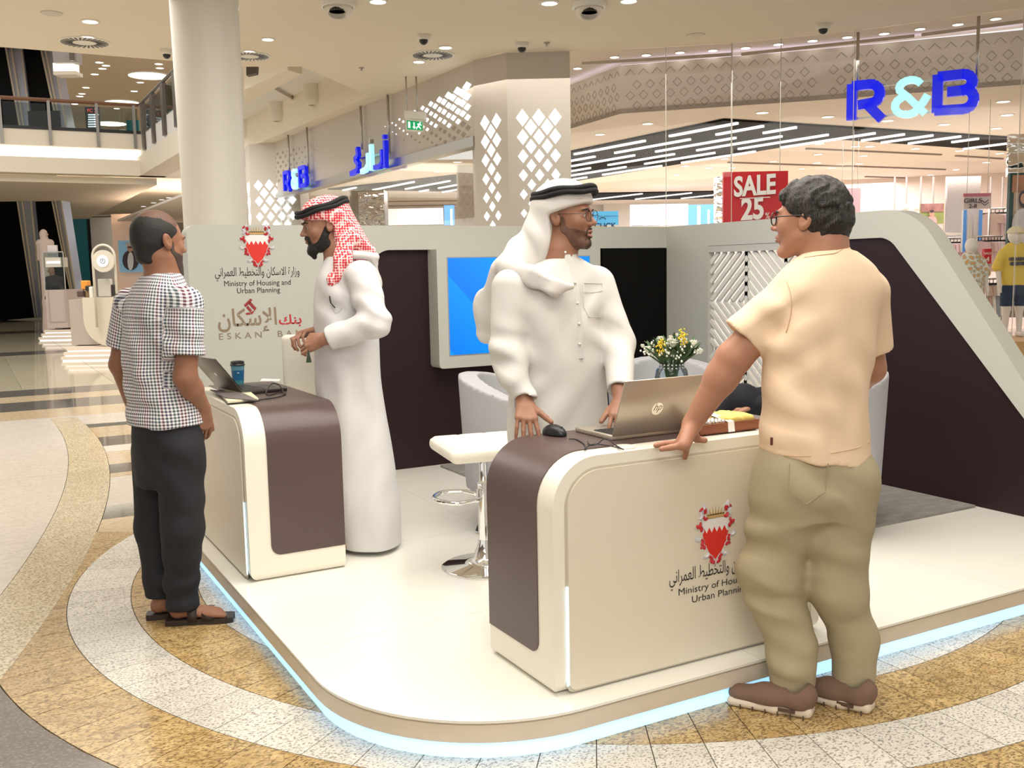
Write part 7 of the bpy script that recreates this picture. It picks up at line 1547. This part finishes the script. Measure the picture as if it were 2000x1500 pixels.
MB().lathe(c, [(.024, 0), (.024, .0006), (.001, .0006)], 28, ax=(ex, ld, nn)).obj('round_logo', mat('mirror_logo', (.75, .70, .62), .15, .9), lid)
me = text_mesh('hp', .040, c-ld*.006+nn*.0008, ex, ld, nn, .0003, shear=.35, sx=.9); link('logo_letters', me, mat('logo_gap', (.33, .28, .22), .4, .5), lid)
# left laptop: seen from its side, lid leaning back to the left
b0_, b1_ = onz(476, 772, TL_), onz(578, 762, TL_); ey2 = b1_-b0_; ey2 /= np.linalg.norm(ey2); ey2[2] = 0; ex2 = np.cross(ey2, UP); ex2 = ex2 if ex2@VD > 0 else -ex2
t, Q2, ld2, nn2, lid2 = laptop('open dark laptop seen from its side on the left counter', b0_, ex2, ey2, .33, .235, 128, DKL, mat('dark_brown_lid', (.10, .085, .075), .35, .5), TL_, .225)
MB().lathe(Q2(.165, 0, .016)+ld2*.11+nn2*.0062, [(.012, 0), (.001, .0004)], 16, ax=(ex2, ld2, nn2)).obj('round_logo', STEEL, lid2)
# cup
cp = onz(466, 757, TL_); cp = dep(466, 757, (cp@VD)+.16); cp[2] = TL_; t = thing('coffee_cup', 'blue paper coffee cup with a black lid beside the dark laptop', 'cup', tuple(cp))
CB = bpy.data.materials.new('blue_cup_print'); CB.use_nodes = True; nt = CB.node_tree; b = nt.nodes['Principled BSDF']; b.inputs['Roughness'].default_value = .45; tc = nt.nodes.new('ShaderNodeTexCoord'); sp = nt.nodes.new('ShaderNodeSeparateXYZ'); r = nt.nodes.new('ShaderNodeValToRGB'); e = r.color_ramp.elements
mr = nt.nodes.new('ShaderNodeMapRange'); mr.inputs[1].default_value = TL_; mr.inputs[2].default_value = TL_+.115; r.color_ramp.interpolation = 'CONSTANT'; e[0].color = (.05, .22, .26, 1); e[1].position = .2; e[1].color = (.01, .12, .28, 1); e.new(.68).color = (.10, .28, .36, 1); nt.links.new(tc.outputs['Object'], sp.inputs[0]); nt.links.new(sp.outputs[2], mr.inputs[0]); nt.links.new(mr.outputs[0], r.inputs[0]); nt.links.new(r.outputs[0], b.inputs['Base Color'])
MB().lathe(cp+UP*.001, [(.029, 0), (.037, .105), (.038, .108), (.035, .108)], 28).obj('cup_body', CB, t, .6); MB().lathe(cp+UP*.104, [(.040, 0), (.041, .004), (.039, .008), (.037, .010), (.036, .022), (.030, .024), (.028, .019), (.001, .019)], 28).obj('cup_lid', BLACKP, t, .6)
MB().obox(cp+UP*.066-VD*.0352+VR*.012, VR*.006, VD*.0008, UP*.0016).obj('printed_mark', SHW, t)
# notebook, folder, papers, cable
n0, n1, n2 = onz(444, 790, TL_), onz(507, 784, TL_), onz(425, 768, TL_); t = thing('notebook', 'open cream notebook at the near edge of the left counter', 'notebook', tuple(n0)); e1 = n1-n0; e2 = n2-n0
MB().prism([n0, n1, n1+e2, n2], UP*.004).obj('cover', BLACKP, t); MB().prism([n0+e1*.02+e2*.03+UP*.0042, n1-e1*.02+e2*.03+UP*.0042, n1-e1*.02+e2*.97+UP*.0042, n2+e1*.02-e2*.03+UP*.0042], UP*.009).obj('page_block', mat('cream_pages', (.80, .72, .50), .8), t)
f0, f1, f2 = onz(440, 778, TL_+.014), onz(505, 783, TL_+.014), onz(410, 762, TL_+.014); tag(MB().prism([f0, f1, f1+(f2-f0)*.8, f2], UP*.004).obj('folder', mat('grey_cover', (.16, .14, .14), .6)), 'thin dark grey folder lying half over the open notebook', 'folder')
tag(MB().prism([onz(508, 745, TL_), onz(545, 745, TL_), onz(548, 741, TL_), onz(512, 740, TL_)], UP*.002).obj('paper_card', SHW), 'small white card behind the dark laptop keyboard', 'card')
def cable(name, label, pts_, r, z, cat='cable'):
    P_ = bez([onz(x, y, z+h)+UP*0 for x, y, h in pts_], 5); o = MB().tube(P_, r, 6).obj(name, BLACKP, None, True); tag(o, label, cat)
cable('cable', 'thin black cable looping beside the dark laptop on the left counter', [(505, 781, .004), (540, 776, .004), (558, 769, .004), (545, 767, .005), (524, 772, .005), (520, 766, .02), (530, 750, .045), (545, 752, .04), (553, 764, .012), (556, 771, .004)], .0028, TL_)
# mouse and its cable
mo = onz(1083, 850, TR_); md_ = onz(1112, 856, TR_)-onz(1058, 846, TR_); md_ /= np.linalg.norm(md_); mx_ = np.cross(md_, UP)
f = ell(mo+UP*.006, (.031, .058, .034), np.array([mx_, md_, UP])); f = AND(f, plane(mo+UP*.001, -UP), .002); t = thing('computer_mouse', 'black wired mouse on the right counter beside the resting hand', 'mouse', tuple(mo))
soft('mouse_body', f, mo-.08, mo+.08, .0035, BLACKP, t); w0 = mo+md_*.033+UP*.033; MB().bar(w0-md_*.010, w0+md_*.010, .006, .006).obj('scroll_wheel', mat('wheel_grey', (.08, .08, .08), .4), t)
cable('cable', 'thin brown-black mouse cable curling in front of the silver laptop', [(1111, 857, .005), (1125, 858, .003), (1138, 865, .003), (1143, 871, .003), (1142, 878, .003), (1150, 870, .006), (1165, 868, .012), (1180, 857, .02), (1190, 860, .016), (1200, 868, .006), (1215, 877, .004)], .0022, TR_)
cable('cable', 'second thin dark cable coil at the corner of the silver laptop', [(1148, 862, .004), (1152, 868, .004), (1165, 867, .006), (1185, 870, .004), (1205, 874, .004), (1218, 878, .003)], .002, TR_)
# box of sweets
bx0, bx1 = onz(1368, 851, TR_+.001), onz(1486, 837, TR_+.001); e1 = bx1-bx0; e1[2] = 0; e1 /= np.linalg.norm(e1); e2 = np.cross(UP, e1); t = thing('sweet_box', 'wooden tray of foil-wrapped sweets tied with a white band beside the laptop', 'box', tuple(bx0)); W_, D_ = .27, .17; B = lambda u, v, k=0.: bx0+e1*u+e2*v+UP*k
WD = mat('red_brown_wood', (.22, .07, .03), .4, noise=(20, .25, 4, (1, 1, 8)))
MB().prism([B(0, 0), B(W_, 0), B(W_, D_), B(0, D_)], UP*.004).obj('tray_floor', WD, t)
for a_, b_ in (((0, 0), (W_, .008)), ((0, D_-.008), (W_, D_)), ((0, .008), (.008, D_-.008)), ((W_-.008, .008), (W_, D_-.008))): MB().prism([B(*a_), B(b_[0], a_[1]), B(*b_), B(a_[0], b_[1])], UP*.036).obj('tray_side', WD, t)
FOIL = mat('silver_foil', (.75, .72, .68), .2, .85, bump=(90, 1., .004)); 
for i in range(8):
    for j in range(3):
        c = B(.022+i*.0165, .022+j*.02, .036+.002*((i+j) % 2)); MB().sphere(c, .0105, 8, 6).obj('foil_sweet', FOIL, t, True)
YC = mat('yellow_cloth', (.72, .58, .16), .7, noise=(18, .2, 3, (1, 1, 1)), bump=(60, .8, .006))
f = folds(rbox(B(.19, .09, .036), (.072, .075, .016), np.array([e1, e2, UP]), .012), [(tuple(e1*140+e2*60), .002, 0, None, 1)] if False else [(tuple(e1*140+e2*60), .002, 0, B(.19, .09), .3)]); soft('yellow_wrap', f, B(.19, .09)-.13, B(.19, .09)+.13, .004, YC, t)
f = folds(rbox(B(.07, .115, .036), (.062, .045, .014), np.array([e1, e2, UP]), .010), [(tuple(e1*160-e2*90), .003, 0, B(.07, .115), .3)]); soft('yellow_wrap', f, B(.07, .115)-.12, B(.07, .115)+.12, .004, YC, t)
MB().prism([B(.125, -.0012, .001), B(.155, -.0012, .001), B(.150, -.0012, .038), B(.122, -.0012, .038)], e2*.001).obj('white_band', SHW, t); MB().prism([B(.122, -.001, .038), B(.150, -.001, .038), B(.135, D_*.6, .058), B(.105, D_*.6, .058)], UP*.0012).obj('white_band', SHW, t)
# ================================================================== FURNITURE
SEATW = mat('white_quilted_leather', (.84, .80, .70), .4, bump=(60, .2, .002))
def stool(label, c, fw, back, zseat=.76):
    t = thing('bar_stool', label, 'stool', (c[0], c[1], HP+.001)); c = np.array([c[0], c[1], HP+.001]); fw = fw/np.linalg.norm(fw); rt = np.cross(fw, UP)
    MB().lathe(c, [(.205, 0), (.205, .004), (.19, .012), (.10, .024), (.055, .05), (.036, .10), (.03, .13), (.001, .13)], 40).obj('base', CHROME, t, .8)
    MB().lathe(c+UP*.12, [(.029, 0), (.029, .28), (.023, .285), (.019, .29), (.019, zseat-.20), (.001, zseat-.2)], 20).obj('gas_pole', CHROME, t, .8)
    MB().tube([c+UP*.34+fw*.03+rt*.02]+bez([c+UP*.34+fw*.06+rt*.10, c+UP*.34+fw*.17+rt*.12, c+UP*.34+fw*.235, c+UP*.34+fw*.17-rt*.12, c+UP*.34+fw*.06-rt*.10], 5)+[c+UP*.34+fw*.03-rt*.02], .010, 10).obj('footrest', CHROME, t, True)
    MB().lathe(c+UP*.34, [(.034, -.03), (.034, .03)], 16).obj('footrest_collar', CHROME, t, .8)
    bs = np.array([rt, fw, UP]); f = rbox(c+UP*(zseat-.035), (.215, .205, .035), bs, .032)
    zt_ = c+UP*zseat; gr = lambda p: f(p)+.004*np.maximum(np.exp(-(((p-c)@rt*1000/6) % (130/6)-65/6)**2/2.), np.exp(-(((p-c)@fw*1000/6) % (130/6)-65/6)**2/2.))*((p[:, 2]-c[2]) > zseat-.012)
    soft('seat_cushion', gr, zt_-vec(.33, .33, .1), zt_+vec(.33, .33, .04), .0065, SEATW, t)
    if back:
        bp_ = c+UP*(zseat+.19)-fw*.20; soft('back_cushion', rbox(bp_, (.205, .03, .20), bs, .028), bp_-.34, bp_+.34, .009, SEATW, t)
        MB().bar(bp_-rt*.19+fw*.031, bp_+rt*.19+fw*.031, .006, .003).obj('back_seam', mat('seam_shadow', (.5, .46, .38), .6), t)
    return t
sc_ = onz(948, 1106, HP); stool('white quilted bar stool on a chrome base behind the right counter', sc_, -VR*.95-VD*.32, False, .60)
s2 = dep(655, 800, 5.45); stool('white padded bar stool half hidden behind the chequered headcloth man', s2, VR*.35-VD*.9 if False else VD*.9+VR*.2, True, .66)
GREYF = mat('light_grey_upholstery', (.40, .40, .42), .85, bump=(350, .35, .002)); LEGM = mat('black_metal_leg', (.02, .02, .02), .4)
def armchair(label, c, fw):
    fw = fw/np.linalg.norm(fw); rt = np.cross(fw, UP); t = thing('armchair', label, 'armchair', (c[0], c[1], HP+.014)); c = np.array([c[0], c[1], HP+.014]); bs = np.array([rt, fw, UP])
    def f(p):
        q = (p-c)@bs.T; z = q[:, 2]; ang = np.arctan2(q[:, 0], -q[:, 1]); R_ = .30+.05*(z-.3); hgt = .80-.20*(1-np.cos(ang*.8))/1.6*1.3; r = np.hypot(q[:, 0]*1.0, q[:, 1]*1.02)
        shell = np.maximum(np.abs(r-R_)-.042, np.maximum(z-hgt, .22-z)); shell = np.maximum(shell, (np.abs(ang)-2.15)*.3)
        return smin(shell, rbox(c+UP*.34+fw*.02, (.27, .27, .10), bs, .05)(p), .04)-.012
    soft('upholstered_shell', f, c-vec(.45, .45, -.1), c+vec(.45, .45, .95), .012, GREYF, t)
    for a in (-1, 1):
        for b_ in (-1, 1): MB().tube([c+rt*.16*a+fw*.16*b_+UP*.22, c+rt*.24*a+fw*.24*b_], .011, 8).obj('leg', LEGM, t, True)
a1 = dep(1032, 800, 5.25); armchair('light grey tub armchair behind the white robe, left of the three', a1, VR*1.-VD*.2)
a2 = dep(1312, 800, 5.75); armchair('light grey tub armchair behind the flower vase, middle of the three', a2, -VD*.9+VR*.1)
a3 = dep(1583, 900, 5.05); armchair('light grey tub armchair behind the peach T-shirt, right of the three', a3, -VR*1.+VD*.1)
# high round table with the vase
tb = dep(1312, 800, 4.75); tz = HP+.745; t = thing('round_table', 'small white round pedestal table hidden behind the silver laptop under the vase', 'table', (tb[0], tb[1], HP+.014)); tb = np.array([tb[0], tb[1], HP+.014])
MB().lathe(tb, [(.16, 0), (.16, .012), (.03, .03), (.02, .05), (.02, .745), (.13, .75), (.13, .761), (.001, .761)], 32).obj('pedestal', WHITE, t, .6)
vb = tb+UP*.7625; t = thing('flower_vase', 'round clear glass vase of white and yellow flowers behind the laptop', 'vase', tuple(vb))
VG = glass_mat('vase_glass', (.80, .88, .92), .9)
MB().lathe(vb, [(.035, 0), (.06, .015), (.082, .06), (.075, .10), (.055, .125), (.052, .135)], 32).obj('glass_bowl', VG, t, True)
for zz_ in (.112, .128):
    for k in range(20): a = 2*PI*k/20; MB().sphere(vb+vec(.062*math.cos(a), .062*math.sin(a), zz_), .0045, 6, 4).obj('bead', SHW, t, True)
STEM = mat('green_stem', (.05, .10, .03), .6); LEAF = mat('dark_green_leaf', (.045, .09, .03), .5); PET = mat('white_petal', (.84, .84, .74), .6); YP = mat('yellow_blossom', (.72, .52, .03), .6)
r = random.Random(5); tips = []
for k in range(80):
    a = r.random()*2*PI; el = r.random()**.6; d = vec(math.cos(a)*el, math.sin(a)*el, .6+.5*(1-el)*r.random()); d /= np.linalg.norm(d); tp = vb+UP*.12+d*vec(.17, .17, .13)*(.75+.3*r.random()); tips.append(tp)
st_ = MB()
for tp in tips: st_.tube([vb+UP*.03+(tp-vb)*vec(.15, .15, 0), vb+UP*.12+(tp-vb)*vec(.3, .3, 0), tp], .0018, 4)
st_.obj('stems', STEM, t, kind='stuff')
def leaf(c, d, L, w_, m, par, name='leaf'):
    d = d/np.linalg.norm(d); s_ = np.cross(d, UP+.01); s_ /= np.linalg.norm(s_)+1e-9; u = np.cross(s_, d); V = [c, c+d*L*.35+s_*w_-u*.003, c+d*L*.35+u*.004, c+d*L*.35-s_*w_-u*.003, c+d*L*.75+s_*w_*.7-u*.004, c+d*L*.75+u*.002, c+d*L*.75-s_*w_*.7-u*.004, c+d*L-u*.006]
    return MB().add(V, [(0, 2, 1), (0, 3, 2), (1, 2, 5, 4), (2, 3, 6, 5), (4, 5, 7), (5, 6, 7)]).obj(name, m, par, True)
for k in range(150):
    tp = tips[r.randrange(80)]; c = vb+UP*.11+(tp-vb-UP*.11)*(.3+.6*r.random()); leaf(c, tp-vb+vec(r.gauss(0, .06), r.gauss(0, .06), 0), .05+.03*r.random(), .013, LEAF, t)
def flower(c, R_, m, n=9):
    R_ = R_*1.35; f_ = MB().sphere(c, R_*.55, 10, 7).obj('flower', m, t, True); k_ = MB()
    for ring in range(3):
        for i in range(n):
            a = 2*PI*(i+.5*ring)/n; e_ = .9-.45*ring; d = vec(math.cos(a)*math.cos(e_*.6), math.sin(a)*math.cos(e_*.6), .2+.5*ring); d /= np.linalg.norm(d); s_ = np.cross(d, UP); s_ /= np.linalg.norm(s_); k_.add([c, c+d*R_*.6+s_*R_*.28, c+d*R_, c+d*R_*.6-s_*R_*.28], [(0, 1, 2, 3)])
    k_.obj('petals', m, f_, True, kind='stuff')
for (px, py, R_) in ((1313, 672, .026), (1355, 673, .022), (1283, 678, .018), (1266, 682, .015), (1290, 663, .016), (1334, 668, .017), (1368, 687, .014), (1300, 693, .014), (1275, 690, .012), (1328, 690, .015), (1345, 683, .015), (1255, 676, .010), (1310, 660, .012), (1322, 655, .010)): flower(dep(px, py, 4.68+.1*r.random()), R_, PET)
for (px, py) in ((1290, 673), (1297, 680), (1334, 650), (1332, 660), (1337, 667), (1288, 684)):
    c0 = dep(px, py, 4.66); k_ = MB()
    for i in range(16): k_.sphere(c0+vec(r.gauss(0, .010), r.gauss(0, .010), r.gauss(0, .014)), .0045, 6, 4)
    k_.obj('yellow_sprig', YP, t, True, kind='stuff')
k_ = MB()
for tp in tips[::2]:
    for i in range(4): k_.sphere(tp+vec(r.gauss(0, .010), r.gauss(0, .010), r.gauss(0, .009)), .0055, 5, 4)
k_.obj('tiny_buds', PET, t, True, kind='stuff')
# seated person, mostly hidden behind the peach T-shirt
def seated():
    c = np.array([a3[0], a3[1], HP+.014]); fw = -VR*.98+VD*.15; fw /= np.linalg.norm(fw); rt = np.cross(fw, UP); O = c; T = person('person in dark clothes sitting with one knee raised, mostly hidden behind the peach T-shirt', c); Q = lambda x, y, z: O+rt*x+fw*y+UP*z
    hc = Q(0, .04, 1.16); hB = frame(fw); hf, W = head(hc, hB, .97, neck_to=Q(0, -.02, 1.0)); hip = Q(0, -.02, .52)
    kL, kR = dep(1452, 757, 5.0)-UP*.06, Q(.12, .42, .55); fL, fR = Q(-.22, .62, .45) if False else kR+fw*.12-UP*.12-rt*.05, Q(.12, .40, .08)
    kL = kL
    hands = []; parts = [(hf, hc-vec(.14, .14, .25), hc+vec(.14, .14, .15), .006)]
    for s_ in (-1, 1):
        w_ = Q(s_*.14, .30, .66); h_, hp_ = hand(w_, fw-UP*.3, UP, s_, ((.4, .4, .3),)*4); lo, hi = around([w_]+hp_, .06); parts.append((h_, lo, hi, .006)); hands.append(w_)
    link('body', skin_parts(parts, (Q(0, -.02, 1.0), Q(0, -.04, .8), hip), [(Q(-.1, .1, .54), kL, fL), (Q(.1, .1, .54), kR, fR)], [(Q(-.2, -.02, .92), Q(-.24, .06, .68), hands[0]), (Q(.2, -.02, .92), Q(.24, .06, .68), hands[1])]), skinmat('brown_skin_e', (.42, .22, .14)), T)
    BK = mat('black_garment', (.008, .008, .014), .85); g = U(cap(Q(0, -.02, .90), Q(0, -.03, .60), .14, .15), cap(Q(-.17, -.02, .93), Q(.17, -.02, .93), .07, .07), cap(Q(-.2, -.02, .92), Q(-.24, .06, .68), .06, .055), cap(Q(-.24, .06, .68), hands[0], .055, .042), cap(Q(.2, -.02, .92), Q(.24, .06, .68), .06, .055), cap(Q(.24, .06, .68), hands[1], .055, .042), k=.04)
    lo, hi = around([Q(-.3, -.2, .45), Q(.3, .4, 1.05), Q(-.3, .4, .45), Q(.3, -.2, 1.05)], .08); soft('black_top', g, lo, hi, .011, BK, T)
    g = U(cap(hip, Q(-.1, .1, .54), .13, .10), cap(Q(-.1, .1, .55), kL, .095, .075), cap(kL, fL+UP*.05, .075, .06), cap(hip, Q(.1, .1, .54), .13, .10), cap(Q(.1, .1, .54), kR, .095, .08), cap(kR, fR+UP*.05, .08, .065), k=.035); lo, hi = around([hip, kL, kR, fL, fR], .15); soft('black_trousers', g, lo, hi, .011, BK, T)
    E_ = lambda x, y, z, r_: ell(W(x, y, z), r_, hB); hh = AND(U(E_(0, -.018, .036, (.082, .104, .094)), k=.01), plane(W(0, .085, .055), hB[1]*.72-hB[2]*.70), .005); soft('hair', hh, hc-.14, hc+.15, .007, HAIRB, T); eyes(W, hB, .97, T)
seated()
